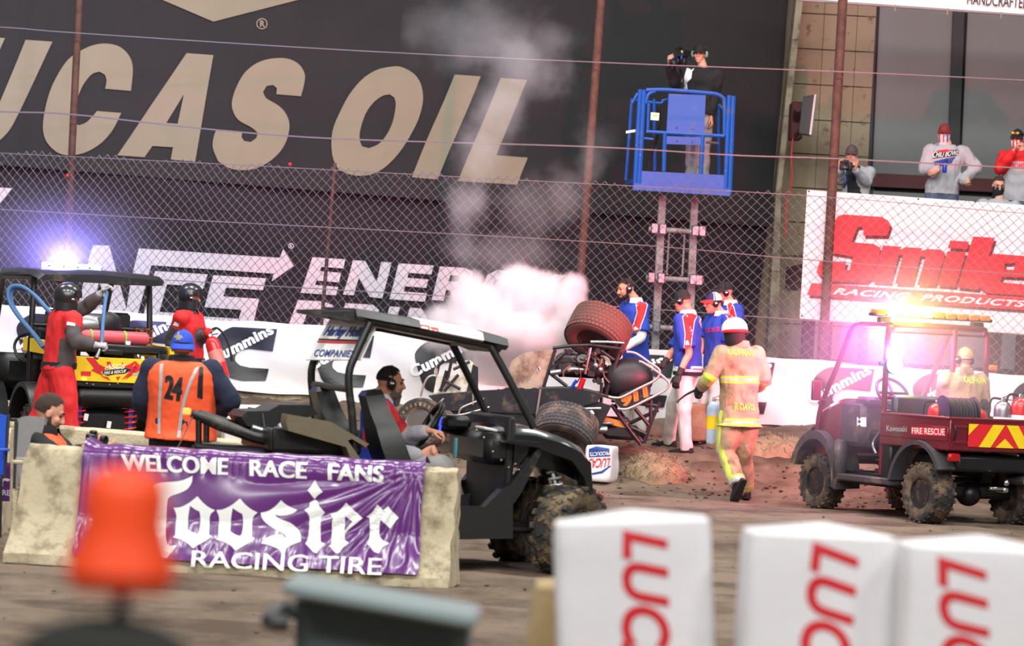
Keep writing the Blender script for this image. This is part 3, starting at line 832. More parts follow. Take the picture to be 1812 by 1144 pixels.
for sv, qd, bd in (('WELCOME', ((211, 804), (400, 811.8), (400, 841.8), (215, 833)), .012), ('RACE', ((439.4, 814.7), (540, 819), (540, 848.7), (440.5, 843.6)), .012),
               ('FANS', ((579, 821), (676.5, 826), (676, 855), (579.4, 850.8)), .012), ('RACING TIRE', ((346, 973), (679.6, 986.7), (679.6, 1016), (346, 1001.6)), .004)):
    mb = MB()
    for ox in ((-1.1, 0, 1.1) if bd > .01 else (-.5, .5)): write(mb, sv, *[hmap(q[0] + ox, q[1]) for q in qd], bold=bd)
    hprint('lettering', mb)

# ---- low concrete wall behind the flagman
LW = Plane(V((0, 29.6, 0)), V((0, -1, 0)))
mb = MB()
rings = []
for i in range(60):
    x = -420 + (590 + 420) * i / 59
    y = 747 + .078 * (x - 16) if x < 560 else 789.4
    p = LW.hit(x, y)
    rings.append([V((p.x, p.y + dy, z + .006 * noise.noise(V((i, dy * 9, z * 5))))) for dy, z in ((-.12, 0), (-.10, p.z - .02), (-.08, p.z), (.12, p.z), (.14, 0))])
mb.loft(rings)
obj('wall_infield', mb, m_concrete, kind='structure')
# ================================================================== PEOPLE: builder
from mathutils.bvhtree import BVHTree
m_skin = mat('skin', (208, 152, 126), .55, var=.06, s=30, bump=.06, bs=200, spec=.4)
m_skin_red = mat('flushed_skin', (212, 146, 122), .55, var=.06, s=30, bump=.06, bs=200, spec=.4)
m_hair_brown = mat('brown_hair', (58, 42, 32), .8, var=.3, s=90, bump=.6, bs=260)
m_hair_dark = mat('dark_hair', (34, 28, 26), .8, var=.3, s=90, bump=.6, bs=260)
m_hair_grey = mat('grizzled_hair', (120, 110, 102), .85, var=.4, s=90, bump=.6, bs=260)
m_eye = mat('eye', (30, 24, 22), .2, var=0, bump=0)
m_blackplastic = mat('black_plastic', (20, 20, 22), .38, var=.1, bump=.04)
m_blackrubber = mat('black_rubber', (24, 24, 25), .8, var=.2, s=20, bump=.2)
m_chrome = mat('bright_metal', (205, 205, 208), .22, metal=1, var=.04, bump=0)
m_steel = mat('brushed_steel', (150, 150, 152), .35, metal=.9, var=.1, bump=.05)
m_white_pants = mat('white_trousers', (222, 216, 210), .85, var=.05, s=5, bump=.15, bs=70)
m_blue_shirt = mat('royal_blue_shirt', (34, 62, 166), .8, var=.08, s=8, bump=.12, bs=70)
m_red_cloth = mat('red_cloth', (206, 40, 44), .8, var=.08, s=8, bump=.12, bs=70)
m_white_cloth = mat('white_cloth', (232, 230, 228), .8, var=.04, s=8, bump=.1, bs=70)
m_redsuit = mat('red_fire_suit', (204, 30, 34), .75, var=.1, s=6, bump=.2, bs=50)
m_greysuit = mat('charcoal_panel', (74, 66, 66), .8, var=.12, s=8, bump=.2, bs=50)
m_blackcl = mat('black_cloth', (26, 26, 28), .85, var=.2, s=10, bump=.15, bs=60)
m_navy = mat('navy_fleece', (28, 36, 58), .9, var=.15, s=14, bump=.25, bs=90)
m_greycl = mat('heather_grey_cloth', (166, 164, 168), .9, var=.08, s=22, bump=.2, bs=80)
m_jeans = mat('blue_jeans', (78, 88, 108), .85, var=.15, s=14, bump=.2, bs=90)
m_greypants = mat('grey_trousers', (150, 148, 146), .85, var=.08, s=8, bump=.15, bs=70)
m_orange = mat('orange_mesh_vest', (248, 92, 44), .7, var=.07, s=12, bump=.2, bs=130)
m_reflect = mat('silver_reflective_tape', (176, 174, 172), .4, var=.06, bump=.05)
m_lime = mat('lime_tape', (200, 208, 70), .55, var=.06, bump=.05)
m_tan = mat('tan_turnout_cloth', (172, 144, 112), .85, var=.12, s=7, bump=.25, bs=50, dirt=((120, 96, 72), .25, 5))
m_glove = mat('black_glove', (30, 28, 28), .7, var=.2, bump=.15)

UPV = V((0, 0, 1))
def ellring(c, U, W, a, b, n=20, e=2.3):
    out = []
    for i in range(n):
        t = 2 * pi * i / n; ct, st = cos(t), sin(t)
        out.append(c + U * (a * math.copysign(abs(ct) ** (2 / e), ct)) + W * (b * math.copysign(abs(st) ** (2 / e), st)))
    return out
def headmat(yaw, pitch=0., roll=0.):
    """columns: left, forward, up; yaw 0 looks at the viewer, 90 to the right of the picture"""
    a = radians(yaw); f = V((sin(a), -cos(a), 0)); l = V((cos(a), sin(a), 0)); u = UPV.copy()
    p = radians(pitch); f, u = f * cos(p) + u * sin(p), u * cos(p) - f * sin(p)
    r = radians(roll); l, u = l * cos(r) + u * sin(r), u * cos(r) - l * sin(r)
    return M(((l.x, f.x, u.x), (l.y, f.y, u.y), (l.z, f.z, u.z)))
def hand(mb, wr, d, n, side, curl=.5, k=1.0, rad=.0092):
    d = d.normalized(); n = (n - d * n.dot(d)); n = n.normalized() if n.length > 1e-4 else d.orthogonal().normalized()
    t = d.cross(n) if side == 'R' else n.cross(d)
    pk = wr + d * (.088 * k)
    # palm
    rings = []
    for f, w2, th in ((-.03, .024, .02), (.0, .03, .019), (.035, .040, .017), (.07, .042, .015), (.092, .036, .011)):
        rings.append(ellring(wr + d * (f * k), t, n, w2 * k, th * k, 12, 2.6))
    mb.loft(rings)
    for i, (off, ln) in enumerate(((.031, .073), (.0105, .081), (-.0105, .076), (-.030, .06))):
        p = wr + d * (.076 * k) + t * (off * k); q = [p]; a = .12 * curl; dd = d.copy(); fan = t * (off * 1.6)
        for j, fr in enumerate((.42, .32, .26)):
            a += curl * (.75, .95, .6)[j]
            v = ((d + fan) * cos(a) + n * sin(a)).normalized()
            p = p + v * (ln * fr * k * (1.12 if j == 0 else 1)); q.append(p)
        mb.tube(q, [rad * k * 1.05, rad * k, rad * k * .95, rad * k * .8], 8)
        mb.ball(q[-1], rad * k * .85, nu=8, nv=6)
    p = wr + d * (.022 * k) + t * (.024 * k)
    v1 = (d * .55 + t * .75 + n * .25 * (1 + curl)).normalized(); v2 = (d * .9 + t * (.35 - .3 * curl) + n * .45 * curl).normalized()
    q = [p, p + v1 * .042 * k, p + v1 * .042 * k + v2 * .032 * k, p + v1 * .042 * k + v2 * .056 * k]
    mb.tube(q, [.0135 * k, .0115 * k, .010 * k, .008 * k], 8); mb.ball(q[-1], .0085 * k, nu=8, nv=6)
def head_shape(mb, C, R, k):
    T = lambda x, y, z: C + R @ V((x * k, y * k, z * k))
    B = lambda c, r: mb.ball(T(*c), [v * k for v in r], rot=R, nu=18, nv=12)
    B((0, -.012, .035), (.077, .097, .098)); B((0, .020, -.035), (.060, .074, .088)); B((0, .060, -.098), (.027, .026, .022))
    B((0, .045, -.075), (.046, .042, .040))
    mb.tube([T(0, .090, .030), T(0, .107, .0), T(0, .116, -.020)], [.009 * k, .012 * k, .0145 * k], 8); B((0, .110, -.022), (.017, .014, .011))
    mb.tube([T(-.046, .068, .036), T(-.02, .088, .040), T(.02, .088, .040), T(.046, .068, .036)], .0115 * k, 8)
    for sx in (-1, 1):
        B((sx * .040, .062, -.018), (.026, .026, .026)); B((sx * .079, -.008, .0), (.010, .022, .032)); B((sx * .082, -.012, .012), (.008, .018, .016))
    mb.tube([T(-.024, .083, -.058), T(0, .094, -.056), T(.024, .083, -.058)], .0075 * k, 8)
    mb.tube([T(-.022, .081, -.069), T(0, .092, -.070), T(.022, .081, -.069)], .0085 * k, 8)
class Person:
    pass
def limb(mb, pts, rad, n=12, sm=4):
    mb.tube(pts, rad, n, sm=sm); mb.ball(pts[0], rad[0], nu=12, nv=8); mb.ball(pts[-1], rad[-1], nu=12, nv=8)
def person(label, d, hip, neck, head, yaw, face=(0, 0, 0), arms=None, legs=None, sw=.185, bulk=1.0, belly=0., hk=.9, top='long', tmats=None, tcls=None,
           bmats=None, bcls=None, skin=None, gloves=None, shoes=None, boots=None, hem=-.02, tvox=.0125, eyes=True, brow=None, loose=1.0, curl=(.6, .6), hdir=(None, None), hnrm=(None, None), group=None,
           base=None, pantw=1.0, tname='shirt', bname='trousers', hipyaw=None, sleeve=.62, toes=None):
    g = lambda q: P(q[0], q[1], d + (q[2] if len(q) > 2 else 0))
    p = Person(); a = radians(yaw)
    p.f = V((sin(a), -cos(a), 0)); p.l = V((cos(a), sin(a), 0))
    ha = radians(yaw if hipyaw is None else hipyaw); p.hl = V((cos(ha), sin(ha), 0)); p.hf = V((sin(ha), -cos(ha), 0))
    p.hip = g(hip); p.neck = g(neck); p.headc = g(head); p.sp = p.neck - p.hip; p.len = p.sp.length
    spu = p.sp.normalized()
    p.sh = {'L': p.neck + p.l * sw - spu * .075, 'R': p.neck - p.l * sw - spu * .075}
    p.hj = {'L': p.hip + p.hl * .088 - UPV * .02, 'R': p.hip - p.hl * .088 - UPV * .02}
    p.arm = {}; p.leg = {}
    for s2 in 'LR':
        sg = 1 if s2 == 'L' else -1
        if arms and s2 in arms: p.arm[s2] = [g(q) for q in arms[s2]]
        else:
            e = p.sh[s2] + V((0, 0, -.29)) + p.l * (.05 * sg); p.arm[s2] = [e, e + V((0, 0, -.25)) + p.f * .06]
        if legs and s2 in legs: p.leg[s2] = [g(q) for q in legs[s2]]
        else:
            gx = p.hj[s2] + p.hl * (.03 * sg); zb = base if base is not None else gz(gx.x, gx.y)
            p.leg[s2] = [V((gx.x, gx.y, zb + .5 * (gx.z - zb))) + p.hf * .03, V((gx.x, gx.y, zb + .085))]
    feet = min(q[1].z for q in p.leg.values()) - .085
    root = thing('person', label, 'person', ((p.hip.x, p.hip.y, feet)), group=group)
    p.root = root
    skin = skin or m_skin
    # torso stations: t, half width, half depth, forward shift
    k = bulk
    ST = [(-.13, .135, .10, -.01), (-.02, .172, .122, -.01), (.14, .165, .118 + belly * .6, belly * .5), (.32, .158, .112 + belly, belly * .8), (.52, .168, .116 + belly * .6, belly * .4), (.72, .182, .122, .012), (.86, .178, .108, .0), (.95, .128, .08, -.012), (1.03, .066, .06, -.01)]
    swk = sw / .185
    def torso(mb, inf, t0=-1., flare=0.):
        rings = []
        for t, w2, dp, fo in ST:
            if t < t0: continue
            if t < -.1 and flare: w2, dp = .182, .135
            u = p.hl.lerp(p.l, max(0, min(1, t))).normalized(); f = p.hf.lerp(p.f, max(0, min(1, t))).normalized()
            kk = k * (1 + (swk - 1) * sstep(.3, .9, t)) if t < 1 else 1
            rings.append(ellring(p.hip + p.sp * t + f * fo, u, f, w2 * kk + inf, dp * (k if t < 1 else 1) + inf, 24, 2.25))
        if hem < -.13 and t0 <= hem:
            c = p.hip + p.sp * hem
            rings.insert(0, ellring(c, p.hl, p.hf, .19 * k + inf + flare, .15 * k + inf + flare, 24, 2.25))
        mb.loft(rings)
        return rings
    AR = [.062 * k, .054 * k, .046 * k, .044 * k, .038 * k, .029]
    LR = [.088 * k, .080 * k, .066 * k, .056, .056, .046, .036]
    def armline(s2):
        S, (E, W2) = p.sh[s2], p.arm[s2]
        return [S, S.lerp(E, .5), E, E.lerp(W2, .35), E.lerp(W2, .7), W2]
    def legline(s2):
        S, (E, W2) = p.hj[s2], p.leg[s2]
        return [S, S.lerp(E, .5), E + (S - E) * .12, E - (E - W2) * .08, E.lerp(W2, .35), E.lerp(W2, .7), W2]
    # --- body, one continuous surface
    mb = MB()
    torso(mb, -.012)
    for s2 in 'LR':
        mb.tube(armline(s2), [r * .9 for r in AR], 10, sm=3); mb.tube(legline(s2), [r * .86 for r in LR], 10, sm=3)
        E, W2 = p.arm[s2]; i = 'LR'.index(s2)
        hd = V(hdir[i]) if hdir[i] is not None else (W2 - E)
        hn = V(hnrm[i]) if hnrm[i] is not None else (p.l * (-1 if s2 == 'L' else 1))
        p.__dict__['hd' + s2] = hd.normalized()
        if not gloves: hand(mb, W2 + hd.normalized() * .02, hd, hn, s2, curl[i])
        an = p.leg[s2][1]; mb.ball(an - UPV * .03 + p.hf * .04, (.04, .07, .04), rot=headmat(yaw).to_4x4().to_3x3(), nu=10, nv=8)
    R = headmat(*face); p.R = R; p.hk = hk
    mb.tube([p.neck - spu * .06, p.neck + spu * .03, p.headc + R @ V((0, -.028 * hk, -.04 * hk))], [.075, .056, .054], 12)
    head_shape(mb, p.headc, R, hk)
    bm_ = remesh(mb, .0078, 2)
    p.body = obj('body', bm_, skin, root, world=True, ang=180)
    T = lambda x, y, z: p.headc + R @ V((x * hk, y * hk, z * hk))
    p.T = T
    if eyes:
        for sx in (-1, 1):
            e = MB(); e.ball(T(sx * .031, .079, .016), [.013 * hk, .009 * hk, .0075 * hk], rot=R, nu=10, nv=6); obj('eye', e, m_eye, root, world=True)
            if brow is not None:
                e = MB(); e.tube([T(sx * .05, .076, .040), T(sx * .03, .093, .046), T(sx * .012, .099, .041)], [.004 * hk, .0065 * hk, .005 * hk], 6); obj('eyebrow', e, brow, root, world=True)
    # --- clothing
    nz = lambda q, am=.010: am * (noise.noise(q * 9) + .6 * noise.noise(V((q.x * 22, q.y * 22, q.z * 9)))) * loose
    p.tops = None
    if top:
        mb = MB(); inf = .016 * loose
        torso(mb, inf, hem, .02)
        for s2 in 'LR':
            ln = armline(s2); S, (E, W2) = p.sh[s2], p.arm[s2]
            if top == 'short':
                c = [S, S.lerp(E, .4), S.lerp(E, .6 + .35 * sleeve)]; mb.tube(c, [.074 * k, .074 * k + inf * .6, .082 * k + inf], 14, sm=3)
            elif top == 'long':
                r2 = [r + inf * 1.05 for r in AR]; r2[-1] = .036 + inf * .6; mb.tube(ln, r2, 14, sm=3)
            else:
                mb.ball(S, .07 * k + inf, nu=12, nv=8)
            mb.ball(S, .066 * k + inf, nu=14, nv=10)
        cm = remesh(mb, tvox, 2, fold=nz)
        def info(c):
            q = c - p.hip; r = {'h': q.dot(spu) / p.len, 's': (c - p.hip - p.sp * max(0, min(1, q.dot(spu) / p.len))).dot(p.l), 'f': (q - spu * q.dot(spu)).dot(p.f), 'arm': None, 't': 0., 'o': 0.}
            best = .125 if top != 'long' else .098
            for s2 in 'LR':
                S, (E, W2) = p.sh[s2], p.arm[s2]; acc = 0
                for A, B2 in ((S, E), (E, W2)):
                    v = B2 - A; t = max(0, min(1, (c - A).dot(v) / v.length_squared)); dd = (c - A - v * t).length
                    if dd < best and (acc + t * v.length) > .055:
                        best = dd; r['arm'] = s2; r['t'] = acc + t * v.length
                        r['o'] = (c - A - v * t).dot(p.f)
                    acc += v.length
            return r
        if tcls and tmats:
            vs = [V(x) for x in cm.v]; cm.m = [tcls(info(sum((vs[i] for i in f), V()) / len(f))) for f in cm.f]
        p.topmb = cm
        p.tops = obj(tname, cm, tmats or m_blackcl, root, world=True, ang=180)
    if bmats:
        mb = MB(); inf = .018 * loose
        rings = []
        for t, w2, dp, fo in ST[:4]:
            rings.append(ellring(p.hip + p.sp * min(t, .26) + p.hf * fo, p.hl, p.hf, w2 * k + .010, dp * k + .010, 24, 2.25))
        mb.loft(rings)
        for s2 in 'LR':
            r2 = [r * pantw + inf for r in LR]; r2[-1] = .052 * pantw + inf; r2[-2] = .056 * pantw + inf
            ll = legline(s2); ll[-1] = ll[-1] - (ll[-1] - ll[-2]).normalized() * -.03
            mb.tube(ll, r2, 14, sm=3); mb.ball(ll[0], r2[0], nu=14, nv=10)
        cm = remesh(mb, .0135, 2, fold=nz)
        if bcls:
            vs = [V(x) for x in cm.v]
            def linfo(c):
                r = {'h': (c - p.hip).dot(spu) / p.len, 'leg': None, 't': 0., 'out': 0., 'f': (c - p.hip).dot(p.hf)}; best = .3
                for s2 in 'LR':
                    acc = 0; pts = [p.hj[s2]] + p.leg[s2]
                    for A, B2 in zip(pts, pts[1:]):
                        v = B2 - A; t = max(0, min(1, (c - A).dot(v) / v.length_squared)); dd = (c - A - v * t).length
                        if dd < best: best = dd; r['leg'] = s2; r['t'] = acc + t * v.length; r['out'] = (c - A - v * t).dot(p.hl) * (1 if s2 == 'L' else -1); r['fl'] = (c - A - v * t).dot(p.hf)
                        acc += v.length
                return r
            cm.m = [bcls(linfo(sum((vs[i] for i in f), V()) / len(f))) for f in cm.f]
        p.botmb = cm
        p.bot = obj(bname, cm, bmats, root, world=True, ang=180)
    if gloves:
        for i, s2 in enumerate('LR'):
            E, W2 = p.arm[s2]; hd = p.__dict__['hd' + s2]; hn = V(hnrm[i]) if hnrm[i] is not None else (p.l * (-1 if s2 == 'L' else 1))
            mb = MB(); hand(mb, W2 + hd * .02, hd, hn, s2, curl[i], 1.12, .0105)
            mb.tube([W2 - (W2 - E).normalized() * .06, W2 - (W2 - E).normalized() * .02, W2 + hd * .03], [.043, .037, .034], 12)
            obj('glove', remesh(mb, .0075, 1), gloves, root, world=True, ang=180)
    if shoes:
        for i, s2 in enumerate('LR'):
            an = p.leg[s2][1]; fw = p.hf.copy(); pit = 0.
            if toes and toes[i] is not None: fw = V(toes[i]).normalized()
            sd = fw.cross(UPV).normalized(); up2 = sd.cross(fw).normalized()
            mb = MB(); rings = []
            for y, hw, hh in ((-.085, .022, .05), (-.075, .036, .085), (-.03, .043, .115), (.03, .042, .105), (.09, .048, .07), (.15, .05, .055), (.19, .04, .045), (.21, .018, .03)):
                c = an - up2 * .083 + fw * y; rg = []
                for q in range(14):
                    t = 2 * pi * q / 14; ct, st = cos(t), sin(t)
                    rg.append(c + sd * (hw * math.copysign(abs(ct) ** .7, ct)) + up2 * (hh / 2 + hh / 2 * math.copysign(abs(st) ** .6, st)))
                rings.append(rg)
            mb.loft(rings)
            if boots: mb.tube([an - up2 * .02, an + (p.leg[s2][0] - an).normalized() * .09], [.058, .062], 14)
            so = obj('shoe' if not boots else 'boot', mb, shoes, root, world=True, ang=60)
            mb = MB(); rings = []
            for y, hw in ((-.09, .026), (-.07, .042), (.0, .045), (.1, .053), (.16, .053), (.205, .038), (.216, .02)):
                c = an - up2 * .085 + fw * y
                rings.append([c + sd * hw + up2 * .018, c - sd * hw + up2 * .018, c - sd * hw, c + sd * hw])
            mb.loft(rings); obj('sole', mb, m_blackrubber, so, world=True)
    return p
# ---- headgear and hair, all children of the person
def hair(p, m, top=1.045, line=.062, low=-.02, name='hair', side=.03):
    k = p.hk; mb = MB()
    keep = lambda c: c.z > low * k and not (c.y > .045 * k and c.z < line * k) and not (abs(c.x) > .06 * k and c.z < side * k and c.y > -.01 * k)
    mb.ball(p.T(0, -.014, .037), [.077 * k * top + .003, .097 * k * top + .003, .098 * k * top + .004], rot=p.R, nu=32, nv=22, keep=keep)
    mb.v = [V(v) + (V(v) - p.headc).normalized() * (.005 * noise.noise(V(v) * 60)) for v in mb.v]
    return obj(name, mb, m, p.root, world=True)
def beard(p, m, full=1.0, name='beard'):
    k = p.hk; mb = MB()
    B = lambda c, r: mb.ball(p.T(*c), [v * k for v in r], rot=p.R, nu=14, nv=10)
    B((0, .062, -.098), (.036, .034, .030 * full)); B((.036, .035, -.080), (.028, .05, .030)); B((-.036, .035, -.080), (.028, .05, .030))
    B((0, .085, -.086), (.026, .016, .018))
    mb.tube([p.T(-.034, .072, -.060), p.T(-.016, .090, -.046), p.T(0, .097, -.043), p.T(.016, .090, -.046), p.T(.034, .072, -.060)], .008 * k, 8)
    for sx in (-1, 1): mb.tube([p.T(sx * .070, .012, -.01), p.T(sx * .062, .02, -.05), p.T(sx * .045, .04, -.085)], [.010 * k, .016 * k, .02 * k], 8)
    if full > 1.2: B((0, .065, -.118), (.032, .030, .034 * full))
    return obj(name, remesh(mb, .006, 1, fold=lambda q: .002 * noise.noise(q * 120)), m, p.root, world=True, ang=180)
def cap(p, mats, brim=1, tilt=0., cls=None, brimmat=None, name='cap', up=0.):
    """brim=1 forward, -1 backward"""
    k = p.hk; c = p.T(0, -.012, .042 + up); mb = MB()
    mb.ball(c, [.085 * k, .105 * k, .105 * k], rot=p.R, nu=28, nv=16, keep=lambda q: q.z > .004 * k)
    if cls: mb.m = [cls(p.R.transposed() @ (sum((V(mb.v[i]) for i in f), V()) / len(f) - c)) for f in mb.f]
    mb.ball(p.T(0, -.012, .148 + up), .008 * k, nu=8, nv=6)
    o = obj(name, mb, mats, p.root, world=True)
    b = MB(); top_, bot = [], []
    n = 14; vs = []
    for i in range(n + 1):
        a = radians(-74 + 148 * i / n)
        for r, dz in ((1.0, .0), (1.35, -.006), (1.68 if brim > 0 else 1.6, -.022)):
            x = sin(a) * .083 * (1 + (r - 1) * .35); y = cos(a) * .103 * (1 + (r - 1) * (1.15 * cos(a) ** .5 if cos(a) > 0 else 0)); y *= brim
            dzz = dz - .018 * (x / .09) ** 2 * (r > 1.1)
            vs.append((x, y, dzz))
    V3 = lambda q, dz: c + p.R @ V((q[0] * k, q[1] * k, (q[2] + dz + .008 + tilt * abs(q[1])) * k))
    t = [V3(q, .004) for q in vs]; u = [V3(q, -.002) for q in vs]; m2 = len(vs); fs = []
    for i in range(n):
        for j in range(2):
            a0 = i * 3 + j; q = (a0, a0 + 1, a0 + 4, a0 + 3); fs.append(q); fs.append(tuple(x + m2 for x in q[::-1]))
        a0 = i * 3 + 2; fs.append((a0, a0 + 3, a0 + 3 + m2, a0 + m2))
    b.add(t + u, fs)
    obj('brim', b, brimmat or (mats[0] if isinstance(mats, (list, tuple)) else mats), o, world=True, ang=60)
    return o
def headset(p, m=None, cup=None, boom=None, r=.112, z=.0, band=True, tag2=True):
    k = p.hk; m = m or m_blackplastic; mb = MB()
    if band: mb.tube([p.T(sin(a) * .095, -.005, .03 + cos(a) * r) for a in [radians(-95 + 190 * i / 16) for i in range(17)]], .009 * k, 8, flat=.5)
    else: mb.tube([p.T(sin(a) * .094, -.012 - cos(a) * .108, .01) for a in [radians(-95 + 190 * i / 16) for i in range(17)]], .008 * k, 8)
    o = obj('headset', mb, m, p.root, world=True)
    for sx in (-1, 1):
        e = MB(); ax = p.R @ V((sx, 0, 0))
        e.lathe([(.0, -.012 * k), (.030 * k, -.012 * k), (.036 * k, -.004 * k), (.037 * k, .012 * k), (.034 * k, .026 * k), (.024 * k, .034 * k), (0, .036 * k)], p.T(sx * .082, -.008, z), ax, 18)
        e.v = [p.T(0, 0, z) + (lambda q: p.R @ V((q.x, q.y, q.z * 1.25)))(p.R.transposed() @ (V(v) - p.T(0, 0, z))) for v in e.v]
        eo = obj('ear_cup', e, cup or m, o, world=True)
        if tag2 and cup is None:
            e = MB(); e.box(p.T(sx * .120, -.008, z + .008), (.003, .03 * k, .014 * k), .001, rot=p.R); obj('badge', e, m_white_ink, o, world=True)
    if boom:
        e = MB(); sx = boom; e.tube([p.T(sx * .10, .01, z - .02), p.T(sx * .095, .06, z - .05), p.T(sx * .05, .115, z - .062)], .005 * k, 6, sm=4); e.ball(p.T(sx * .04, .118, z - .062), .013 * k, nu=8, nv=6)
        obj('microphone', e, m_blackplastic, o, world=True)
    return o
def collar(p, m, h=.05, r=.075, name='collar', open_=.35):
    mb = MB(); n = 26; u = p.sp.normalized(); vs = []; fs = []
    c = p.neck - u * .005
    for i in range(n + 1):
        a = open_ + (2 * pi - 2 * open_) * i / n
        dv = p.f * cos(a) + p.l * sin(a)
        dr = .3 * (1 + cos(a)) * .012
        for rr, z in ((r, -.012 - dr), (r - .004, h - dr * 1.6), (r + .004, h - dr * 1.6 + .003), (r + .024, .006 - dr * 2.4), (r + .020, .0 - dr * 2.4)):
            vs.append(c + dv * rr + u * z)
    for i in range(n):
        for j in range(4):
            q = i * 5 + j; fs.append((q, q + 1, q + 6, q + 5))
    mb.add(vs, fs)
    return obj(name, mb, m, p.root, world=True, ang=60)
def belt(p, m, t=.02, hw=.182, hd=.135, hgt=.022, name='belt', yaw=True):
    mb = MB(); c = p.hip + p.sp * t; u = p.sp.normalized()
    rings = [ellring(c + u * z, p.hl, p.hf, hw + e, hd + e, 32, 2.25) for z, e in ((-hgt, 0), (-hgt, .012), (hgt, .012), (hgt, 0))]
    mb.loft(rings)
    o = obj(name, mb, m, p.root, world=True, ang=50)
    e = MB(); e.box(c + p.hf * (hd + .012), (.045, .045, .036), .004); obj('buckle', e, m_steel, o, world=True)
    return o
def decal(parent, mbs, mat_, loops_px=None, text=None, quad=None, bold=.02, lift=.004, ml=.02, name='print', shear=0., space=1.0, label=None, embolden=0, dref=40., single=True):
    """print lying on the surface of cloth or sheet metal: the shape is projected on to it and stays there"""
    if not isinstance(mbs, (list, tuple)): mbs = [mbs]
    bv = []
    for b in mbs: bv.append(BVHTree.FromPolygons([V(v) for v in b.v], b.f))
    pl = Plane(V((0, dref, 0)), V((0, -1, 0)))
    mb = MB()
    if loops_px:
        for l in loops_px: mb.loops([[pl.hit(*q) for q in k] for k in l])
    if text:
        qs = [pl.hit(*q) for q in quad]
        for i in range(1 + 2 * (embolden > 0)):
            o = V(((i - 1) * embolden / FPX * dref if embolden else 0, 0, 0))
            write(mb, text, *[q + o for q in qs], bold=bold, shear=shear, space=space)
    mb = refine(mb, ml)
    out = []; bad = set()
    for i, v in enumerate(mb.v):
        dv = (V(v) - CAM).normalized(); best = None
        for b in bv:
            h = b.ray_cast(CAM, dv)
            if h[0] is not None and (best is None or h[3] < best): best = h[3]
        if best is None: bad.add(i); out.append(V(v))
        else: out.append(CAM + dv * (best - lift))
    mb.v = out
    md = sorted((p2 - CAM).length for i, p2 in enumerate(out) if i not in bad)
    if not md: return None
    md = md[len(md) // 2]
    bad |= {i for i, p2 in enumerate(out) if abs((p2 - CAM).length - md) > .35}
    kf = [f for f in mb.f if not any(i in bad for i in f)]
    mb.f = kf; mb.m = [0] * len(kf)
    if not kf: return None
    return obj(name, mb, mat_, parent, world=True, ang=180, label=label)
def wmb(o):
    """the mesh of a part back in world coordinates, to print on"""
    m4 = FRM[o.name]; mb = MB(); mb.v = [m4 @ v.co for v in o.data.vertices]; mb.f = [tuple(p.vertices) for p in o.data.polygons]; mb.m = [0] * len(mb.f)
    return mb
# ================================================================== PEOPLE
Q2 = lambda p: zl(p, 5.722, 1080, 480)
Q1 = lambda p: zl(p, 2.6, 1050, 470)
Q8 = lambda p: zl(p, 4.768, 220, 540)
m_navycap = mat('navy_cap_cloth', (34, 40, 92), .8, var=.1, s=30, bump=.2, bs=120)
m_bluecap = mat('royal_blue_cap_cloth', (30, 72, 188), .8, var=.1, s=30, bump=.2, bs=120)
m_helmet_white = mat('white_helmet_shell', (236, 232, 230), .3, var=.03, bump=0, coat=.4)
m_helmet_black = mat('black_helmet_shell', (30, 30, 34), .3, var=.1, bump=0, coat=.5)

# ---- firefighter walking away
ff = person('firefighter in tan turnout coat and white helmet walking away from the viewer', 39.5, (1307, 735), (1308, 614), (1299, 590), 203, face=(215, -8, 0),
    arms={'L': [(1256, 668, -.12), (1238, 690, .10)], 'R': [(1353, 668, .05), (1338, 690, .34)]},
    legs={'L': [(1285, 800, -.06), (1304, 855, -.30)], 'R': [(1316, 800, .05), (1319, 868, .30)]},
    sw=.20, bulk=1.12, top='long', hem=-.17, tname='turnout_coat', bname='turnout_trousers', tmats=[m_tan, m_lime, m_reflect, m_blackcl],
    tcls=lambda i: (lambda v, w: 2 if abs(v) < w * .3 else (1 if abs(v) < w else 0))(*(
        (i['t'] - .30, .038) if i['arm'] and .2 < i['t'] < .36 else ((i['h'] - .52, .055) if not i['arm'] and .4 < i['h'] < .6 else ((i['h'] + .10, .055) if not i['arm'] and i['h'] < 0 else (9, 1))))) if not (i['arm'] and i['t'] > .5) else 3,
    bmats=[m_tan, m_lime, m_reflect], bcls=lambda i: (1 if i['leg'] and ((abs(i['out'] - .0) < 9 and i['out'] > .045 and abs(i.get('fl', 0)) < .05) or abs(i['t'] - .76) < .035) else 0) if not (i['leg'] and ((i['out'] > .045 and abs(i.get('fl', 0)) < .012) or abs(i['t'] - .76) < .010)) else 2,
    gloves=m_glove, shoes=m_blackrubber, boots=True, tvox=.0105, eyes=False, loose=1.4, pantw=1.2, toes=((-.25, .35, -.75), (-.3, .95, -.02)), curl=(1.1, .8))
hm = MB(); k = 1.0
hm.ball(ff.T(0, -.01, .045), [.128, .148, .125], rot=ff.R, nu=30, nv=20, keep=lambda q: q.z > -.012)
hm.tube([ff.T(sin(a) * .131, -.01 + cos(a) * .152, .034) for a in [2 * pi * i / 30 for i in range(30)]], .012, 8, closed=True)
he = obj('helmet', hm, m_helmet_white, ff.root, world=True)
hm = MB(); hm.tube([ff.T(0, -.01 + cos(a) * .155, .045 + sin(a) * .131) for a in [pi * i / 14 for i in range(15)]], .008, 8, flat=.6); obj('helmet_ridge', hm, m_helmet_white, he, world=True)
hm = MB(); hm.loft([[ff.T(sin(a) * r, -.01 + cos(a) * r * 1.12, z) for a in [2 * pi * i / 28 for i in range(28)]] for r, z in ((.122, .03), (.118, -.03), (.108, -.11), (.085, -.15))], caps=False)
obj('neck_shroud', hm, m_blackcl, he, world=True)
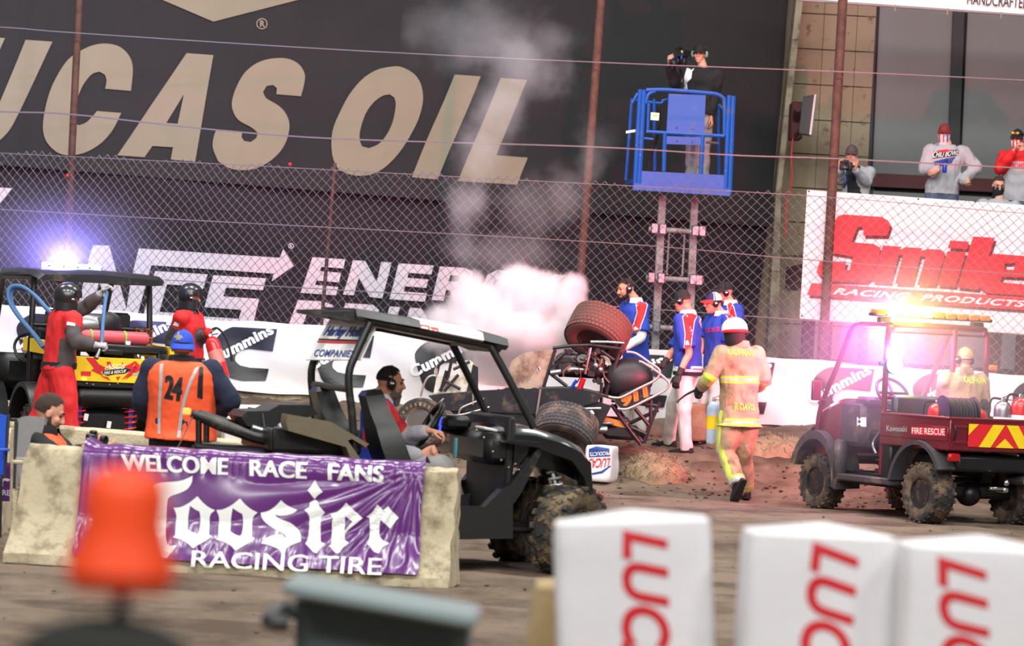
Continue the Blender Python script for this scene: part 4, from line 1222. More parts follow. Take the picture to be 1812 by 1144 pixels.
hm = MB(); hm.tube([ff.T(sin(a) * .136, -.01 + cos(a) * .157, .014) for a in [pi * .42 + pi * 1.16 * i / 24 for i in range(25)]], .013, 8, flat=1.3); obj('helmet_band', hm, m_red_cloth, he, world=True)
hm = MB(); hm.box(ff.T(0, -.172, .016), (.05, .006, .018), .001, rot=ff.R); obj('helmet_badge', hm, m_white_ink, he, world=True)
collar(ff, m_tan, .07, .095, open_=.2)
decal(ff.root, ff.topmb, m_lime, text='KAUFMAN', quad=Q1([(618, 384), (738, 392), (738, 418), (618, 410)]), bold=.02, name='name_lettering', lift=.010, ml=.012)
decal(ff.root, ff.topmb, m_lime, text='R DAVIS', quad=Q1([(652, 632), (745, 640), (742, 668), (652, 668)]), bold=.02, name='name_lettering', lift=.013, ml=.012)

# ---- crew in blue, red and white shirts
def official(label, d, hip, neck, head, yaw, face, arms, legs, undersleeve=False, gl=None, seen=True, group=None, sleeve=.62, sw=.185, bulk=1.03):
    p = person(label, d, hip, neck, head, yaw, face=face, arms=arms, legs=legs, sw=sw, bulk=bulk, top='short', hem=-.10, tmats=[m_blue_shirt, m_red_cloth, m_white_cloth],
        tcls=lambda i: (2 if abs(i['h'] - .015) < .022 else (1 if i['h'] < -.06 else (2 if i['h'] < -.035 else 0))) if not i['arm'] else 0,
        bmats=m_white_pants, skin=m_skin_red, gloves=gl, shoes=m_blackcl, brow=m_hair_dark, sleeve=sleeve)
    collar(p, m_white_cloth, .052, .078)
    belt(p, m_blackcl, -.10, .185, .137, name='belt')
    return p
def shoulder_panel(p, red, parent_mb, w=.4):
    """red shoulder panel edged with white piping, running down the sleeve"""
    c = V((sum(x for x, y in red) / len(red), sum(y for x, y in red) / len(red), 0))
    big = []
    n = len(red)
    for i in range(n):
        a, b, e = V((*red[i - 1], 0)), V((*red[i], 0)), V((*red[(i + 1) % n], 0))
        t = ((b - a).normalized() + (e - b).normalized()).normalized(); nn = V((-t.y, t.x, 0))
        if nn.dot(b - c) < 0: nn = -nn
        big.append((b.x + nn.x * w * 3.4, b.y + nn.y * w * 3.4))
    decal(p.root, parent_mb, m_white_cloth, loops_px=[[big]], name='piping', lift=.004, dref=42)
    decal(p.root, parent_mb, m_red_cloth, loops_px=[[red]], name='shoulder_panel', lift=.007, dref=42)

o1p = official('bearded crewman in blue shirt with headset leaning behind the upturned tyre', 43.0, (1126, 648), (1123, 534), (1108, 513), -56, (-72, -16, 4),
    {'L': [(1134, 598, -.24), (1104, 616, -.36)], 'R': [(1094, 592, .12), (1078, 608, -.14)]}, None, sw=.165, bulk=.96)
hair(o1p, m_hair_dark); beard(o1p, m_hair_dark); headset(o1p, boom=-1)
shoulder_panel(o1p, Q2([(262, 330), (330, 275), (372, 345), (345, 450), (310, 540), (285, 640), (205, 612), (245, 520), (275, 420)]), o1p.topmb)
decal(o1p.root, o1p.topmb, m_red_print, text='LUCAS OIL', quad=Q2([(60, 425), (188, 480), (172, 530), (50, 478)]), bold=.008, shear=.2, name='shirt_print', lift=.005, dref=43)
decal(o1p.root, o1p.topmb, m_white_ink, loops_px=[[Q2([(222, 575), (250, 560), (285, 585), (270, 612), (235, 610)])]], name='sleeve_badge', lift=.009, dref=43)
mb = MB(); S, E, W2 = o1p.sh['L'], *o1p.arm['L']; mb.tube([S.lerp(E, .7), E, E.lerp(W2, .5), W2], [.062, .056, .05, .042], 14, sm=3)
obj('undersleeve', remesh(mb, .011, 2), m_white_cloth, o1p.root, world=True, ang=180)

o2p = official('crewman with black cap and headset seen from behind his shoulder, gloved hand lowered', 42.0, (1217, 652), (1217, 556), (1207, 534), -118, (-112, -14, 0),
    {'L': [(1219, 624, -.22), (1203, 661, -.30)], 'R': [(1189, 625, .10), (1176, 642, -.05)]},
    {'L': [(1211, 728, -.10), (1214, 793, -.05)], 'R': [(1190, 722, .22), (1184, 780, .42)]}, gl=m_glove, sleeve=.8)
cap(o2p, m_blackcl, tilt=-.1); headset(o2p, boom=None)
hair(o2p, m_hair_brown, low=-.03, top=1.0)
shoulder_panel(o2p, Q2([(735, 465), (800, 395), (850, 385), (898, 420), (850, 500), (828, 640), (812, 782), (748, 775), (762, 640), (748, 540)]), o2p.topmb)
decal(o2p.root, o2p.topmb, m_white_ink, text='LUCAS OIL', quad=Q2([(895, 440), (965, 570), (938, 620), (900, 520)]), bold=.03, name='shirt_print', lift=.006, dref=42)
decal(o2p.root, o2p.topmb, m_white_ink, loops_px=[[Q2([(762, 712), (785, 700), (802, 745), (762, 752)])]], name='sleeve_badge', lift=.010, dref=42)
decal(o2p.root, o2p.botmb, m_red_print, loops_px=[[Q2([(795, 1045), (828, 1047), (828, 1062), (795, 1060)])]], name='pocket_tag', lift=.004, dref=42)

o3p = official('crewman in white and navy cap with red brim, facing left behind the firefighter', 42.8, (1268, 652), (1274, 557), (1262, 538), -62, (-78, -6, 0),
    {'L': [(1292, 612, -.18), (1285, 650, -.26)], 'R': [(1243, 606, .12), (1236, 634, .0)]},
    {'L': [(1266, 726, -.08), (1262, 790, .0)], 'R': [(1248, 722, .1), (1246, 786, .2)]})
cap(o3p, [m_navycap, m_white_cloth], brimmat=m_red_cloth, cls=lambda q: 0 if q.y > .015 else 1)
hair(o3p, m_hair_dark, low=-.03, top=1.0); headset(o3p, boom=-1)
shoulder_panel(o3p, Q2([(1140, 425), (1200, 390), (1290, 470), (1310, 520), (1200, 500), (1185, 455)]), o3p.topmb)
decal(o3p.root, o3p.topmb, m_red_print, text='LUCAS OIL', quad=Q2([(965, 580), (1112, 560), (1108, 610), (960, 626)]), bold=.008, shear=.2, name='shirt_print', lift=.006, dref=42.8)

o4p = official('crewman half hidden behind the man in the tricolour cap', 43.6, (1296, 645), (1291, 538), (1281, 519), -66, (-80, -4, 0), None, None)
cap(o4p, m_blackcl); headset(o4p, boom=None)
shoulder_panel(o4p, Q2([(1180, 300), (1220, 300), (1250, 380), (1275, 470), (1230, 460), (1195, 400)]), o4p.topmb)

# ---- two men in red fire suits
suitc = lambda i: 1 if (i['arm'] and i['t'] > .10) or (abs(i['s']) > .165 and .04 < i['h'] < .55) else 0
rs1 = person('man in red fire suit and black helmet holding a hose wand at the rescue buggy', 37.0, (103, 655), (117, 552), (120, 531), 118, face=(100, -4, 0),
    arms={'R': [(131, 604, -.30), (166, 611, -.30)], 'L': [(150, 545, .25), (176, 522, .16)]},
    legs={'R': [(120, 735, -.12), (138, 815, -.10)], 'L': [(74, 728, .10), (34, 808, .10)]},
    sw=.2, bulk=1.1, top='long', hem=-.10, tmats=[m_redsuit, m_greysuit], tcls=suitc, bmats=m_redsuit, bname='suit_legs', tname='suit_top', gloves=[m_greycl][0], shoes=m_blackcl, boots=True, eyes=False, loose=1.3, pantw=1.18,
    hdir=((.6, 0, .7), (.9, 0, .05)), hnrm=((.6, -.2, -.5), (.1, .4, -.8)), curl=(.9, 1.3), base=0)
belt(rs1, m_blackcl, .08, .192, .150, .03)
rs2 = person('man in red fire suit and black helmet carrying a red extinguisher by the white banner', 40.2, (334, 646), (334, 552), (337, 529), 72, face=(78, -2, 0),
    arms={'R': [(303, 604, -.08), (322, 632, -.22)], 'L': [(350, 602, .02), (366, 592, -.22)]},
    sw=.2, bulk=1.08, top='long', hem=-.10, tmats=[m_redsuit, m_greysuit], tcls=suitc, bmats=m_redsuit, bname='suit_legs', tname='suit_top', gloves=m_redsuit, shoes=m_blackcl, boots=True, eyes=False, loose=1.3, base=0.0,
    hdir=(None, None), curl=(1.2, 1.0))
belt(rs2, m_blackcl, .08, .19, .148, .03)
for p in (rs1, rs2):
    mb = MB(); k = 1
    mb.ball(p.T(0, -.005, .04), [.122, .142, .132], rot=p.R, nu=30, nv=22, keep=lambda q: not (q.y > .05 and q.z < .035) and q.z > -.09)
    h = obj('helmet', mb, m_helmet_black, p.root, world=True)
    mb = MB(); mb.loft([[p.T(sin(a) * .118, -.005 + cos(a) * .138, z) for a in [radians(40) + radians(280) * i / 24 for i in range(25)]] for z in (.0, -.07, -.12)], caps=False)
    obj('helmet_skirt', mb, m_helmet_black, h, world=True)
    mb = MB(); vis = [[p.T(sin(a) * .135 * s2, -.005 + cos(a) * .150 * s2, z) for a in [radians(-62 + 124 * i / 14) for i in range(15)]] for s2, z in ((1.0, .035), (1.02, .07), (.95, .115))]
    mb.loft(vis, caps=False); obj('visor', mb, m_blackplastic, h, world=True)
    mb = MB(); mb.ball(p.T(0, .012, -.052), [.076, .092, .092], rot=p.R, nu=18, nv=12, keep=lambda q: q.z < .055)
    obj('balaclava', mb, m_blackcl, p.root, world=True)
    mb = MB()
    for sx in (-1, 1): mb.box(p.T(sx * .120, .01, .03), (.010, .06, .018), .002, rot=p.R)
    mb2 = MB(); mb2.box(p.T(-.123, .02, .015), (.010, .07, .014), .002, rot=p.R); obj('helmet_badge', mb2, m_white_ink, h, world=True)
    collar(p, m_greysuit, .05, .082, open_=.25)
decal(rs1.root, rs1.topmb, m_white_ink, loops_px=[[zl([(398, 435), (448, 445), (446, 462), (396, 455)], 3.363, 0, 440)]], name='sleeve_badge', lift=.005, dref=37)
decal(rs2.root, rs2.topmb, m_white_ink, loops_px=[[zl([(330, 450), (352, 462), (348, 478), (318, 468)], 3.01, 200, 420)]], name='sleeve_badge', lift=.005, dref=40.2)
decal(rs1.root, rs1.topmb, m_white_ink, text='FIRE', quad=zl([(288, 485), (290, 425), (312, 425), (308, 485)], 3.363, 0, 440), name='suit_lettering', lift=.005, dref=38.5) if False else None

# ---- flagman in the orange vest
vm = person('stout man in blue cap and orange safety vest number 24 seen from behind', 27.5, (320, 776), (322, 640), (323, 617), 178, face=(186, -6, 0),
    arms={'L': [(250, 708, .02), (272, 748, .24)], 'R': [(407, 712, .0), (372, 742, .26)]}, sw=.205, bulk=1.22, belly=.05, top='long', tname='fleece', tmats=m_navy, bmats=m_blackcl, shoes=m_blackcl, base=0, eyes=False, loose=1.3, hk=.95)
hair(vm, m_hair_brown, low=-.055, top=1.0, side=-.2)
cap(vm, m_bluecap, brim=-1, tilt=-.25, up=-.006)
# the cap is worn back to front: crown emblem over the brim
cm_ = [o for o in vm.root.children if o.name.startswith('cap')][0]
em = [(455, 222), (462, 226), (464, 250), (490, 262), (494, 282), (470, 282), (478, 296), (430, 294), (440, 282), (416, 272), (424, 256), (448, 250), (448, 228)]
decal(vm.root, wmb(cm_), m_lime if False else m_cream, loops_px=[[Q8(em)]], name='cap_emblem', lift=.004, dref=27.5)
mb = MB(); rings = []
for t, w2, dp, fo in [(-.02, .182, .132, -.0), (.10, .178, .130, .03), (.25, .172, .145, .05), (.40, .17, .148, .045), (.55, .172, .134, .02), (.72, .178, .125, .0), (.86, .168, .112, -.01), (.95, .13, .088, -.02), (1.0, .086, .074, -.014)]:
    rings.append(ellring(vm.hip + vm.sp * t + vm.f * fo, vm.l, vm.f, w2 * 1.24 + .034, dp * 1.22 + .052, 32, 2.3))
mb.loft(rings, caps=True)
vmb = remesh(mb, .0125, 2, fold=lambda q: .008 * noise.noise(V((q.x * 9, q.y * 9, q.z * 3))) + .004 * noise.noise(q * 24))
vest = obj('safety_vest', vmb, m_orange, vm.root, world=True, ang=180)
allm = [vmb, vm.topmb]
decal(vest, allm, m_reflect, loops_px=[[Q8([(300, 500), (328, 492), (322, 640), (308, 860), (304, 1090), (280, 1085), (284, 860), (294, 640)])]], name='reflective_stripe', lift=.005, dref=27.5)
decal(vest, allm, m_reflect, loops_px=[[Q8([(598, 530), (634, 520), (570, 650), (520, 800), (490, 960), (472, 1122), (444, 1118), (462, 960), (492, 800), (545, 640)])]], name='reflective_stripe', lift=.005, dref=27.5)
decal(vest, allm, m_black_ink, loops_px=[[Q8([(632, 522), (668, 520), (664, 640), (660, 795), (614, 780), (622, 650)])]], name='black_edge', lift=.006, dref=27.5)
decal(vest, allm, m_black_ink, text='24', quad=Q8([(350, 590), (497, 612), (470, 815), (340, 790)]), bold=.02, embolden=1.6, name='number', lift=.006, dref=27.5)
collar(vm, m_blackcl, .05, .088, open_=.1)

# ---- photographer crouching behind the barrier
cp = person('dark haired photographer in orange vest crouching behind the barrier looking at his camera', 26.2, (74, 862), (80, 765), (87, 733), 78, face=(100, -22, 0),
    arms={'R': [(116, 818, -.20), (146, 793, -.16)], 'L': [(126, 806, .16), (168, 796, .02)]},
    legs={'R': [(140, 880, -.14), (120, 962, -.14)], 'L': [(145, 876, .12), (128, 958, .12)]}, sw=.18, top='long', tname='jacket', tmats=m_blackcl, bmats=m_jeans, shoes=m_blackcl, hk=.98, brow=m_hair_brown, curl=(.7, .6),
    hdir=((1, .1, .1), (.9, -.2, .25)), hnrm=((0, 0, 1), (-.2, 0, 1)), base=0)
hair(cp, m_hair_brown, top=1.07, line=.066, low=-.045)
beard(cp, m_hair_brown, .8)
mb = MB(); rings = []
for t, w2, dp, fo in ST if False else [(-.02, .18, .132, 0), (.3, .17, .122, 0), (.6, .176, .126, 0), (.8, .175, .118, 0), (.93, .13, .09, -.01), (.99, .088, .076, -.01)]:
    rings.append(ellring(cp.hip + cp.sp * t + cp.f * fo, cp.l, cp.f, w2 + .02, dp + .026, 28, 2.3))
mb.loft(rings); obj('safety_vest', remesh(mb, .0125, 2), m_orange, cp.root, world=True, ang=180)
collar(cp, m_blackcl, .06, .085, open_=.3)

# ---- cameraman in the lift basket
cmn = person('cameraman in black jacket and green ear defenders standing in the blue lift basket', 47.55, (1232, 190), (1243, 122), (1238, 96), -14, face=(-14, -4, 0),
    arms={'R': [(1196, 150, -.25), (1184, 112, -.42)], 'L': [(1264, 168, -.02), (1258, 206, -.10)]}, legs={'R': [(1226, 256, -.06), (1222, 309, 0)], 'L': [(1246, 258, -.04), (1244, 310, .02)]},
    sw=.2, bulk=1.12, top='long', hem=-.17, tname='jacket', tmats=m_blackcl, bmats=m_greypants, shoes=m_blackcl, brow=m_hair_dark, hdir=((.2, -.2, -1), (-.1, -.6, .5)), curl=(.5, 1.0), loose=1.3)
cap(cmn, m_blackcl); m_greencup = mat('pale_green_ear_cup', (120, 168, 130), .5, var=.06, bump=0)
headset(cmn, cup=m_greencup)
decal(cmn.root, cmn.topmb, m_white_ink, loops_px=[[zl(q, 3.8143, 1100, 60)] for q in ([(440, 230), (478, 240), (470, 300), (440, 330), (445, 382), (400, 385), (412, 330), (425, 280)], [(455, 225), (490, 232), (482, 250), (452, 240)])], name='shirt_print', lift=.005, dref=47)

# ---- people on the deck at the right
DK = DECK_Z
sp1 = person('spectator in grey jacket and dark cap taking a picture beside the post', 47.6, (1515, 356), (1512, 294), (1507, 275), -16, face=(-14, -4, 0),
    arms={'R': [(1486, 320, -.12), (1488, 300, -.34)], 'L': [(1533, 324, -.12), (1513, 300, -.34)]}, top='long', tname='jacket', tmats=[m_greycl, m_blackcl], tcls=lambda i: 1 if not i['arm'] and i['f'] > .03 and abs(i['s']) < .085 else 0,
    bmats=m_blackcl, shoes=m_blackcl, base=DK, brow=m_hair_dark, hdir=((.3, -.2, 1), (-.3, -.2, 1)), curl=(.8, .8))
cap(sp1, m_greysuit)
decal(sp1.root, sp1.topmb, m_blue_ink, loops_px=[[zl([(462, 975), (474, 975), (482, 1015), (458, 1060), (452, 1050), (470, 1012)], 3.177, 1350, 0)]], name='lanyard', lift=.006, dref=47)
sp2 = person('spectator in grey hooded sweatshirt with a mask pulled over his face', 47.6, (1666, 343), (1676, 259), (1671, 237), 4, face=(-6, -6, 0),
    arms={'R': [(1635, 300, -.06), (1661, 300, -.30)], 'L': [(1729, 296, .0), (1700, 322, -.14)]}, sw=.2, bulk=1.1, top='long', tname='sweatshirt', tmats=m_greycl, bmats=m_jeans, shoes=m_blackcl, base=DK, loose=1.5,
    hdir=((.9, -.3, .2), (-.8, -.2, -.4)), hnrm=((.2, 1, 0), (0, 1, .2)), curl=(1.3, .7), brow=m_hair_brown)
m_redcap = mat('maroon_cap_cloth', (120, 36, 34), .8, var=.15, s=20, bump=.2)
cap(sp2, m_redcap)
def mask(p, m, low=-.13):
    k = p.hk; mb = MB(); mb.loft([[p.T(sin(a) * r, -.005 + cos(a) * r * 1.22 + fo, z) for a in [2 * pi * i / 26 for i in range(26)]] for r, z, fo in ((.083, .005, .006), (.083, -.04, .012), (.074, -.09, .012), (.066, -.13, 0), (.078, -.17, -.01))], caps=False)
    return obj('face_mask', mb, m, p.root, world=True)
m_flagmask = mat('white_printed_mask', (214, 208, 218), .8, var=.12, s=20, bump=.2)
fm = mask(sp2, m_flagmask)
fmb = wmb(fm)
for x in (1661, 1668, 1675): decal(fm, fmb, m_blue_ink if x > 1670 else m_red_print, loops_px=[[[(x, 228), (x + 2.2, 228), (x + 2.6, 252), (x + .6, 252)]]], name='mask_stripe', lift=.004, dref=47.6)
mb = MB(); mb.tube([sp2.T(sin(a) * .115, -.02 + cos(a) * .12, -.19 - .03 * cos(a)) for a in [2 * pi * i / 24 for i in range(24)]], .034, 10, closed=True); obj('hood', remesh(mb, .012, 2), m_greycl, sp2.root, world=True, ang=180)
decal(sp2.root, sp2.topmb, m_blackcl, loops_px=[[zl([(960, 850), (1100, 842), (1098, 875), (955, 893)], 3.177, 1350, 0)]], name='shirt_print', lift=.004, dref=47.6)
decal(sp2.root, sp2.topmb, m_white_ink, text='CHILI BOWL', quad=zl([(958, 852), (1102, 846), (1098, 872), (955, 888)], 3.177, 1350, 0), bold=.0, shear=.25, name='shirt_lettering', lift=.008, dref=47.6)
decal(sp2.root, sp2.topmb, m_blue_ink, loops_px=[[zl([(1010, 895), (1085, 880), (1060, 918), (1030, 935), (965, 930), (960, 910)], 3.177, 1350, 0)]], name='shirt_print', lift=.004, dref=47.6)
decal(sp2.root, sp2.topmb, m_red_print, loops_px=[[zl([(985, 845), (1035, 840), (1060, 850), (990, 858)], 3.177, 1350, 0)]], name='shirt_print', lift=.009, dref=47.6)
sp3 = person('spectator in red sleeved sweatshirt with goggles on his cap at the right edge', 47.8, (1800, 356), (1806, 270), (1800, 247), -18, face=(-28, -4, 0),
    arms={'R': [(1769, 300, -.10), (1794, 266, -.26)], 'L': [(1842, 318, .0), (1835, 360, -.06)]}, sw=.2, bulk=1.1, top='long', tname='sweatshirt', tmats=[m_greycl, m_redsuit], tcls=lambda i: 1 if i['arm'] or i['h'] > .8 else 0, bmats=m_jeans, shoes=m_blackcl, base=DK, loose=1.4,
    hdir=((.3, -.3, 1), None), curl=(1.1, .7), brow=m_hair_dark)
cap(sp3, m_blackcl)
m_redmask = mat('red_striped_mask', (196, 60, 66), .8, var=.2, s=30, bump=.2)
fm = mask(sp3, m_redmask); fmb = wmb(fm)
for x in (1789, 1795, 1801): decal(fm, fmb, m_white_ink, loops_px=[[[(x, 240), (x + 2.6, 240), (x + 2.6, 262), (x, 262)]]], name='mask_stripe', lift=.004, dref=47.8)
mb = MB()
for sx in (-1, 1): mb.ball(sp3.T(sx * .034, .104, .085), (.032, .014, .022), rot=sp3.R, nu=12, nv=8)
gg = obj('goggles', mb, mat('amber_lens', (190, 140, 70), .12, metal=.6, var=.1, bump=0), sp3.root, world=True)
mb = MB(); mb.tube([sp3.T(sin(a) * .09, -.01 + cos(a) * .112, .083) for a in [2 * pi * i / 24 for i in range(24)]], .012, 8, closed=True, flat=.6); obj('goggle_strap', mb, m_blackcl, gg, world=True)
decal(sp3.root, sp3.topmb, m_red_print, text='HOME', quad=zl([(1390, 918), (1478, 915), (1478, 945), (1388, 945)], 3.177, 1350, 0), bold=.03, name='shirt_lettering', lift=.006, dref=47.8)
sp4 = person('seated spectator with a dark face mask, just his head above the banner', 46.9, (1766, 420), (1768, 354), (1767, 330), 0, face=(4, -14, 0),
    arms={'R': [(1740, 396, -.05), (1752, 420, -.3)], 'L': [(1796, 396, -.05), (1784, 420, -.3)]}, legs={'R': [(1752, 428, -.36), (1752, 478, -.20)], 'L': [(1784, 430, -.36), (1784, 480, -.20)]}, sw=.2, top='long', tname='shirt', tmats=m_greycl, bmats=m_jeans, shoes=m_blackcl, base=DK, brow=m_hair_grey)
hair(sp4, m_hair_brown); mask(sp4, m_blackcl)
# ================================================================== VEHICLES
m_tyre = mat('tyre_rubber', (44, 40, 40), .85, var=.2, s=8, bump=.2, bs=60, dirt=((112, 92, 74), .45, 7))
m_tyre_mud = mat('muddy_tyre_rubber', (42, 40, 38), .9, var=.25, s=10, bump=.3, bs=60, dirt=((112, 96, 72), .42, 7))
m_rim = mat('dark_wheel', (52, 48, 50), .45, metal=.4, var=.15, dirt=((110, 92, 78), .3, 8))
m_maroon = mat('maroon_body_paint', (104, 16, 32), .32, var=.08, s=3, bump=.02, coat=.3, dirt=((96, 60, 52), .12, 4))
m_redtube = mat('maroon_tube_paint', (104, 18, 36), .4, var=.08, bump=0)
m_charplast = mat('charcoal_plastic', (62, 58, 62), .6, var=.1, s=8, bump=.1, bs=120, dirt=((112, 96, 84), .25, 5))
m_blackbody = mat('dusty_black_plastic', (19, 20, 20), .42, var=.15, s=5, bump=.06, dirt=((78, 72, 60), .10, 3.5))
m_blackgloss = mat('black_body_paint', (20, 21, 22), .22, var=.1, s=5, bump=.02, coat=.4)
m_dustplank = mat('dust_coated_plastic', (104, 94, 76), .85, var=.15, s=8, bump=.15)
m_yellow = mat('signal_yellow', (244, 206, 24), .45, var=.05, bump=0)
m_amber_lit = mat('lit_amber_lens', (255, 214, 60), .3, var=0, bump=0, emit=40)
m_amber = mat('amber_lens', (226, 120, 60), .25, var=.1, bump=0)
m_cyan_lit = mat('lit_cyan_lens', (170, 250, 250), .3, var=0, bump=0, emit=16)
m_blue_lit = mat('lit_blue_lens', (160, 200, 255), .3, var=0, bump=0, emit=14)
m_white_lit = mat('lit_white_lens', (255, 250, 255), .3, var=0, bump=0, emit=20)
m_orange_lit = mat('lit_orange_lens', (255, 96, 40), .3, var=0, bump=0, emit=7)
m_redlens = mat('red_lens', (170, 20, 22), .2, var=.1, bump=0)
m_extred = mat('extinguisher_red', (206, 30, 34), .3, var=.05, bump=0, coat=.3)
m_bluehose = mat('blue_hose', (62, 104, 150), .55, var=.1, bump=.05)
m_copper = mat('copper_fitting', (176, 106, 70), .35, metal=.8, var=.15, bump=0)
m_hosedark = mat('dark_hose', (38, 28, 40), .7, var=.2, bump=.2)
m_glowgreen = mat('green_strap', (120, 200, 60), .7, var=.1)

def wheel(root, C, ax, R, w2, rr, tyre=None, rim=None, knobs='mud', name='wheel', world=False, lugs=5, ks=1.0):
    C = V(C); ax = V(ax).normalized()
    mb = MB(); h = w2 / 2
    mb.lathe([(rr, -h * .78), (rr * 1.05, -h * .84), (R * .80, -h), (R * .92, -h * .95), (R * .975, -h * .78), (R, -h * .5), (R * 1.005, 0), (R, h * .5), (R * .975, h * .78), (R * .92, h * .95), (R * .80, h), (rr * 1.05, h * .84), (rr, h * .78), (rr * .97, 0), (rr, -h * .78)], C, ax, 40)
    u = ax.orthogonal().normalized(); v = ax.cross(u)
    def blk(a, o, sz, skew=0.):
        rd = u * cos(a) + v * sin(a); tg = ax.cross(rd)
        t2 = tg * cos(skew) + ax * sin(skew); a2 = ax * cos(skew) - tg * sin(skew)
        rm = M(((rd.x, t2.x, a2.x), (rd.y, t2.y, a2.y), (rd.z, t2.z, a2.z)))
        drop = R * (.0 if abs(o) < h * .5 else .03 * ((abs(o) - h * .5) / (h * .5)) ** 1.5)
        mb.box(C + rd * (R - drop) + ax * o, sz, .004, rot=rm)
    if knobs == 'mud':
        n = int(19 / ks ** .5)
        for i in range(n):
            a = 2 * pi * i / n
            for o, da, sk in ((-h * .36, 0, .5), (h * .36, .5, -.5)): blk(a + da * 2 * pi / n, o, (R * .085 * ks, R * .15 * ks, h * .52 * ks), sk)
            blk(a + .25 * 2 * pi / n, 0, (R * .075 * ks, R * .11 * ks, h * .3), .0)
            for o, da in ((-h * .86, .5), (h * .86, 0)): blk(a + da * 2 * pi / n, o, (R * .11 * ks, R * .17 * ks, h * .34 * ks), 0)
    elif knobs == 'race':
        n = 46
        for i in range(n):
            a = 2 * pi * i / n
            for q in range(7): blk(a + (q % 2) * pi / n, h * (-.78 + .26 * q), (R * .035, 2 * pi * R / n * .86, h * .235), 0)
    wb_ = MB()
    wb_.lathe([(rr * 1.02, h * .70), (rr * 1.0, h * .86), (rr * .93, h * .84), (rr * .88, h * .35), (rr * .45, h * .30), (rr * .40, h * .52), (rr * .16, h * .56), (0, h * .56)], C, ax, 30)
    wb_.lathe([(0, -h * .5), (rr * .88, -h * .5), (rr * .93, -h * .84), (rr * 1.0, -h * .86), (rr * 1.02, -h * .7)], C, ax, 30)
    ty = obj(name, mb, tyre or m_tyre, root, world=world, ang=32)
    ro = obj('rim', wb_, rim or m_rim, ty, world=world, ang=30)
    mb = MB()
    for i in range(lugs):
        a = 2 * pi * i / lugs; c = C + ax * (h * .34) + (u * cos(a) + v * sin(a)) * rr * .62
        mb.lathe([(rr * .11, 0), (rr * .11, h * .04), (rr * .08, h * .06)], c, ax, 8)
    obj('wheel_bolts', mb, m_steel, ty, world=world, kind='stuff')
    return ty

# ------------------------------------------------------------ maroon rescue cart at the right
_c = P(1640, 925, 37.14); _yaw = radians(120)
_l = V((-sin(_yaw), cos(_yaw), 0))
_o = V((_c.x, 37.14, 0)) - _l * .53
MU = Frame(_o, _yaw)
mu = thing('rescue_cart', 'maroon utility cart marked FIRE RESCUE with open cargo bed and tube cab', 'utility cart', tuple(_o), _yaw)
FRM[mu.name] = MU.m
def mo(name, mb, m, par=None, **k): return obj(name, mb, m, par or mu, **k)
WB = 1.80
for x, nm in ((0, 'w'), (WB, 'w')):
    for sy in (1, -1): wheel(mu, (x, sy * .53, .29 if x == 0 else .285), (0, sy, 0), .29 if x == 0 else .275, .25 if x == 0 else .22, .15, ks=.66)
# bed
mb = MB(); mb.box((.12, 0, .735), (1.10, 1.28, .04), .01); mo('bed_floor', mb, m_maroon)
for sy in (1, -1):
    mb = MB(); mb.box((.125, sy * .635, .875), (1.14, .022, .30), .008); mb.box((.125, sy * .648, .875), (1.10, .012, .14), .006); mb.tube([(-.44, sy * .64, 1.025), (.69, sy * .64, 1.025)], .016, 8)
    s_ = mo('bed_side', mb, m_maroon)
    if sy > 0:
        bsm = wmb(s_)
        decal(s_, bsm, m_red_print, loops_px=[[zl([(810, 440), (1040, 447), (1040, 506), (810, 494)], 3.813, 1400, 640)]], name='red_label', lift=.003, dref=37, ml=.05)
        decal(s_, bsm, m_white_ink, text='FIRE RESCUE', quad=zl([(814, 447), (1036, 455), (1036, 499), (814, 487)], 3.813, 1400, 640), bold=.008, name='lettering', lift=.006, dref=37, ml=.05)
        decal(s_, bsm, m_reflect, text='Kawasaki', quad=zl([(643, 431), (781, 437), (781, 476), (643, 470)], 3.813, 1400, 640), bold=.01, name='lettering', lift=.005, dref=37, ml=.05)
mb = MB(); mb.box((-.445, 0, .875), (.024, 1.30, .30), .008); mb.box((-.458, 0, .95), (.012, 1.22, .025), .005); mb.box((-.458, 0, .80), (.012, 1.22, .03), .005); mb.tube([(-.445, -.65, 1.025), (-.445, .65, 1.025)], .018, 8)
tg = mo('tailgate', mb, m_maroon)
mb = MB(); mb.box((.69, 0, .90), (.03, 1.28, .32), .008); mo('bed_front', mb, m_maroon)
def tgq(py_, z): return V((-.4665, py_, z))
mb = MB(); c0 = .0; hw_ = .44; z0, z1 = .765, .985
mb.loops([[tgq(c0 - hw_, z0), tgq(c0 + hw_, z0), tgq(c0 + hw_, z1), tgq(c0 - hw_, z1)]])
cp_ = obj('chevron_panel', mb, m_red_print, tg)
mb = MB()
for sg in (1, -1):
    for a0, a1, b0, b1 in ((.0, .0, .0, .11), (.02, .13, .19, .30), (.24, .36, .40, .44)):
        pass
    for top0, top1, bot0, bot1 in ((.01, .15, .17, .31), (.29, .44, .44, .44)):
        pl_ = [(top0, z1), (top1, z1), (bot1, z0), (bot0, z0)] if top0 < .2 else [(.32, z1), (.44, z1), (.44, z1 - .11)]
        mb.loops([[tgq(c0 + sg * y, z) + V((-.003, 0, 0)) for y, z in pl_]])
mb.loops([[tgq(c0, z0 + .09) + V((-.003, 0, 0)), tgq(c0 + .11, z0) + V((-.003, 0, 0)), tgq(c0 - .11, z0) + V((-.003, 0, 0))]])
obj('chevron', mb, m_yellow, tg)
mb = MB(); mb.tube([(-.475, .60, .98), (-.50, .615, .93), (-.50, .62, .86), (-.475, .615, .82)], .010, 7, sm=4); mo('latch_cable', mb, m_blackplastic)
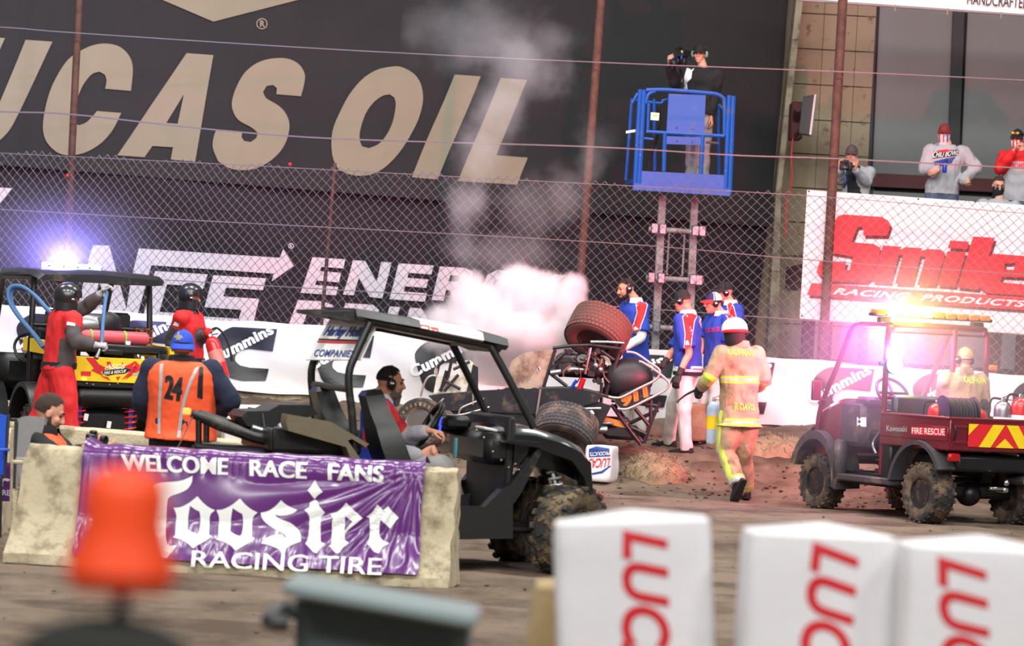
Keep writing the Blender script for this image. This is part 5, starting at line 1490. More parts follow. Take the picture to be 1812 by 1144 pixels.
for sy in (1, -1):
    mb = MB(); mb.box((-.43, sy * .57, .655), (.05, .13, .08), .012); mo('tail_lamp', mb, m_redlens)
# chassis, axle and hitch
mb = MB(); mb.box((.2, 0, .60), (1.2, 1.0, .16), .03); mb.box((.9, 0, .33), (1.9, .55, .10), .02); mo('chassis', mb, m_blackplastic)
mb = MB(); mb.tube([(0, -.5, .29), (0, .5, .29)], .045, 12); mb.ball((0, .05, .29), (.13, .12, .12), nu=14, nv=10); mo('rear_axle', mb, m_blackplastic)
mb = MB(); mb.box((-.36, -.02, .36), (.30, .06, .05), .01); mb.ball((-.50, -.02, .43), .03, nu=12, nv=8); mb.box((-.42, .06, .37), (.1, .16, .03), .008); mo('tow_hitch', mb, m_chrome)
mb = MB(); mb.tube([(-.12, -.34, .45), (-.40, -.34, .45)], .045, 12); mo('exhaust', mb, m_steel)
# rear fenders
def arch(cx, y0, y1, r0, r1, a0, a1, n=14, zc=.29, sq=1.0):
    out = []
    for i in range(n + 1):
        a = radians(a0 + (a1 - a0) * i / n)
        p0 = [cx + cos(a) * r0, zc + sin(a) * r0 * sq]; p1 = [cx + cos(a) * r1, zc + sin(a) * r1 * sq]
        out.append([V((p1[0], y0, p1[1])), V((p1[0], y1, p1[1] - .015)), V((p0[0], y1, p0[1])), V((p0[0], y0, p0[1]))])
    return out
for sy in (1, -1):
    mb = MB(); mb.loft(arch(.02, sy * .40, sy * .70, .40, .45, 12, 150, sq=1.15)); mo('rear_fender', mb, m_charplast, ang=50)
    mb = MB(); mb.loft(arch(WB - .02, sy * .38, sy * .68, .34, .42, 20, 185, sq=1.25)); mb.box((WB - .42, sy * .62, .52), (.10, .12, .42), .02); mo('front_fender', mb, m_charplast, ang=50)
    mb = MB(); mb.box((.93, sy * .60, .36), (.98, .16, .07), .015); mo('sill', mb, m_charplast)
    mb = MB(); mb.box((.62, sy * .56, .60), (.16, .12, .50), .02); mb.box((.70, sy * .56, .45), (.22, .10, .05), .01); mb.box((.70, sy * .56, .56), (.22, .10, .03), .01); mo('side_cover', mb, m_blackplastic)
    mb = MB(); mb.tube([(.78, sy * .58, .84), (.84, sy * .62, .72), (.76, sy * .63, .62)], .014, 8, sm=4); mo('seat_rail', mb, m_steel)
# nose, dash and floor
mb = MB()
rg = []
for x, zt, zb, hw2 in ((1.98, .92, .62, .50), (1.90, 1.00, .56, .56), (1.72, 1.07, .56, .58), (1.50, 1.13, .60, .60), (1.42, 1.14, .60, .60)):
    rg.append([V((x, -hw2, zb)), V((x, hw2, zb)), V((x, hw2, zt - .05)), V((x, hw2 - .06, zt)), V((x, -hw2 + .06, zt)), V((x, -hw2, zt - .05))])
mb.loft(rg); hd_ = mo('hood', mb, m_maroon, ang=35)
hm_ = wmb(hd_)
decal(hd_, hm_, m_reflect, text='MULE', quad=zl([(213, 298), (275, 298), (273, 320), (213, 320)], 3.813, 1400, 640), bold=.02, shear=.2, name='lettering', lift=.003, dref=38.5, ml=.05)
mb = MB(); mb.box((1.25, 0, .90), (.40, 1.22, .46), .05); mb.box((1.12, 0, 1.12), (.22, 1.18, .10), .04); ds_ = mo('dashboard', mb, m_charplast)
decal(ds_, wmb(ds_), m_white_ink, loops_px=[[zl([(443, 375), (507, 378), (507, 442), (443, 438)], 3.813, 1400, 640)]], name='warning_label', lift=.003, dref=38, ml=.05)
mb = MB(); mb.box((1.05, 0, .40), (.9, 1.1, .05), .01); mo('cab_floor', mb, m_blackplastic)
mb = MB(); mb.box((.80, 0, .78), (.42, 1.16, .14), .05); mo('bench_seat', mb, m_blackplastic)
mb = MB(); mb.box((.60, 0, 1.03), (.10, 1.16, .36), .045); mo('seat_back', mb, m_blackplastic)
mb = MB(); c = V((1.00, .30, 1.22)); ax = V((-.75, 0, .62)).normalized(); u = V((0, 1, 0)); v = ax.cross(u)
mb.tube([c + (u * cos(a) + v * sin(a)) * .18 for a in [2 * pi * i / 28 for i in range(28)]], .016, 8, closed=True)
mb.tube([c - u * .17, c, c + u * .17], .014, 6); mb.tube([c, c - v * .17], .014, 6); mb.tube([c, c - ax * .28], .02, 8)
mo('steering_wheel', mb, m_blackplastic)
# tube cab: front frame, rear hoop, roof rails
mb = MB()
for sy in (1, -1):
    mb.tube([(1.86, sy * .58, .70), (1.80, sy * .60, 1.02), (1.52, sy * .60, 1.50), (1.36, sy * .60, 1.80), (1.28, sy * .585, 1.875), (1.1, sy * .58, 1.89), (.70, sy * .58, 1.89)], .026, 9, sm=5)
mb.tube([(1.30, -.58, 1.87), (1.30, .58, 1.87)], .024, 9)
mo('front_cab_frame', mb, m_redtube)
mb = MB(); mb.tube([(.70, .60, .42), (.70, .61, 1.74), (.70, .56, 1.86), (.70, .47, 1.90), (.70, -.47, 1.90), (.70, -.56, 1.86), (.70, -.61, 1.74), (.70, -.60, .80)], .030, 10, sm=5)
mb.tube([(.70, -.60, 1.18), (.70, .60, 1.18)], .018, 8); mb.tube([(.70, -.58, 1.83), (.70, .58, 1.83)], .012, 8)
mb.tube([(.70, -.2, 1.90), (.70, -.2, 1.02)], .030, 9)
mo('rear_hoop', mb, m_redtube)
mb = MB(); mb.tube([(2.06, .42, .50), (2.16, .46, .60), (2.14, .46, .78), (2.03, .42, .86)], .022, 8, sm=5); mb.tube([(2.06, -.42, .50), (2.16, -.46, .60), (2.14, -.46, .78), (2.03, -.42, .86)], .022, 8, sm=5); mb.tube([(2.16, -.46, .62), (2.16, .46, .62)], .022, 8); mb.box((2.0, 0, .52), (.1, .9, .1), .02)
mo('front_guard', mb, m_blackplastic)
mb = MB(); mb.box((1.72, .72, 1.20), (.04, .11, .20), .03); mb.tube([(1.68, .62, 1.1), (1.72, .70, 1.13)], .01, 6); mo('mirror', mb, m_redtube)
mb = MB(); mb.box((.655, -.66, 1.52), (.04, .10, .06), .012); mo('side_marker', mb, m_amber)
# lamps
lb0 = MU.x(1541, 559, .72).y; 
mb = MB(); zb = MU.x(1640, 562, .72).z; y0 = MU.x(1752, 566, .72).y
mb.box((.72, (lb0 + y0) / 2, zb), (.10, lb0 - y0, .035), .012); mb.box((.72, y0 + .16, zb - .05), (.06, .14, .06), .01); mb.box((.72, lb0 - .16, zb - .05), (.06, .14, .06), .01)
lbar = mo('light_bar', mb, m_blackplastic)
nseg = 10
for i in range(nseg):
    a = lb0 - .02 - (lb0 - y0 - .04) * i / nseg; b = lb0 - .02 - (lb0 - y0 - .04) * (i + .9) / nseg
    mb = MB(); mb.box((.715, (a + b) / 2, zb + .022), (.11, a - b, .062), .014); obj('lens', mb, m_amber_lit if i in (1, 2, 3, 4) else m_amber, lbar)
sp = MU.x(1582, 645, .66)
mb = MB(); mb.lathe([(0, -.06), (.055, -.05), (.085, -.02), (.09, .02), (.07, .05), (0, .06)], sp, (-1, 0, 0), 20); mo('strobe_lens', mb, m_cyan_lit)
mb = MB(); mb.lathe([(.09, -.01), (.098, -.01), (.098, .035), (.08, .06), (0, .07)], sp, (1, 0, 0), 20); mb.box(sp + V((.05, .07, 0)), (.05, .14, .05), .01); mo('strobe_housing', mb, m_blackplastic)
def lamp(name, loc, energy, col, r=.05):
    l = bpy.data.lights.new(name, 'POINT'); l.energy = energy; l.color = col; l.shadow_soft_size = r
    o = bpy.data.objects.new(name, l); COL.objects.link(o); o.location = loc; return o
lamp('strobe_light', MU.m @ (sp + V((.38, -.05, .30))), 120, (1., .13, .95), .07)
lamp('strobe_light', MU.m @ V((.60, .62, 1.62)), 55, (.45, .30, 1.), .05)
lamp('beacon_light', MU.m @ V((.60, lb0 - .40, zb + .05)), 90, (1., .70, .01), .05)
lamp('front_strobe_light', MU.m @ V((2.16, .25, 1.15)), 110, (1., .11, .22), .06)
def spot(name, loc, to, energy, col, ang, r=.08):
    l = bpy.data.lights.new(name, 'SPOT'); l.energy = energy; l.color = col; l.spot_size = radians(ang); l.spot_blend = .9; l.shadow_soft_size = r
    o = bpy.data.objects.new(name, l); COL.objects.link(o); o.location = loc
    o.rotation_euler = (V(to) - V(loc)).to_track_quat('-Z', 'Y').to_euler(); return o
# the bar's forward heads throw red at the fence and the crew
spot('light_bar_head', MU.m @ V((.86, .35, zb + .02)), (2.2, 48, 2.6), 2600, (1., .10, .16), 95)
spot('light_bar_head', MU.m @ V((.86, .10, zb + .02)), (-.6, 42, 1.4), 1500, (1., .16, .24), 60)

# cargo in the bed
def bedpt(px_, py_, x): return MU.m @ MU.x(px_, py_, x)
def extinguisher(name, label, base, ht, r, m, group=None, hose=True, tilt=None, band=None):
    t = thing(name, label, 'extinguisher', tuple(base), 0, group)
    X = tilt
    def o2(nm, mb, mm, par=t):
        if X is not None: mb.v = [X @ V(v) for v in mb.v]
        return obj(nm, mb, mm, par)
    mb = MB(); mb.lathe([(r * .9, 0), (r, ht * .03), (r, ht * .72), (r * .92, ht * .80), (r * .6, ht * .87), (r * .3, ht * .90), (0, ht * .90)], (0, 0, 0), (0, 0, 1), 22); b = o2('cylinder', mb, m)
    if band:
        mb = MB(); mb.lathe([(r * 1.012, ht * .30), (r * 1.012, ht * .58)], (0, 0, 0), (0, 0, 1), 22); o2('label_band', mb, band, b)
    mb = MB(); mb.lathe([(r * .28, ht * .88), (r * .28, ht * .94), (r * .2, ht * .96)], (0, 0, 0), (0, 0, 1), 12); mb.lathe([(r * .2, 0), (r * .2, r * .12)], (0, -r * .3, ht * .92), (0, -1, 0), 10); o2('valve', mb, m_chrome)
    mb = MB(); mb.box((r * .45, 0, ht * 1.0), (r * 1.5, r * .22, r * .10), .003, rot=M.Rotation(-.35, 3, 'Y')); mb.box((r * .42, 0, ht * .93), (r * 1.3, r * .22, r * .10), .003, rot=M.Rotation(.1, 3, 'Y')); o2('handle', mb, m_blackplastic)
    if hose:
        mb = MB(); mb.tube([(-r * .2, 0, ht * .93), (-r * 1.3, 0, ht * .92), (-r * 1.5, 0, ht * .6), (-r * 1.15, 0, ht * .25)], r * .12, 8, sm=6); o2('hose', mb, m_blackrubber)
    return t
BZ = .757
def onbed(px_, py_, y_or_x):
    # point on the bed floor under a pixel column
    q = MU.x(px_, py_, y_or_x); return MU.m @ V((q.x, q.y, BZ))
extinguisher('fire_extinguisher', 'small red extinguisher with chrome valve beside the hose reel on the cart', onbed(1658, 720, .28), .44, .085, m_extred, band=m_white_ink)
extinguisher('fire_extinguisher', 'polished steel extinguisher standing in the right half of the cart bed', onbed(1775, 720, .2), .50, .09, m_steel, band=m_white_ink)
extinguisher('fire_extinguisher', 'large red extinguisher at the right edge of the picture in the cart bed', onbed(1806, 720, .1), .55, .095, m_extred, band=m_white_ink)
extinguisher('fire_extinguisher', 'red extinguisher with white label standing right of the hose reel', onbed(1733, 725, .10), .40, .08, m_extred, band=m_white_ink)
hr = thing('hose_reel', 'dark hose wound on a reel standing in the bed of the maroon cart', 'hose reel', tuple(onbed(1695, 712, .10)), _yaw)
c = hr.matrix_world if False else None
hax = V((-.25, -1, 0)).normalized(); hc = V((0, .0, .27))
for sg in (-1, 1):
    mb = MB(); mb.lathe([(0, sg * .15), (.20, sg * .15), (.21, sg * .155), (.21, sg * .165), (0, sg * .165)] if sg > 0 else [(0, -.165), (.21, -.165), (.21, -.155), (.20, -.15), (0, -.15)], hc, hax, 28); obj('flange', mb, m_hosedark, hr)
mb = MB()
for q in range(9):
    c = hc + hax * (-.125 + .031 * q); u = hax.orthogonal().normalized(); v = hax.cross(u)
    mb.tube([c + (u * cos(a) + v * sin(a)) * (.175 + .004 * (q % 2)) for a in [2 * pi * i / 26 for i in range(26)]], .017, 7, closed=True)
obj('hose', mb, m_hosedark, hr, kind='stuff')
mb = MB(); mb.box((0, 0, .03), (.3, .36, .05), .01); mb.box((0, -.17, .15), (.05, .02, .26), .005); mb.box((0, .17, .15), (.05, .02, .26), .005); obj('stand', mb, m_redtube, hr)
cu_ = MU.m @ V((.66, MU.x(1648, 690, .62).y, 1.0))
mb = MB(); top_ = MU.x(1648, 690, .66)
t = thing('paper_cup', 'white paper cup with a straw standing behind the cart seat', 'cup', tuple(MU.m @ V((.69, top_.y, 1.06))), 0)
mb.lathe([(.0, 0), (.036, 0), (.048, .13), (.044, .13), (.034, .01)], (0, 0, 0), (0, 0, 1), 18); obj('cup_wall', mb, m_white_cloth, t)
mb = MB(); mb.lathe([(.0, .132), (.050, .132), (.050, .140), (.0, .146)], (0, 0, 0), (0, 0, 1), 18); obj('lid', mb, m_white_cloth, t)
mb = MB(); mb.tube([(.01, 0, .14), (.012, .01, .24)], .004, 6); obj('straw', mb, m_white_ink, t)

# ------------------------------------------------------------ black buggy in front
_yawr = radians(15)
_fw = V((cos(_yawr), sin(_yawr), 0)); _lf = V((-sin(_yawr), cos(_yawr), 0))
_c = P(1005, 1020, 26.6); _o = V((_c.x, 26.6, -.02)) + _lf * .62 - _fw * 1.14
RZ = Frame(_o, _yawr)
rz = thing('off_road_buggy', 'black side by side buggy with roof and white rear sign behind the purple banner', 'buggy', tuple(_o), _yawr)
FRM[rz.name] = RZ.m
def ro_(name, mb, m, par=None, **k): return obj(name, mb, m, par or rz, **k)
yn = lambda px_, py_, y=-.62: RZ.y(px_, py_, y)
TR = .315
def rot_z(v, a): return M.Rotation(radians(a), 3, 'Z') @ V(v)
wheel(rz, (1.14, -.60, TR), rot_z((0, -1, 0), 42), TR, .26, .17, tyre=m_tyre_mud, ks=.85)
wheel(rz, (1.14, .60, TR), rot_z((0, 1, 0), 42), TR, .26, .17, tyre=m_tyre_mud, ks=.85)
wheel(rz, (-.86, -.56, TR), (0, -1, 0), TR, .27, .17, tyre=m_tyre_mud, ks=.85); wheel(rz, (-.86, .60, TR), (0, 1, 0), TR, .27, .17, tyre=m_tyre_mud, ks=.85)
# cage
def sym(pts): return [V((p.x, -p.y, p.z)) for p in pts]
mb = MB()
hoop = [yn(628, 800), yn(623, 735), yn(617, 665, -.61), yn(632, 622, -.59), yn(655, 572, -.56)]
for hp in (hoop, sym(hoop)): mb.tube(hp, .028, 10, sm=4)
ap = [yn(868, 612, -.55), yn(905, 680, -.58), yn(945, 758, -.60)]
for hp in (ap, sym(ap)): mb.tube(hp, .027, 10, sm=3)
top_r, top_f = hoop[-1] + V((0, 0, .01)), ap[0]
for sg in (1, -1):
    a, b = (V((q.x, q.y * sg, q.z)) for q in (top_r, top_f)); mb.tube([a, b], .026, 9)
cb = yn(619, 690, -.61); mb.tube([cb, V((cb.x, -cb.y, cb.z))], .024, 9)
mb.tube([V((top_f.x, top_f.y, top_f.z)), V((top_f.x, -top_f.y, top_f.z))], .024, 9); mb.tube([top_r, V((top_r.x, -top_r.y, top_r.z))], .024, 9)
low = yn(640, 800, -.45)
ro_('roll_cage', mb, m_blackbody)
# roof
def roofsec(x, z, hw2, th, crown):
    return [V((x, -hw2, z)), V((x, -hw2 + .05, z + th)), V((x, -.25, z + th + crown)), V((x, .25, z + th + crown)), V((x, hw2 - .05, z + th)), V((x, hw2, z)), V((x, hw2 - .08, z - .03)), V((x, -hw2 + .08, z - .03))]
xr, zr = top_r.x, top_r.z; xf, zf = top_f.x, top_f.z
rz_ = lambda x: zr + (zf - zr) * (x - xr) / (xf - xr)
secs = [roofsec(x, rz_(x) + dz, .60 + dw, .05, cr) for x, dz, dw, cr in ((xr - .10, .02, -.02, .0), (xr + .02, .02, 0, .012), (xr + .35, .025, 0, .02))]
mb = MB(); mb.loft(secs); roof = ro_('roof', mb, m_blackbody, ang=30)
mb = MB(); mb.loft([roofsec(x, rz_(x) + dz, .60, .052, cr) for x, dz, cr in ((xr + .35, .025, .02), (xr + .80, .025, .025))]); wr2 = obj('white_roof_panel', mb, m_white_cloth, roof, ang=30)
mb = MB(); mb.loft([roofsec(x, rz_(x) + dz, .60 + dw, th, cr) for x, dz, dw, th, cr in ((xr + .80, .025, 0, .052, .025), (xr + .98, .02, 0, .05, .02), (xf + .04, .012, -.04, .03, .01), (xf + .10, -.005, -.10, .012, .0))]); obj('roof_front', mb, m_blackbody, roof, ang=30)
decal(roof, wmb(wr2), m_red_print, loops_px=[[[(744, 574), (760, 577), (762, 586), (744, 583)], [(747, 577), (757, 579), (758, 583), (747, 581)]], [[(762, 578), (776, 581), (777, 589), (763, 586)]]], name='roof_badge', lift=.004, dref=27)
for y in (-.42, .42):
    mb = MB(); mb.loft([[V((xr - .08, y - .10, zr + .0)), V((xr - .08, y + .10, zr + .0)), V((xr - .08, y + .10, zr + .07)), V((xr - .08, y - .10, zr + .07))], [V((xr - .30, y - .06, zr + .03)), V((xr - .30, y + .06, zr + .03)), V((xr - .30, y + .06, zr + .055)), V((xr - .30, y - .06, zr + .055))]])
    obj('rear_fin', mb, m_blackbody, roof, ang=30)
# white sign between the rear hoops
BLc, BRc = yn(540, 637, .57), yn(637, 637, -.57); TLc, TRc = yn(586, 562, .50), yn(668, 570, -.50)
nrm = (BRc - BLc).cross(TLc - BLc).normalized()
if nrm.x > 0: nrm = -nrm
mb = MB(); mb.prism([BLc, BRc, TRc, TLc], -nrm * .012); sg_ = ro_('rear_sign', mb, m_white_cloth)
SP2 = Plane(RZ.m @ BLc, RZ.m.to_3x3() @ nrm)
Z8 = lambda p: zl(p, 3.813, 500, 540)
def signtext(sv, q, m, bold, shear=0.2, lift=.004, sp_=1.):
    mb = MB(); write(mb, sv, *[SP2.hit(x, y, lift) for x, y in Z8(q)], bold=bold, shear=shear, space=sp_); obj('sign_lettering', mb, m, sg_, world=True)
signtext('Harley Hollan', [(312, 140), (588, 149), (544, 234), (258, 226)], m_blue_ink, .03)
signtext('COMPANIES', [(222, 298), (490, 305), (474, 353), (208, 347)], m_blue_ink, .012, .15, sp_=1.05)
for q, m in (([(245, 226), (570, 236), (565, 246), (240, 236)], m_black_ink), ([(238, 240), (562, 249), (555, 262), (232, 253)], m_red_print)):
    mb = MB(); mb.loops([[SP2.hit(x, y, .003) for x, y in Z8(q)]]); obj('sign_stripe', mb, m, sg_, world=True)
# body shell
ZA = lambda p: zl(p, 3.01, 780, 660)
def side_panel(name, pts, y0, y1, m, mirror=True, par=None):
    for sg in ((1, -1) if mirror else (1,)):
        mb = MB(); q = [RZ.y(x, y, y0) for x, y in pts]; q = [V((p.x, p.y * sg, p.z)) for p in q]
        mb.prism(q, (0, (y1 - y0) * sg, 0)); o = ro_(name, mb, m, par, ang=30)
    return o
side_panel('rocker_panel', ZA([(-420, 690), (60, 712), (235, 716), (330, 620), (352, 622), (385, 690), (384, 884), (60, 890), (-420, 850)]), -.66, -.52, m_blackbody)
side_panel('fender_strut', ZA([(352, 622), (520, 398), (548, 405), (430, 640), (388, 700)]), -.64, -.54, m_blackbody)
side_panel('front_fender', ZA([(340, 372), (360, 360), (540, 372), (650, 410), (760, 445), (800, 480), (812, 640), (790, 650), (765, 560), (700, 470), (560, 420), (520, 400)]), -.68, -.46, m_blackgloss)
rg = []
for (x, y), hw2 in (((895, 758), .50), ((950, 762), .52), ((1000, 776), .50), ((1030, 792), .44), ((1045, 815), .34)):
    p = RZ.y(x, y, -hw2)
    rg.append([V((p.x, -hw2, p.z - .04)), V((p.x, -hw2 + .06, p.z + .0)), V((p.x, 0, p.z + .025)), V((p.x, hw2 - .06, p.z)), V((p.x, hw2, p.z - .04)), V((p.x, hw2, p.z - .25)), V((p.x, -hw2, p.z - .25))])
mb = MB(); mb.loft(rg); ro_('hood', mb, m_blackgloss, ang=30)
a = yn(700, 930, -.4); 
mb = MB(); mb.box((.15, 0, .32), (1.5, 1.05, .06), .02); ro_('floor_pan', mb, m_blackbody)
m_interior = mat('dark_cabin_plastic', (9, 9, 10), .6, var=.2)
mb = MB(); mb.box((.70, 0, .72), (.06, 1.1, .75), .02); ro_('firewall', mb, m_interior)
for q in ((843, 762), (856, 775), (872, 800), (887, 815), (912, 822), (918, 832), (909, 838), (900, 828)):
    mb = MB(); mb.ball(RZ.y(q[0], q[1], -.60), .010, nu=8, nv=6); ro_('rivet', mb, m_steel)
mb = MB(); mb.prism([RZ.y(x, y, -.30) for x, y in ((796, 846), (806, 858), (822, 890), (800, 888))], (0, .05, 0)); ro_('blue_lit_wedge', mb, mat('painted_blue_light', (70, 110, 240), .5, var=.05, bump=0))  # wedge by the barrier; the blue light on it is put into its colour
# dash with gauges
dq = RZ.y(850, 775, 0)
mb = MB(); mb.box((dq.x + .0, 0, dq.z - .06), (.20, 1.06, .22), .05); mb.box((dq.x - .12, .35, dq.z + .09), (.20, .34, .10), .03); dsh = ro_('dashboard', mb, m_blackbody)
mb = MB(); mb.box((dq.x - .22, .30, dq.z + .07), (.015, .03, .11), .004, rot=M.Rotation(.35, 3, 'X')); obj('switch_lamp', mb, mat('lit_indigo_indicator', (70, 90, 255), .4, var=0, bump=0, emit=1.6), dsh)
mb = MB(); mb.box((dq.x - .19, -.05, dq.z - .08), (.02, .05, .14), .004); obj('radio', mb, mat('teal_handset', (70, 130, 140), .5), dsh)
mb = MB(); mb.box((dq.x + .10, -.15, dq.z + .055), (.30, .26, .02), .006, rot=M.Rotation(.15, 3, 'Y')); obj('papers', mb, m_white_cloth, dsh)
c = RZ.y(760, 752, .33); ax = V((-.88, .06, .47)).normalized(); u = V((0, 1, 0)); v = ax.cross(u).normalized(); u = v.cross(ax)
mb = MB(); mb.tube([c + (u * cos(a) + v * sin(a)) * .172 for a in [2 * pi * i / 32 for i in range(32)]], .020, 9, closed=True)
for a in (90, 210, 330): mb.tube([c - ax * .03, c + (u * cos(radians(a)) + v * sin(radians(a))) * .165], .013, 6)
mb.tube([c - ax * .03, V((dq.x, .33, dq.z))], .022, 8); ro_('steering_wheel', mb, m_blackplastic)
# seats
def bucket(y, dx=0.):
    s = MB(); s.X = M.Translation((dx, 0, 0)); s.loft([[V((x, y - w3, z)), V((x, y + w3, z)), V((x, y + w3, z + .10)), V((x, y + w3 - .06, z + .07)), V((x, y - w3 + .06, z + .07)), V((x, y - w3, z + .10))] for x, z, w3 in ((-.24, .42, .21), (-.05, .41, .23), (.2, .44, .22), (.27, .45, .19))]); o = ro_('seat', s, m_blackbody)
    s = MB(); s.X = M.Translation((dx, 0, 0)); rgs = []
    for t, w3, th in ((0, .21, .10), (.2, .24, .12), (.45, .24, .12), (.62, .20, .10), (.72, .13, .09), (.86, .12, .08), (.9, .08, .05)):
        cx = -.10 - t * .36; cz = .46 + t * .98 * .86
        rgs.append([V((cx - th, y - w3, cz)), V((cx - th, y + w3, cz)), V((cx + .05, y + w3, cz + .02)), V((cx - .01, y + w3 - .07, cz)), V((cx - .01, y - w3 + .07, cz)), V((cx + .05, y - w3, cz + .02))])
    s.loft(rgs); obj('backrest', s, m_blackbody, o, ang=35)
bucket(-.31, .17); bucket(.33, -.04)
# engine bay, bed and dusty fender plank
side_panel('rear_fender', Z8([(35, 738), (330, 790), (585, 940), (560, 960), (470, 905), (440, 915), (540, 1060), (470, 1065), (430, 960), (40, 850), (25, 800)]), -.70, -.50, m_dustplank)
mb = MB(); q0 = RZ.y(560, 760, 0)
mb.box((-.72, 0, .62), (.72, .96, .22), .05); mb.box((-.78, 0, .36), (.40, .34, .30), .06); ro_('engine_cover', mb, m_blackbody)
mb = MB(); mb.box((-.66, 0, .80), (.62, 1.02, .05), .02)
for sy in (-1, 1): mb.box((-.66, sy * .5, .87), (.62, .04, .16), .015)
mb.box((-.97, 0, .86), (.04, 1.0, .16), .015); ro_('cargo_box', mb, m_blackbody)
for sy in (-1, 1):
    mb = MB(); mb.tube([(1.14, sy * .52, .36), (1.02, sy * .42, .80)], .024, 8); s_ = ro_('shock_absorber', mb, m_steel)
    mb = MB(); a, b = V((1.12, sy * .51, .42)), V((1.04, sy * .435, .74)); d_ = (b - a)
    mb.tube([a + d_ * t + (V((1, 0, 0)) * cos(t * 44) + V((0, 1, 0)) * sin(t * 44)) * .045 for t in [i / 90 for i in range(91)]], .008, 6); obj('spring', mb, m_white_cloth, s_)
    mb = MB(); mb.tube([(1.14, sy * .55, .28), (.86, sy * .16, .34)], .022, 8); mb.tube([(1.14, sy * .55, .28), (1.26, sy * .16, .34)], .022, 8); ro_('control_arm', mb, m_blackplastic)
    mb = MB(); mb.tube([(-.86, sy * .5, .30), (-.30, sy * .34, .34)], .03, 8); mb.tube([(-.86, sy * .5, .34), (-.72, sy * .38, .75)], .04, 8); ro_('trailing_arm', mb, m_blackplastic)
mb = MB(); mb.tube([(1.30, -.35, .42), (1.44, -.33, .50), (1.44, .33, .50), (1.30, .35, .42)], .024, 8, sm=4); ro_('front_bumper', mb, m_blackplastic)
mb = MB(); mb.box(RZ.y(1058, 880, -.50), (.06, .10, .05), .012); ro_('side_reflector', mb, m_redlens)
mb = MB(); mb.box(RZ.y(1033, 873, -.52), (.04, .06, .03), .008); ro_('turn_lamp', mb, mat('dim_amber_lens', (230, 130, 30), .3, var=.05, bump=0))
mb = MB(); mb.box((.45, -.25, .37), (.34, .40, .02), .01); ro_('floor_mat', mb, mat('blue_foot_mat', (30, 70, 200), .5, var=.05, bump=0))
# tail rig: two long padded arms with a lamp, and a black tool box
Z6b = lambda x, y: (320 + x / 4.768, 660 + y / 4.768)
def armseg(name, pts, y, r, m=m_blackbody, flat=1.):
    mb = MB(); mb.tube([RZ.y(*Z6b(*q), y) for q in pts], r, 9, flat=flat); return ro_(name, mb, m)
for y, dx in ((-.30, 0), (.18, 60)):
    armseg('lift_arm', [(92 + dx, 345), (330 + dx, 440), (620 + dx, 545), (900 + dx, 600), (1150 + dx, 640)], y, [.030, .045, .04, .05, .05])
    armseg('lower_arm', [(120 + dx, 628), (500 + dx, 655), (900 + dx, 690), (1150 + dx, 700)], y, .035)
armseg('arm_post', [(150, 350), (150, 700)], -.30, .022); armseg('arm_post', [(215, 380), (215, 690)], .18, .022)
mb = MB(); a, b = RZ.y(*Z6b(120, 640), -.30), RZ.y(*Z6b(180, 640), .18); mb.tube([a, b], .03, 8); ro_('cross_bar', mb, m_blackbody)
mb = MB(); pts = [(510, 372), (560, 326), (740, 322), (830, 272), (1100, 272), (1160, 350), (900, 430), (850, 520), (560, 450)]
mb.prism([RZ.y(*Z6b(*q), -.20) for q in pts], (0, .50, 0)); ro_('tool_box', mb, m_blackbody, ang=30)
mb = MB(); mb.tube([RZ.y(*Z6b(600, 460), -.25), RZ.y(*Z6b(870, 540), -.25)], .02, 8); ro_('box_rail', mb, m_steel)
lp = RZ.y(*Z6b(52, 325), -.33)
mb = MB(); mb.box(lp, (.05, .04, .045), .008); ro_('tail_lamp', mb, m_orange_lit)
mb = MB(); mb.tube([RZ.y(*Z6b(110, 350), -.32), RZ.y(*Z6b(40, 500), -.32), RZ.y(*Z6b(-60, 700), -.32)], .004, 6, sm=4); ro_('whip_antenna', mb, m_steel)
mb = MB(); mb.tube([RZ.y(*Z6b(690, 340), -.26), RZ.y(*Z6b(720, 548), -.26)], .004, 6); ro_('stay_wire', mb, m_steel)
mb = MB(); mb.ball(RZ.y(*Z6b(860, 480), -.42), (.05, .04, .05), nu=12, nv=8); mb.tube([RZ.y(*Z6b(820, 470), -.4), RZ.y(*Z6b(870, 560), -.4), RZ.y(*Z6b(1060, 600), -.4), RZ.y(*Z6b(1230, 660), -.4)], .016, 8, sm=4); ro_('exhaust_pipe', mb, m_steel)

# driver of the buggy
dr = person('grey bearded driver with black headset sitting in the black buggy', 26.95, (668, 838), (671, 706), (691, 680), 98, face=(102, -4, 0),
    arms={'R': [(694, 800, -.22), (744, 806, -.12)], 'L': [(720, 772, .22), (757, 762, .10)]}, legs={'R': [(776, 822, -.12), (800, 905, -.10)], 'L': [(782, 820, .14), (812, 902, .12)]},
    sw=.18, bulk=1.0, top='long', hem=-.05, tmats=[m_blue_shirt, m_red_cloth, m_white_cloth], tcls=lambda i: (1 if abs(i['s']) > .09 and i['h'] > .35 else 0) if not i['arm'] else (1 if i['t'] < .24 else 3), bmats=m_greypants, skin=mat('ruddy_skin', (206, 146, 118), .6, var=.08, s=30, bump=.06, bs=200), shoes=m_blackcl, brow=m_hair_dark,
    hdir=((1, -.1, -.15), (.7, .1, .3)), hnrm=((0, 0, -1), (.2, -.9, 0)), curl=(.8, 1.2))
dr.tops.data.materials.append(m_greycl)
for pg in dr.tops.data.polygons: pass
hair(dr, m_hair_dark, top=1.04, line=.075); beard(dr, m_hair_grey, 1.6); headset(dr, boom=None)
collar(dr, m_white_cloth, .05, .078)

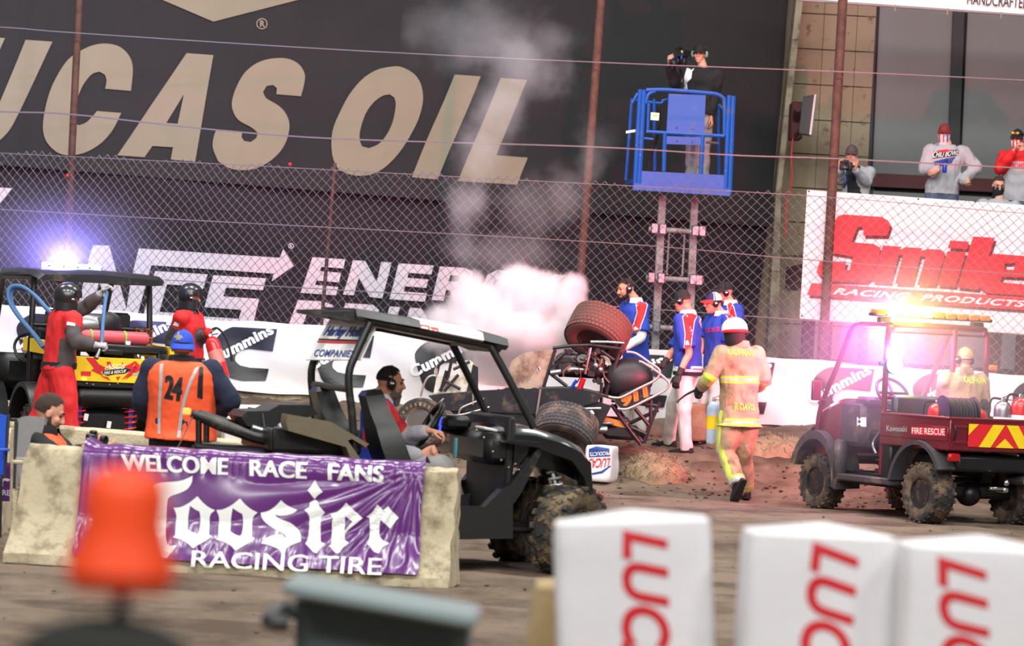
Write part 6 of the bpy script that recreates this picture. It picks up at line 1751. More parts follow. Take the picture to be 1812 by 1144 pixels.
# passenger of the rescue cart
ps = person('firefighter in tan coat and cap sitting in the maroon cart with his back turned', 38.15, (1702, 752), (1704, 662), (1706, 638), 206, face=(214, -2, 0),
    arms={'L': [(1668, 722, .08), (1680, 742, .30)], 'R': [(1742, 720, .10), (1734, 740, .32)]}, legs={'L': [(1672, 762, .42), (1666, 826, .48)], 'R': [(1712, 762, .44), (1706, 828, .5)]},
    sw=.2, bulk=1.12, top='long', tname='turnout_coat', bname='turnout_trousers', tmats=m_tan, bmats=m_tan, shoes=m_blackrubber, boots=True, eyes=False, loose=1.3)
cap(ps, m_tan); headset(ps, band=False); collar(ps, m_tan, .07, .09, open_=.2)
decal(ps.root, ps.topmb, m_lime, text='KAUFMAN', quad=zl([(886, 398), (988, 404), (996, 440), (888, 430)], 2.7245, 1380, 520), bold=.03, name='name_lettering', lift=.006, dref=38)
# ------------------------------------------------------------ black and yellow fire buggy at the left
_yawu = radians(90 + 24)
_q = P(205, 660, 37.7); _o = V((_q.x, 37.7, 0))
UT = Frame(_o, _yawu)
ut = thing('fire_buggy', 'black and yellow side by side buggy marked ASCS FIRE & RESCUE with lit roof bar', 'buggy', tuple(_o), _yawu)
FRM[ut.name] = UT.m
def uo(name, mb, m, par=None, **k): return obj(name, mb, m, par or ut, **k)
ux = lambda px_, py_, x=0.: UT.x(px_, py_, x)
UU = lambda p: zl(p, 3.363, 0, 440)
tl, tr_, br_, bl_ = [ux(*q) for q in UU([(440, 640), (915, 645), (915, 790), (440, 788)])]
yc = (tl.y + tr_.y) / 2; 
for sy in (1, -1):
    wheel(ut, (.38, yc + sy * .60, .33), (0, sy, 0), .33, .27, .18, ks=.7); wheel(ut, (2.05, yc + sy * .60, .33), (0, sy, 0), .33, .24, .18, ks=.7)
# tail: frame, yellow tailgate, bumper tube
f0, f1 = ux(*UU([(400, 575)])[0]), ux(*UU([(985, 585)])[0]); fb = ux(*UU([(700, 840)])[0])
zt = (f0.z + f1.z) / 2
hw2 = abs(f0.y - f1.y) / 2 + .06; ycf = yc + .01
mb = MB(); mb.box((.03, ycf, zt - .03), (.06, hw2 * 2, .09), .02); mb.box((.03, ycf - hw2 + .05, zt - .16), (.06, .11, .30), .02); mb.box((.03, ycf + hw2 - .05, zt - .16), (.06, .11, .30), .02); mb.box((.03, ycf, bl_.z - .03), (.06, hw2 * 2, .06), .015); mb.box((.0, ycf, zt - .065), (.03, .20, .05), .01)
uo('tail_frame', mb, m_blackbody)
mb = MB(); zc_ = (tl.z + bl_.z) / 2; hh_ = (tl.z - bl_.z)
mb.box((.0, yc, zc_), (.022, tl.y - tr_.y, hh_), .006); tgt = uo('tailgate', mb, m_yellow)
tgm = wmb(tgt)
bolt = lambda pts: UU(pts)
reds = [[(510, 650), (560, 650), (590, 690), (640, 715), (600, 735), (615, 760), (540, 725), (560, 715)], [(630, 648), (650, 648), (665, 700), (640, 700)], [(740, 648), (760, 650), (735, 690), (720, 700)], [(790, 650), (835, 650), (790, 700), (860, 710), (720, 785), (770, 735), (700, 720), (770, 690)], [(820, 650), (880, 650), (780, 755), (870, 705), (740, 785), (780, 740)], [(600, 760), (640, 765), (660, 788), (640, 780)], [(690, 765), (720, 762), (700, 788)]]
for p in reds: decal(tgt, tgm, m_red_print, loops_px=[[bolt(p)]], name='lightning_graphic', lift=.003, dref=37.7, ml=.08)
decal(tgt, tgm, m_black_ink, loops_px=[[bolt([(612, 728), (700, 718), (750, 712), (785, 722), (745, 745), (690, 748), (640, 758), (612, 745)])]], name='black_flash', lift=.005, dref=37.7, ml=.08)
for sv, q, m in (('ASCS', [(630, 690), (750, 688), (742, 716), (620, 720)], m_white_ink), ('FIRE & RESCUE', [(620, 733), (752, 720), (748, 738), (618, 752)], m_white_ink)):
    mb = MB(); decal(tgt, tgm, m, text=sv, quad=UU(q), bold=.02, shear=.15, name='lettering', lift=.007, dref=37.7, ml=.08)
decal(tgt, tgm, m_red_print, loops_px=[[UU([(482, 732), (542, 732), (540, 760), (482, 758)])]], name='decal', lift=.004, dref=37.7, ml=.08)
decal(tgt, tgm, m_reflect, loops_px=[[UU([(790, 742), (862, 740), (862, 757), (790, 756)])]], name='decal', lift=.004, dref=37.7, ml=.08)
for q in ((500, 777), (845, 773)):
    mb = MB(); p = ux(*UU([q])[0], -.02); mb.box(p, (.03, .045, .03), .008); uo('tail_lamp', mb, mat('lit_amber_tail_lens', (255, 170, 60), .3, var=0, bump=0, emit=5))
mb = MB(); p0, p1 = ux(*UU([(480, 880)])[0], .08), ux(*UU([(800, 890)])[0], .08); mb.tube([p0, p1], .10, 14); mb.ball(p0, .10); mb.ball(p1, .10); uo('muffler', mb, m_blackbody)
mb = MB(); mb.box((.6, yc, .50), (1.0, .7, .30), .06); mb.box((1.2, yc, .36), (2.0, .9, .08), .03); uo('chassis', mb, m_blackplastic)
for i, q in enumerate(((515, 805), (553, 812), (650, 812), (700, 805))):
    mb = MB(); mb.ball(ux(*UU([q])[0], .0), .012, nu=8, nv=6); uo('bolt', mb, m_steel)
# coil springs
for px_, y in (((775, 985), 0), ((470, 985), 0)):
    mb = MB(); p = ux(*UU([px_])[0], .12); pts = [V((p.x + .06 * cos(t * 40), p.y + .06 * sin(t * 40), p.z - .17 + .36 * t)) for t in [i / 80 for i in range(81)]]
    mb.tube(pts, .011, 6); s_ = uo('coil_spring', mb, m_extred)
    mb = MB(); mb.tube([p - V((0, 0, .26)), p + V((0, 0, .25))], .03, 8); obj('damper', mb, mat('blue_damper', (60, 70, 170), .4), s_)
mb = MB(); 
for sy in (-1, 1): mb.tube([(.38, yc + sy * .5, .33), (1.1, yc + sy * .35, .40)], .035, 8); mb.tube([(.38, yc + sy * .5, .26), (.45, yc, .36)], .022, 8)
uo('suspension', mb, m_blackplastic)
for q in ((512, 1005), (648, 1050)):
    mb = MB(); p = ux(*UU([q])[0], .05); mb.box(p, (.01, .045, .07), .003, rot=M.Rotation(.15, 3, 'X')); uo('paper_tag', mb, m_white_ink)
# bed sides, fenders with yellow corners
for sy in (1, -1):
    y = ycf + sy * (hw2 + .02)
    mb = MB(); mb.prism([V((.0, y, zt + .01)), V((.95, y, zt + .03)), V((.95, y, zt - .10)), V((.12, y, zt - .12)), V((.02, y, zt - .30))], (0, sy * .05, 0)); uo('yellow_corner', mb, m_yellow)
    mb = MB(); mb.loft(arch(.38, y - sy * .05, y + sy * .22, .40, .45, 20, 165, zc=.33, sq=1.25)); uo('rear_fender', mb, m_blackbody, ang=40)
    mb = MB(); mb.loft(arch(2.05, y - sy * .05, y + sy * .16, .38, .43, 20, 165, zc=.33, sq=1.25)); uo('front_fender', mb, m_blackbody, ang=40)
    mb = MB(); mb.box((1.2, y + sy * .05, .42), (1.1, .12, .12), .03); uo('rocker_panel', mb, m_blackbody)
mb = MB(); mb.box((.45, ycf, zt - .16), (.9, hw2 * 2, .05), .01); uo('bed_floor', mb, m_blackbody)
# roof on four posts
RZt = 1.92
mb = MB(); zr2 = ux(*UU([(450, 160)])[0], 1.3).z
yl, yr = ux(*UU([(100, 170)])[0], 1.3).y, ux(*UU([(810, 170)])[0], 1.3).y
cy2 = ycf; hr_ = .70
rg = []
for x, dz, w3 in ((.50, -.01, hr_ - .06), (.62, .03, hr_), (1.2, .05, hr_), (1.7, .04, hr_), (1.98, .0, hr_ - .04)):
    rg.append([V((x, cy2 - w3, zr2 + dz - .05)), V((x, cy2 - w3 + .06, zr2 + dz)), V((x, cy2, zr2 + dz + .025)), V((x, cy2 + w3 - .06, zr2 + dz)), V((x, cy2 + w3, zr2 + dz - .05)), V((x, cy2 + w3 - .1, zr2 + dz - .06)), V((x, cy2 - w3 + .1, zr2 + dz - .06))])
mb.loft(rg); uo('roof', mb, m_blackbody, ang=30)
mb = MB()
for sy in (1, -1):
    mb.tube([(.78, cy2 + sy * .60, .6), (.74, cy2 + sy * .62, 1.2), (.80, cy2 + sy * .60, zr2 - .03)], .030, 9, sm=4)
    mb.tube([(2.35, cy2 + sy * .55, .95), (1.95, cy2 + sy * .58, zr2 - .05)], .028, 9)
    mb.tube([(.80, cy2 + sy * .60, zr2 - .04), (1.95, cy2 + sy * .58, zr2 - .05)], .026, 9)
mb.tube([(.75, cy2 - .6, 1.44), (.75, cy2 + .6, 1.44)], .024, 8)
mb.tube([(.75, cy2 - .42, 1.44), (.75, cy2 - .42, 1.2)], .02, 8); mb.tube([(.76, cy2 - .30, 1.44), (.78, cy2 - .33, 1.2)], .02, 8)
uo('roll_cage', mb, m_blackbody)
for y in (-.31, .31):
    mb = MB(); mb.box((1.15, cy2 + y, .72), (.5, .46, .16), .06); s_ = uo('seat', mb, m_blackbody)
    mb = MB(); mb.box((.92, cy2 + y, 1.10), (.14, .46, .66), .06, rot=M.Rotation(-.15, 3, 'Y')); mb.box((.88, cy2 + y, 1.50), (.10, .26, .20), .05); obj('backrest', mb, m_blackbody, s_)
mb = MB(); mb.box((2.1, cy2, .95), (.5, 1.15, .36), .08); mb.box((2.55, cy2, .80), (.6, 1.1, .34), .10); uo('nose', mb, m_blackbody)
c = V((1.75, cy2 + .31, 1.18)); mb = MB(); ax = V((-.85, 0, .5)).normalized(); u = V((0, 1, 0)); v = ax.cross(u)
mb.tube([c + (u * cos(a) + v * sin(a)) * .17 for a in [2 * pi * i / 24 for i in range(24)]], .016, 8, closed=True); mb.tube([c, c - ax * .35], .02, 8); uo('steering_wheel', mb, m_blackplastic)
a, b = ux(*UU([(252, 96)])[0], 1.0), ux(*UU([(604, 96)])[0], 1.0)
a_u = a.lerp(b, .35)
mb = MB(); mb.box(((a + b) / 2) + V((0, 0, -.025)), (.07, a.y - b.y, .02), .006); mb.box(a + V((0, -.10, -.06)), (.04, .04, .08), .005); mb.box(b + V((0, .10, -.06)), (.04, .04, .08), .005); lb2 = uo('light_bar', mb, m_blackplastic)
ww = a.y - b.y
for f0_, f1_, m in ((0, .09, m_white_lit), (.11, .34, m_white_lit), (.35, .58, m_white_lit), (.59, .78, m_blue_lit), (.79, .99, m_blue_lit)):
    mb = MB(); mb.box(V((a.x, a.y - ww * (f0_ + f1_) / 2, a.z)), (.075, ww * (f1_ - f0_), .05), .012); obj('lens', mb, m, lb2)
lamp('roof_bar_light', UT.m @ V((a.x + .09, a.y - ww * .3, a.z + .04)), 120, (.28, .20, 1.), .06)
lamp('roof_bar_light', UT.m @ V((a.x + .2, a.y - ww * .5, a.z + .06)), 120, (.22, .14, 1.), .06)
spot('light_bar_head', UT.m @ V((a.x + .10, a.y - ww * .5, a.z + .06)), (-5, 46.5, 2.6), 900, (.20, .20, 1.), 110)
mb = MB(); mb.box(ux(*UU([(360, 195)])[0], 1.9), (.02, .12, .03), .005); uo('visor_label', mb, m_redlens)
# pump deck: tank, pump with copper fittings, strapped bottle
def uthing(name, label, cat, p): 
    t = thing(name, label, cat, tuple(UT.m @ V(p)), _yawu); return t
p = ux(*UU([(520, 460)])[0], .45)
t = uthing('water_tank', 'silver drum shaped tank on the deck of the fire buggy', 'tank', (p.x, p.y, zt - .13))
mb = MB(); z_ = p.z - (zt - .13); mb.lathe([(.0, -.20), (.10, -.20), (.125, -.17), (.125, .17), (.10, .20), (0, .20)], (0, 0, z_), (0, 1, 0), 24); obj('drum', mb, m_steel, t)
mb = MB(); mb.box((0, .1, z_ / 2 - .04), (.2, .03, z_), .005); mb.box((0, -.1, z_ / 2 - .04), (.2, .03, z_), .005); obj('cradle', mb, m_blackplastic, t)
p = ux(*UU([(600, 440)])[0], .55)
t = uthing('pump', 'small petrol pump with copper valve fittings on the deck of the fire buggy', 'pump', (p.x, p.y - .02, zt - .13))
mb = MB(); mb.box((0, 0, .20), (.3, .26, .40), .05); mb.lathe([(.02, .0), (.13, .0), (.14, .04), (.10, .07), (0, .07)], (-.16, 0, .32), (-1, 0, 0), 22); obj('engine', mb, m_blackplastic, t)
mb = MB(); mb.tube([(-.1, -.08, .16), (-.12, -.22, .16), (-.12, -.34, .16)], .03, 10); mb.lathe([(.045, 0), (.045, .05)], (-.12, -.3, .16), (0, -1, 0), 12); obj('outlet_pipe', mb, mat('brass_pipe', (188, 160, 96), .3, metal=.8, var=.1, bump=0), t)
for k in range(4):
    mb = MB(); y = -.32 - .055 * k
    mb.tube([(-.1, y, .0), (-.1, y, .30 - .02 * (k % 2))], .010, 7); mb.lathe([(.028, 0), (.028, .012)], (-.1, y, .30 - .02 * (k % 2)), (0, 0, 1), 10); obj('valve_stem', mb, m_copper, t)
for z in (.06, .14, .22):
    mb = MB(); mb.tube([(-.1, -.30, z), (-.1, -.50, z)], .009, 7); obj('manifold_pipe', mb, m_copper, t)
p = ux(*UU([(650, 562)])[0], .12)
t = uthing('gas_bottle', 'pale red bottle lying strapped across the tail of the fire buggy', 'bottle', (p.x, p.y - .02, zt + .01))
mb = MB(); mb.lathe([(0, -.38), (.05, -.375), (.068, -.35), (.068, .26), (.05, .31), (.022, .33), (.022, .37), (0, .37)], (0, 0, .068), (0, 1, 0), 22); obj('cylinder', mb, mat('pale_red_paint', (206, 84, 92), .4, var=.08, bump=0), t)
for y in (-.13, .22):
    mb = MB(); mb.tube([(.070 * cos(a), y, .068 + .070 * sin(a)) for a in [2 * pi * i / 20 for i in range(20)]], .010, 6, closed=True, flat=.4); obj('strap', mb, m_glowgreen, t)
mb = MB(); mb.box((-.07, -.15, .02), (.015, .05, .04), .004); obj('strap_buckle', mb, m_white_ink, t)
# blue hoses looping off the deck, and the wand in the man's hand
def px3(px_, py_, d): return P(px_, py_, d)
for k, off in enumerate(((0, 0), (5, 4))):
    mb = MB(); pts = [UU([q])[0] for q in ((255, 588), (190, 500), (110, 405), (62, 330), (48, 270), (60, 235), (90, 222), (140, 232), (200, 275), (250, 330), (300, 385))]
    mb.tube([P(x + off[0], y + off[1], 37.25 + .05 * k + .2 * sin(i * .3)) for i, (x, y) in enumerate(pts)], .020, 8, sm=5)
    solo('hose', mb, m_bluehose, 'blue hose looping up behind the man in red, %s strand' % ('outer' if k == 0 else 'inner'), 'hose')
mb = MB(); w0 = [P(*UU([q])[0], dd) for q, dd in (((637, 262), 37.12), ((625, 330), 37.02), ((612, 450), 36.85), ((606, 560), 36.72))]
t = thing('hose_wand', 'blue hose wand with steel tip held upright by the man in red', 'wand', tuple(w0[-1]))
mb.tube(w0, .019, 9, sm=4); obj('blue_hose', mb, m_bluehose, t, world=True)
mb = MB(); w1 = [w0[-1], P(*UU([(590, 610)])[0], 36.68), P(*UU([(572, 655)])[0], 36.64)]; mb.tube(w1, [.018, .015, .024], 9); obj('steel_tip', mb, m_steel, t, world=True)
# ================================================================== OVERTURNED MIDGET CAR
_q = P(960, 745, 41.5)
WF = Frame(V((_q.x, 41.5, gz(_q.x, 41.5))), 0.)
wk = thing('race_car', 'overturned black midget race car with smoke pouring from its engine', 'race car', tuple(WF.loc))
FRM[wk.name] = WF.m
def wo(name, mb, m, par=None, **k): return obj(name, mb, m, par or wk, **k)
B1 = lambda p: zl(p, 5.446, 690, 590)
B2 = lambda p: zl(p, 4.085, 930, 540)
B8 = lambda p: zl(p, 2.86, 680, 460)
def w_(px_, y=0.): return WF.y(px_[0], px_[1], y)
m_nickel = mat('scuffed_nickel_tube', (176, 168, 160), .4, metal=.7, var=.1, bump=0)
m_cblack = mat('car_black_paint', (30, 26, 34), .3, var=.15, bump=.02, coat=.3, dirt=((96, 78, 70), .14, 5))
m_cframe = mat('black_frame_tube', (34, 30, 34), .4, var=.15, bump=0)
m_pan = mat('dusty_aluminium_pan', (176, 152, 136), .6, metal=.25, var=.12, s=6, bump=.15, dirt=((120, 92, 78), .45, 5))
m_plate = mat('cream_plate', (226, 218, 200), .5, var=.05, s=6, bump=.05, dirt=((160, 140, 118), .25, 6))
m_wire = mat('brown_wire', (120, 80, 60), .6)
def tubes(name, lines, sc_, y, r, m, sm=0, off=(0, 0)):
    for l in lines:
        yy = y if not isinstance(y, (list, tuple)) else None
        n = len(l); mb = MB(); mb.tube([w_(q, yy if yy is not None else y[0] + (y[1] - y[0]) * i / max(1, n - 1)) for i, q in enumerate(sc_(l))], r, 8, sm=sm); wo(name, mb, m)
# long side panel and the belly beneath it
mb = MB(); mb.prism([w_(q, -.16) for q in B8([(222, 690), (300, 678), (480, 664), (700, 655), (900, 650), (1000, 655), (1100, 688), (1080, 720), (960, 752), (780, 782), (560, 772), (420, 768), (300, 762)])], (0, .42, 0)); sp_ = wo('side_panel', mb, m_cblack, ang=30)
mb = MB(); mb.prism([w_(q, -.10) for q in B8([(330, 760), (560, 770), (780, 780), (960, 750), (1080, 720), (1150, 740), (1090, 860), (900, 880), (620, 860), (400, 830)])], (0, .5, 0)); wo('body_shell', mb, m_cblack, ang=30)
decal(sp_, wmb(sp_), m_dustplank, text='HALL', quad=[(866, 736), (925, 738), (925, 746), (866, 744)], bold=.02, name='lettering', dref=41.3, lift=.003) if False else None
# belly pan
mb = MB(); mb.slab([[w_(q, .02) for q in ((905, 640), (922, 627), (940, 622), (982, 618), (976, 640), (962, 686), (950, 691), (935, 688), (915, 692), (893, 690), (898, 664))], [w_((953.3 + 3.2 * cos(-a * pi / 6), 653.4 + 3.4 * sin(-a * pi / 6)), .02) for a in range(12)]], (0, .02, 0)); wo('belly_pan', mb, m_pan, ang=30)
mb = MB(); mb.sheet(lambda u, v: w_((880 + 84 * u, 688 + 6 * v + 1.5 * sin(u * 22)), -.12 + .05 * v), 40, 3); wo('torn_edge', mb, m_pan)
# nose plates
mb = MB(); mb.prism([w_(q, .06) for q in B1([(640, 275), (770, 258), (805, 290), (722, 575), (650, 580), (420, 580), (450, 415), (560, 410), (690, 400)])], (0, .02, 0)); wo('nose_plate', mb, m_plate)
mb = MB(); mb.prism([w_(q, .03) for q in B1([(800, 300), (850, 330), (850, 560), (735, 575)])], (0, .08, 0)); wo('nose_panel', mb, m_cblack)
tubes('nose_tube', [[(450, 400), (470, 310), (520, 260)], [(770, 275), (610, 350)], [(545, 360), (490, 560)], [(520, 450), (680, 540)], [(660, 400), (520, 560)], [(600, 240), (560, 420), (480, 560)]], B1, .0, .017, m_cframe)
tubes('front_bumper', [[(295, 610), (330, 490), (370, 425), (420, 408), (445, 412), (452, 340)]], B1, -.05, .012, m_nickel, sm=4)
tubes('nerf_bar', [[(530, 790), (640, 793), (780, 765), (960, 712)], [(660, 840), (668, 760), (700, 715), (800, 672), (905, 632)], [(800, 580), (800, 690)], [(465, 685), (520, 630)]], B1, -.26, .011, m_nickel, sm=4)
tubes('side_stay', [[(108, 610), (80, 800)]], B2, -.24, .013, m_nickel)
# main frame
tubes('frame_tube', [[(195, 312), (330, 295), (480, 290), (700, 318)], [(215, 322), (172, 460), (130, 595)], [(700, 285), (640, 460), (580, 655)], [(100, 605), (350, 600), (470, 625), (600, 665), (700, 690)], [(170, 490), (300, 590)], [(200, 420), (290, 340)], [(445, 635), (540, 735)], [(300, 720), (340, 620)], [(545, 330), (640, 400)], [(550, 560), (545, 750)]], B2, (.02), .019, m_cframe)
tubes('frame_tube', [[(260, 300), (690, 290)], [(180, 470), (250, 460), (420, 430), (520, 400)], [(240, 510), (420, 500)], [(690, 300), (560, 640)], [(120, 600), (560, 640)]], B2, .42, .019, m_cframe)
tubes('top_rail', [[(470, 265), (590, 266), (712, 276)]], B2, -.02, .014, m_chrome)
tubes('cage_strut', [[(620, 720), (720, 860), (835, 1012)], [(790, 748), (890, 868)], [(968, 700), (910, 840), (855, 1000)], [(760, 885), (872, 935)], [(905, 690), (905, 850)], [(620, 690), (960, 730)]], B2, -.02, .021, m_cframe)
tubes('cage_strut', [[(640, 720), (760, 880), (850, 1000)], [(700, 880), (960, 760)]], B2, .38, .021, m_cframe)
tubes('tail_bumper', [[(600, 664), (650, 672), (700, 665), (820, 604), (935, 545), (968, 500), (960, 462), (900, 420), (800, 352), (730, 340)], [(665, 750), (740, 752), (870, 690), (1000, 622), (1034, 580), (1028, 552), (960, 490), (850, 418), (820, 410)]], B2, -.10, .0145, m_nickel, sm=4)
# tail tank
c = w_((1112, 672), .16); mb = MB(); vs = []
R_ = M.Rotation(-.25, 3, 'Y')
rg = []
for t in range(13):
    a = pi * t / 12; xx = -cos(a) * .27; rr = max(.002, sin(a) ** .62)
    rg.append([c + R_ @ V((xx, cos(b) * .22 * rr, sin(b) * (.235 if sin(b) > 0 else .22) * rr * (1 - .18 * (xx > .1) * (xx - .1) / .17))) for b in [2 * pi * j / 28 for j in range(28)]])
mb.loft(rg); tk = wo('tail_tank', mb, mat('tail_tank_black', (34, 31, 36), .5, var=.1, bump=.05, bs=30), ang=60)
mb = MB(); mb.prism([w_(q, -.09) for q in B2([(690, 640), (880, 560), (905, 610), (895, 680), (760, 760), (690, 750), (640, 700)])], (0, .05, 0)); band = wo('tail_band', mb, m_cblack)
m_gold = mat('orange_gold_numeral', (216, 134, 44), .45, var=.1, bump=0)
decal(band, wmb(band), m_gold, text='911', quad=B2([(695, 668), (872, 586), (882, 664), (697, 742)]), bold=.035, embolden=1.2, name='number', dref=41.4, lift=.004)
# wheels
def rw(px_, y, ax, R, w2, rr, **k): return wheel(wk, w_(px_, y), ax, R, w2, rr, **k)
m_tyre_race = mat('grey_race_tyre', (70, 64, 66), .85, var=.15, s=8, bump=.15, bs=60, dirt=((132, 108, 96), .3, 6))
fwl = rw((746, 752), -.30, (-.34, -.93, .12), .285, .22, .155, knobs='none', rim=m_chrome, lugs=0)
c = w_((746, 752), -.30); ax = V((-.34, -.93, .12)).normalized(); u = V((.94, -.34, 0)).normalized(); v = u.cross(ax); v = v if v.z > 0 else -v
mb = MB(); mb.lathe([(.0, .035), (.135, .03)], c, ax, 24); obj('wheel_cover', mb, m_dustplank, fwl)
for a0, sv in ((148, 'HOOSIER'), (-30, 'HOOSIER')):
    mb = MB()
    for i, ch in enumerate(sv):
        a = radians(a0 - i * 15); rd = u * cos(a) + v * sin(a); tg = -(u * -sin(a) + v * cos(a)); o = c + ax * .114
        p0 = o + rd * .192; write(mb, ch, p0 + rd * .034 - tg * .013, p0 + rd * .034 + tg * .013, p0 + tg * .013, p0 - tg * .013, bold=.02)
    obj('sidewall_lettering', mb, m_cream, fwl)
rw((1000, 764), -.42, (.20, .60, .78), .34, .34, .18, knobs='race', tyre=m_tyre_race)
rw((1059, 588), .30, (.34, .55, .76), .34, .36, .18, knobs='race', tyre=mat('red_lit_race_tyre', (96, 66, 58), .85, var=.15, s=8, bump=.15, bs=60))  # upper tyre: the red glow falling on it is mixed into its colour
rw((884, 742), .55, (.1, .95, .2), .28, .22, .15, knobs='none')
# running gear and engine
mb = MB(); mb.tube([w_(q, -.05) for q in B2([(420, 530), (338, 745)])], .030, 12); sh_ = wo('shock_tube', mb, mat('red_anodised_tube', (206, 24, 44), .3, metal=.4, var=.05, bump=0))
mb = MB(); mb.tube([w_(q, -.05) for q in B2([(470, 310), (430, 500)])], .016, 8); obj('shock_rod', mb, m_chrome, sh_)
mb = MB(); mb.tube([w_(q, -.30) for q in B2([(385, 765), (430, 752), (545, 748)])], .016, 8, sm=3); mb.lathe([(.0, 0), (.04, .0), (.045, .02), (0, .03)], w_(B2([(468, 790)])[0], -.28), (-.2, -1, .1), 14); wo('radius_rod', mb, m_chrome)
mb = MB(); mb.tube([w_(q, -.05) for q in B2([(480, 900), (590, 905)])], .045, 12); mb.box(w_(B2([(590, 855)])[0], -.06), (.14, .05, .03), .01); wo('rear_axle', mb, m_steel)
mb = MB(); mb.box(w_(B2([(690, 920)])[0], .15), (.40, .3, .16), .04); mb.box(w_(B2([(640, 840)])[0], .2), (.34, .2, .10), .03); wo('seat_shell', mb, m_cblack)
mb = MB(); mb.box(w_(B2([(640, 850)])[0], .02), (.30, .02, .07), .008, rot=M.Rotation(.2, 3, 'Y')); wo('gold_panel', mb, m_gold)
mb = MB(); mb.box(w_(B2([(400, 440)])[0], .22), (.56, .30, .26), .05); mb.box(w_(B2([(300, 460)])[0], .15), (.24, .2, .16), .03); en_ = wo('engine_block', mb, m_cframe)
mb = MB(); mb.lathe([(.0, .04), (.025, .04), (.03, .02), (.06, .02), (.068, .035), (.072, .02), (.072, -.02), (0, -.02)], w_(B2([(412, 395)])[0], .0), (-.2, -.75, .6), 22); obj('pulley', mb, m_blackplastic, en_)
mb = MB(); mb.tube([w_(q, .0) for q in B2([(180, 492), (255, 482)])], .03, 12); mb.tube([w_(q, .02) for q in B2([(300, 470), (360, 465), (420, 470)])], .032, 12); obj('starter', mb, m_steel, en_)
for q in ((508, 440), (543, 470)):
    mb = MB(); mb.ball(w_(B2([q])[0], -.06), .034, nu=14, nv=10); mb.tube([w_(B2([q])[0], -.06), w_(B2([(q[0] - 10, q[1] - 70)])[0], .05)], .014, 8); obj('fuel_filter', mb, m_steel, en_)
r_ = random.Random(11)
mb = MB()
for k in range(16):
    x0, y0 = r_.uniform(270, 560), r_.uniform(330, 480); x1, y1 = x0 + r_.uniform(-70, 70), y0 + r_.uniform(20, 110)
    mb.tube([w_(q, r_.uniform(-.10, .06)) for q in B2([(x0, y0), ((x0 + x1) / 2 + r_.uniform(-30, 30), (y0 + y1) / 2), (x1, y1)])], r_.uniform(.004, .010), 6, sm=4)
obj('wiring', mb, m_wire, en_, kind='stuff')
mb = MB()
for k in range(26):
    mb.box(w_(B2([(r_.uniform(270, 590), r_.uniform(330, 560))])[0], r_.uniform(0, .2)), (r_.uniform(.03, .10), r_.uniform(.03, .08), r_.uniform(.03, .08)), .008, rot=M.Rotation(r_.uniform(-1, 1), 3, 'Y'))
obj('engine_fittings', mb, m_cframe, en_, kind='stuff')
mb = MB(); mb.prism([w_(q, .1) for q in B2([(540, 365), (600, 370), (625, 440), (570, 430)])], (0, .02, 0)); wo('bulkhead_plate', mb, m_plate)
mb = MB(); mb.tube([w_(q, -.04) for q in B2([(335, 600), (350, 570), (370, 545)])], .018, 8); wo('blue_fitting', mb, mat('blue_anodised', (30, 60, 190), .3, metal=.4))

# ================================================================== BALES, STRAW, BAGS ON THE BANK
m_bag = mat('white_bale_wrap', (234, 232, 234), .4, var=.04, s=5, bump=.12, bs=18)
def bale(name, label, cat, c, size, yaw, m, wr=.015, group=None, rot=None, fine=.03, sq=.32):
    """soft wrapped bale: a rounded block with a creased skin"""
    hx, hy, hz = (s / 2 for s in size)
    mb = MB(); n1 = 44; rg = []
    for k in range(25):
        t = -1 + 2 * k / 24; zz = hz * math.copysign(abs(t) ** .8, t); ins = (1 - abs(t) ** (2.3 / sq)) ** (sq / 2.3) if abs(t) < 1 else 0.
        ring_ = []
        for j in range(n1):
            a = 2 * pi * j / n1; e = sq
            x, y = math.copysign(abs(cos(a)) ** e, cos(a)) * hx, math.copysign(abs(sin(a)) ** e, sin(a)) * hy
            p = V((x * max(.05, ins), y * max(.05, ins), zz)); q = p * 1.0 + V((c[0], c[1], 0))
            d = wr * (noise.noise(q * 6) + .6 * noise.noise(V((q.x * 14, q.y * 14, q.z * 5))))
            ring_.append(p + V((x, y, 0)).normalized() * d + V((0, 0, d * .5)))
        rg.append(ring_)
    mb.loft(rg)
    Rm = M.Rotation(yaw, 3, 'Z') if rot is None else rot
    mb.v = [Rm @ V(p) for p in mb.v]; zmin = min(p.z for p in mb.v)
    t = thing(name, label, cat, (c[0], c[1], c[2] + zmin), 0, group)
    mb.v = [p + V((c[0], c[1], c[2])) for p in mb.v]
    o = obj('wrap' if m is m_bag else 'straw_block', mb, m, t, world=True, ang=50)
    return t, o, mb
q = P(1062, 812, 40.55)
t, o, bmb = bale('wrapped_bale', 'white wrapped bale with upside down oil logo in front of the overturned car', 'bale', (q.x + .02, q.y, gz(q.x, 40.5) + .20), (.30, .42, .40), radians(-14), m_bag, .012)
decal(t, bmb, m_blue_ink, loops_px=[[[(1042, 795), (1055, 790), (1078, 794), (1080, 808), (1042, 810)]]], name='blue_shield', dref=40.4, lift=.003)
decal(t, bmb, m_white_ink, text='PRODUCTS', quad=[(1079, 806), (1044, 808), (1044, 801), (1079, 799)], bold=.015, name='lettering', dref=40.4, lift=.006)
decal(t, bmb, m_red_print, text='LUCAS', quad=[(1078, 828), (1040, 829), (1042, 812), (1080, 811)], bold=.02, shear=.2, name='lettering', dref=40.4, lift=.005)
decal(t, bmb, m_blue_ink, loops_px=[[[(1046, 838), (1064, 834), (1080, 824), (1081, 826), (1066, 838), (1048, 841)]]], name='blue_outline', dref=40.4, lift=.004)
q = P(475, 712, 40.6)
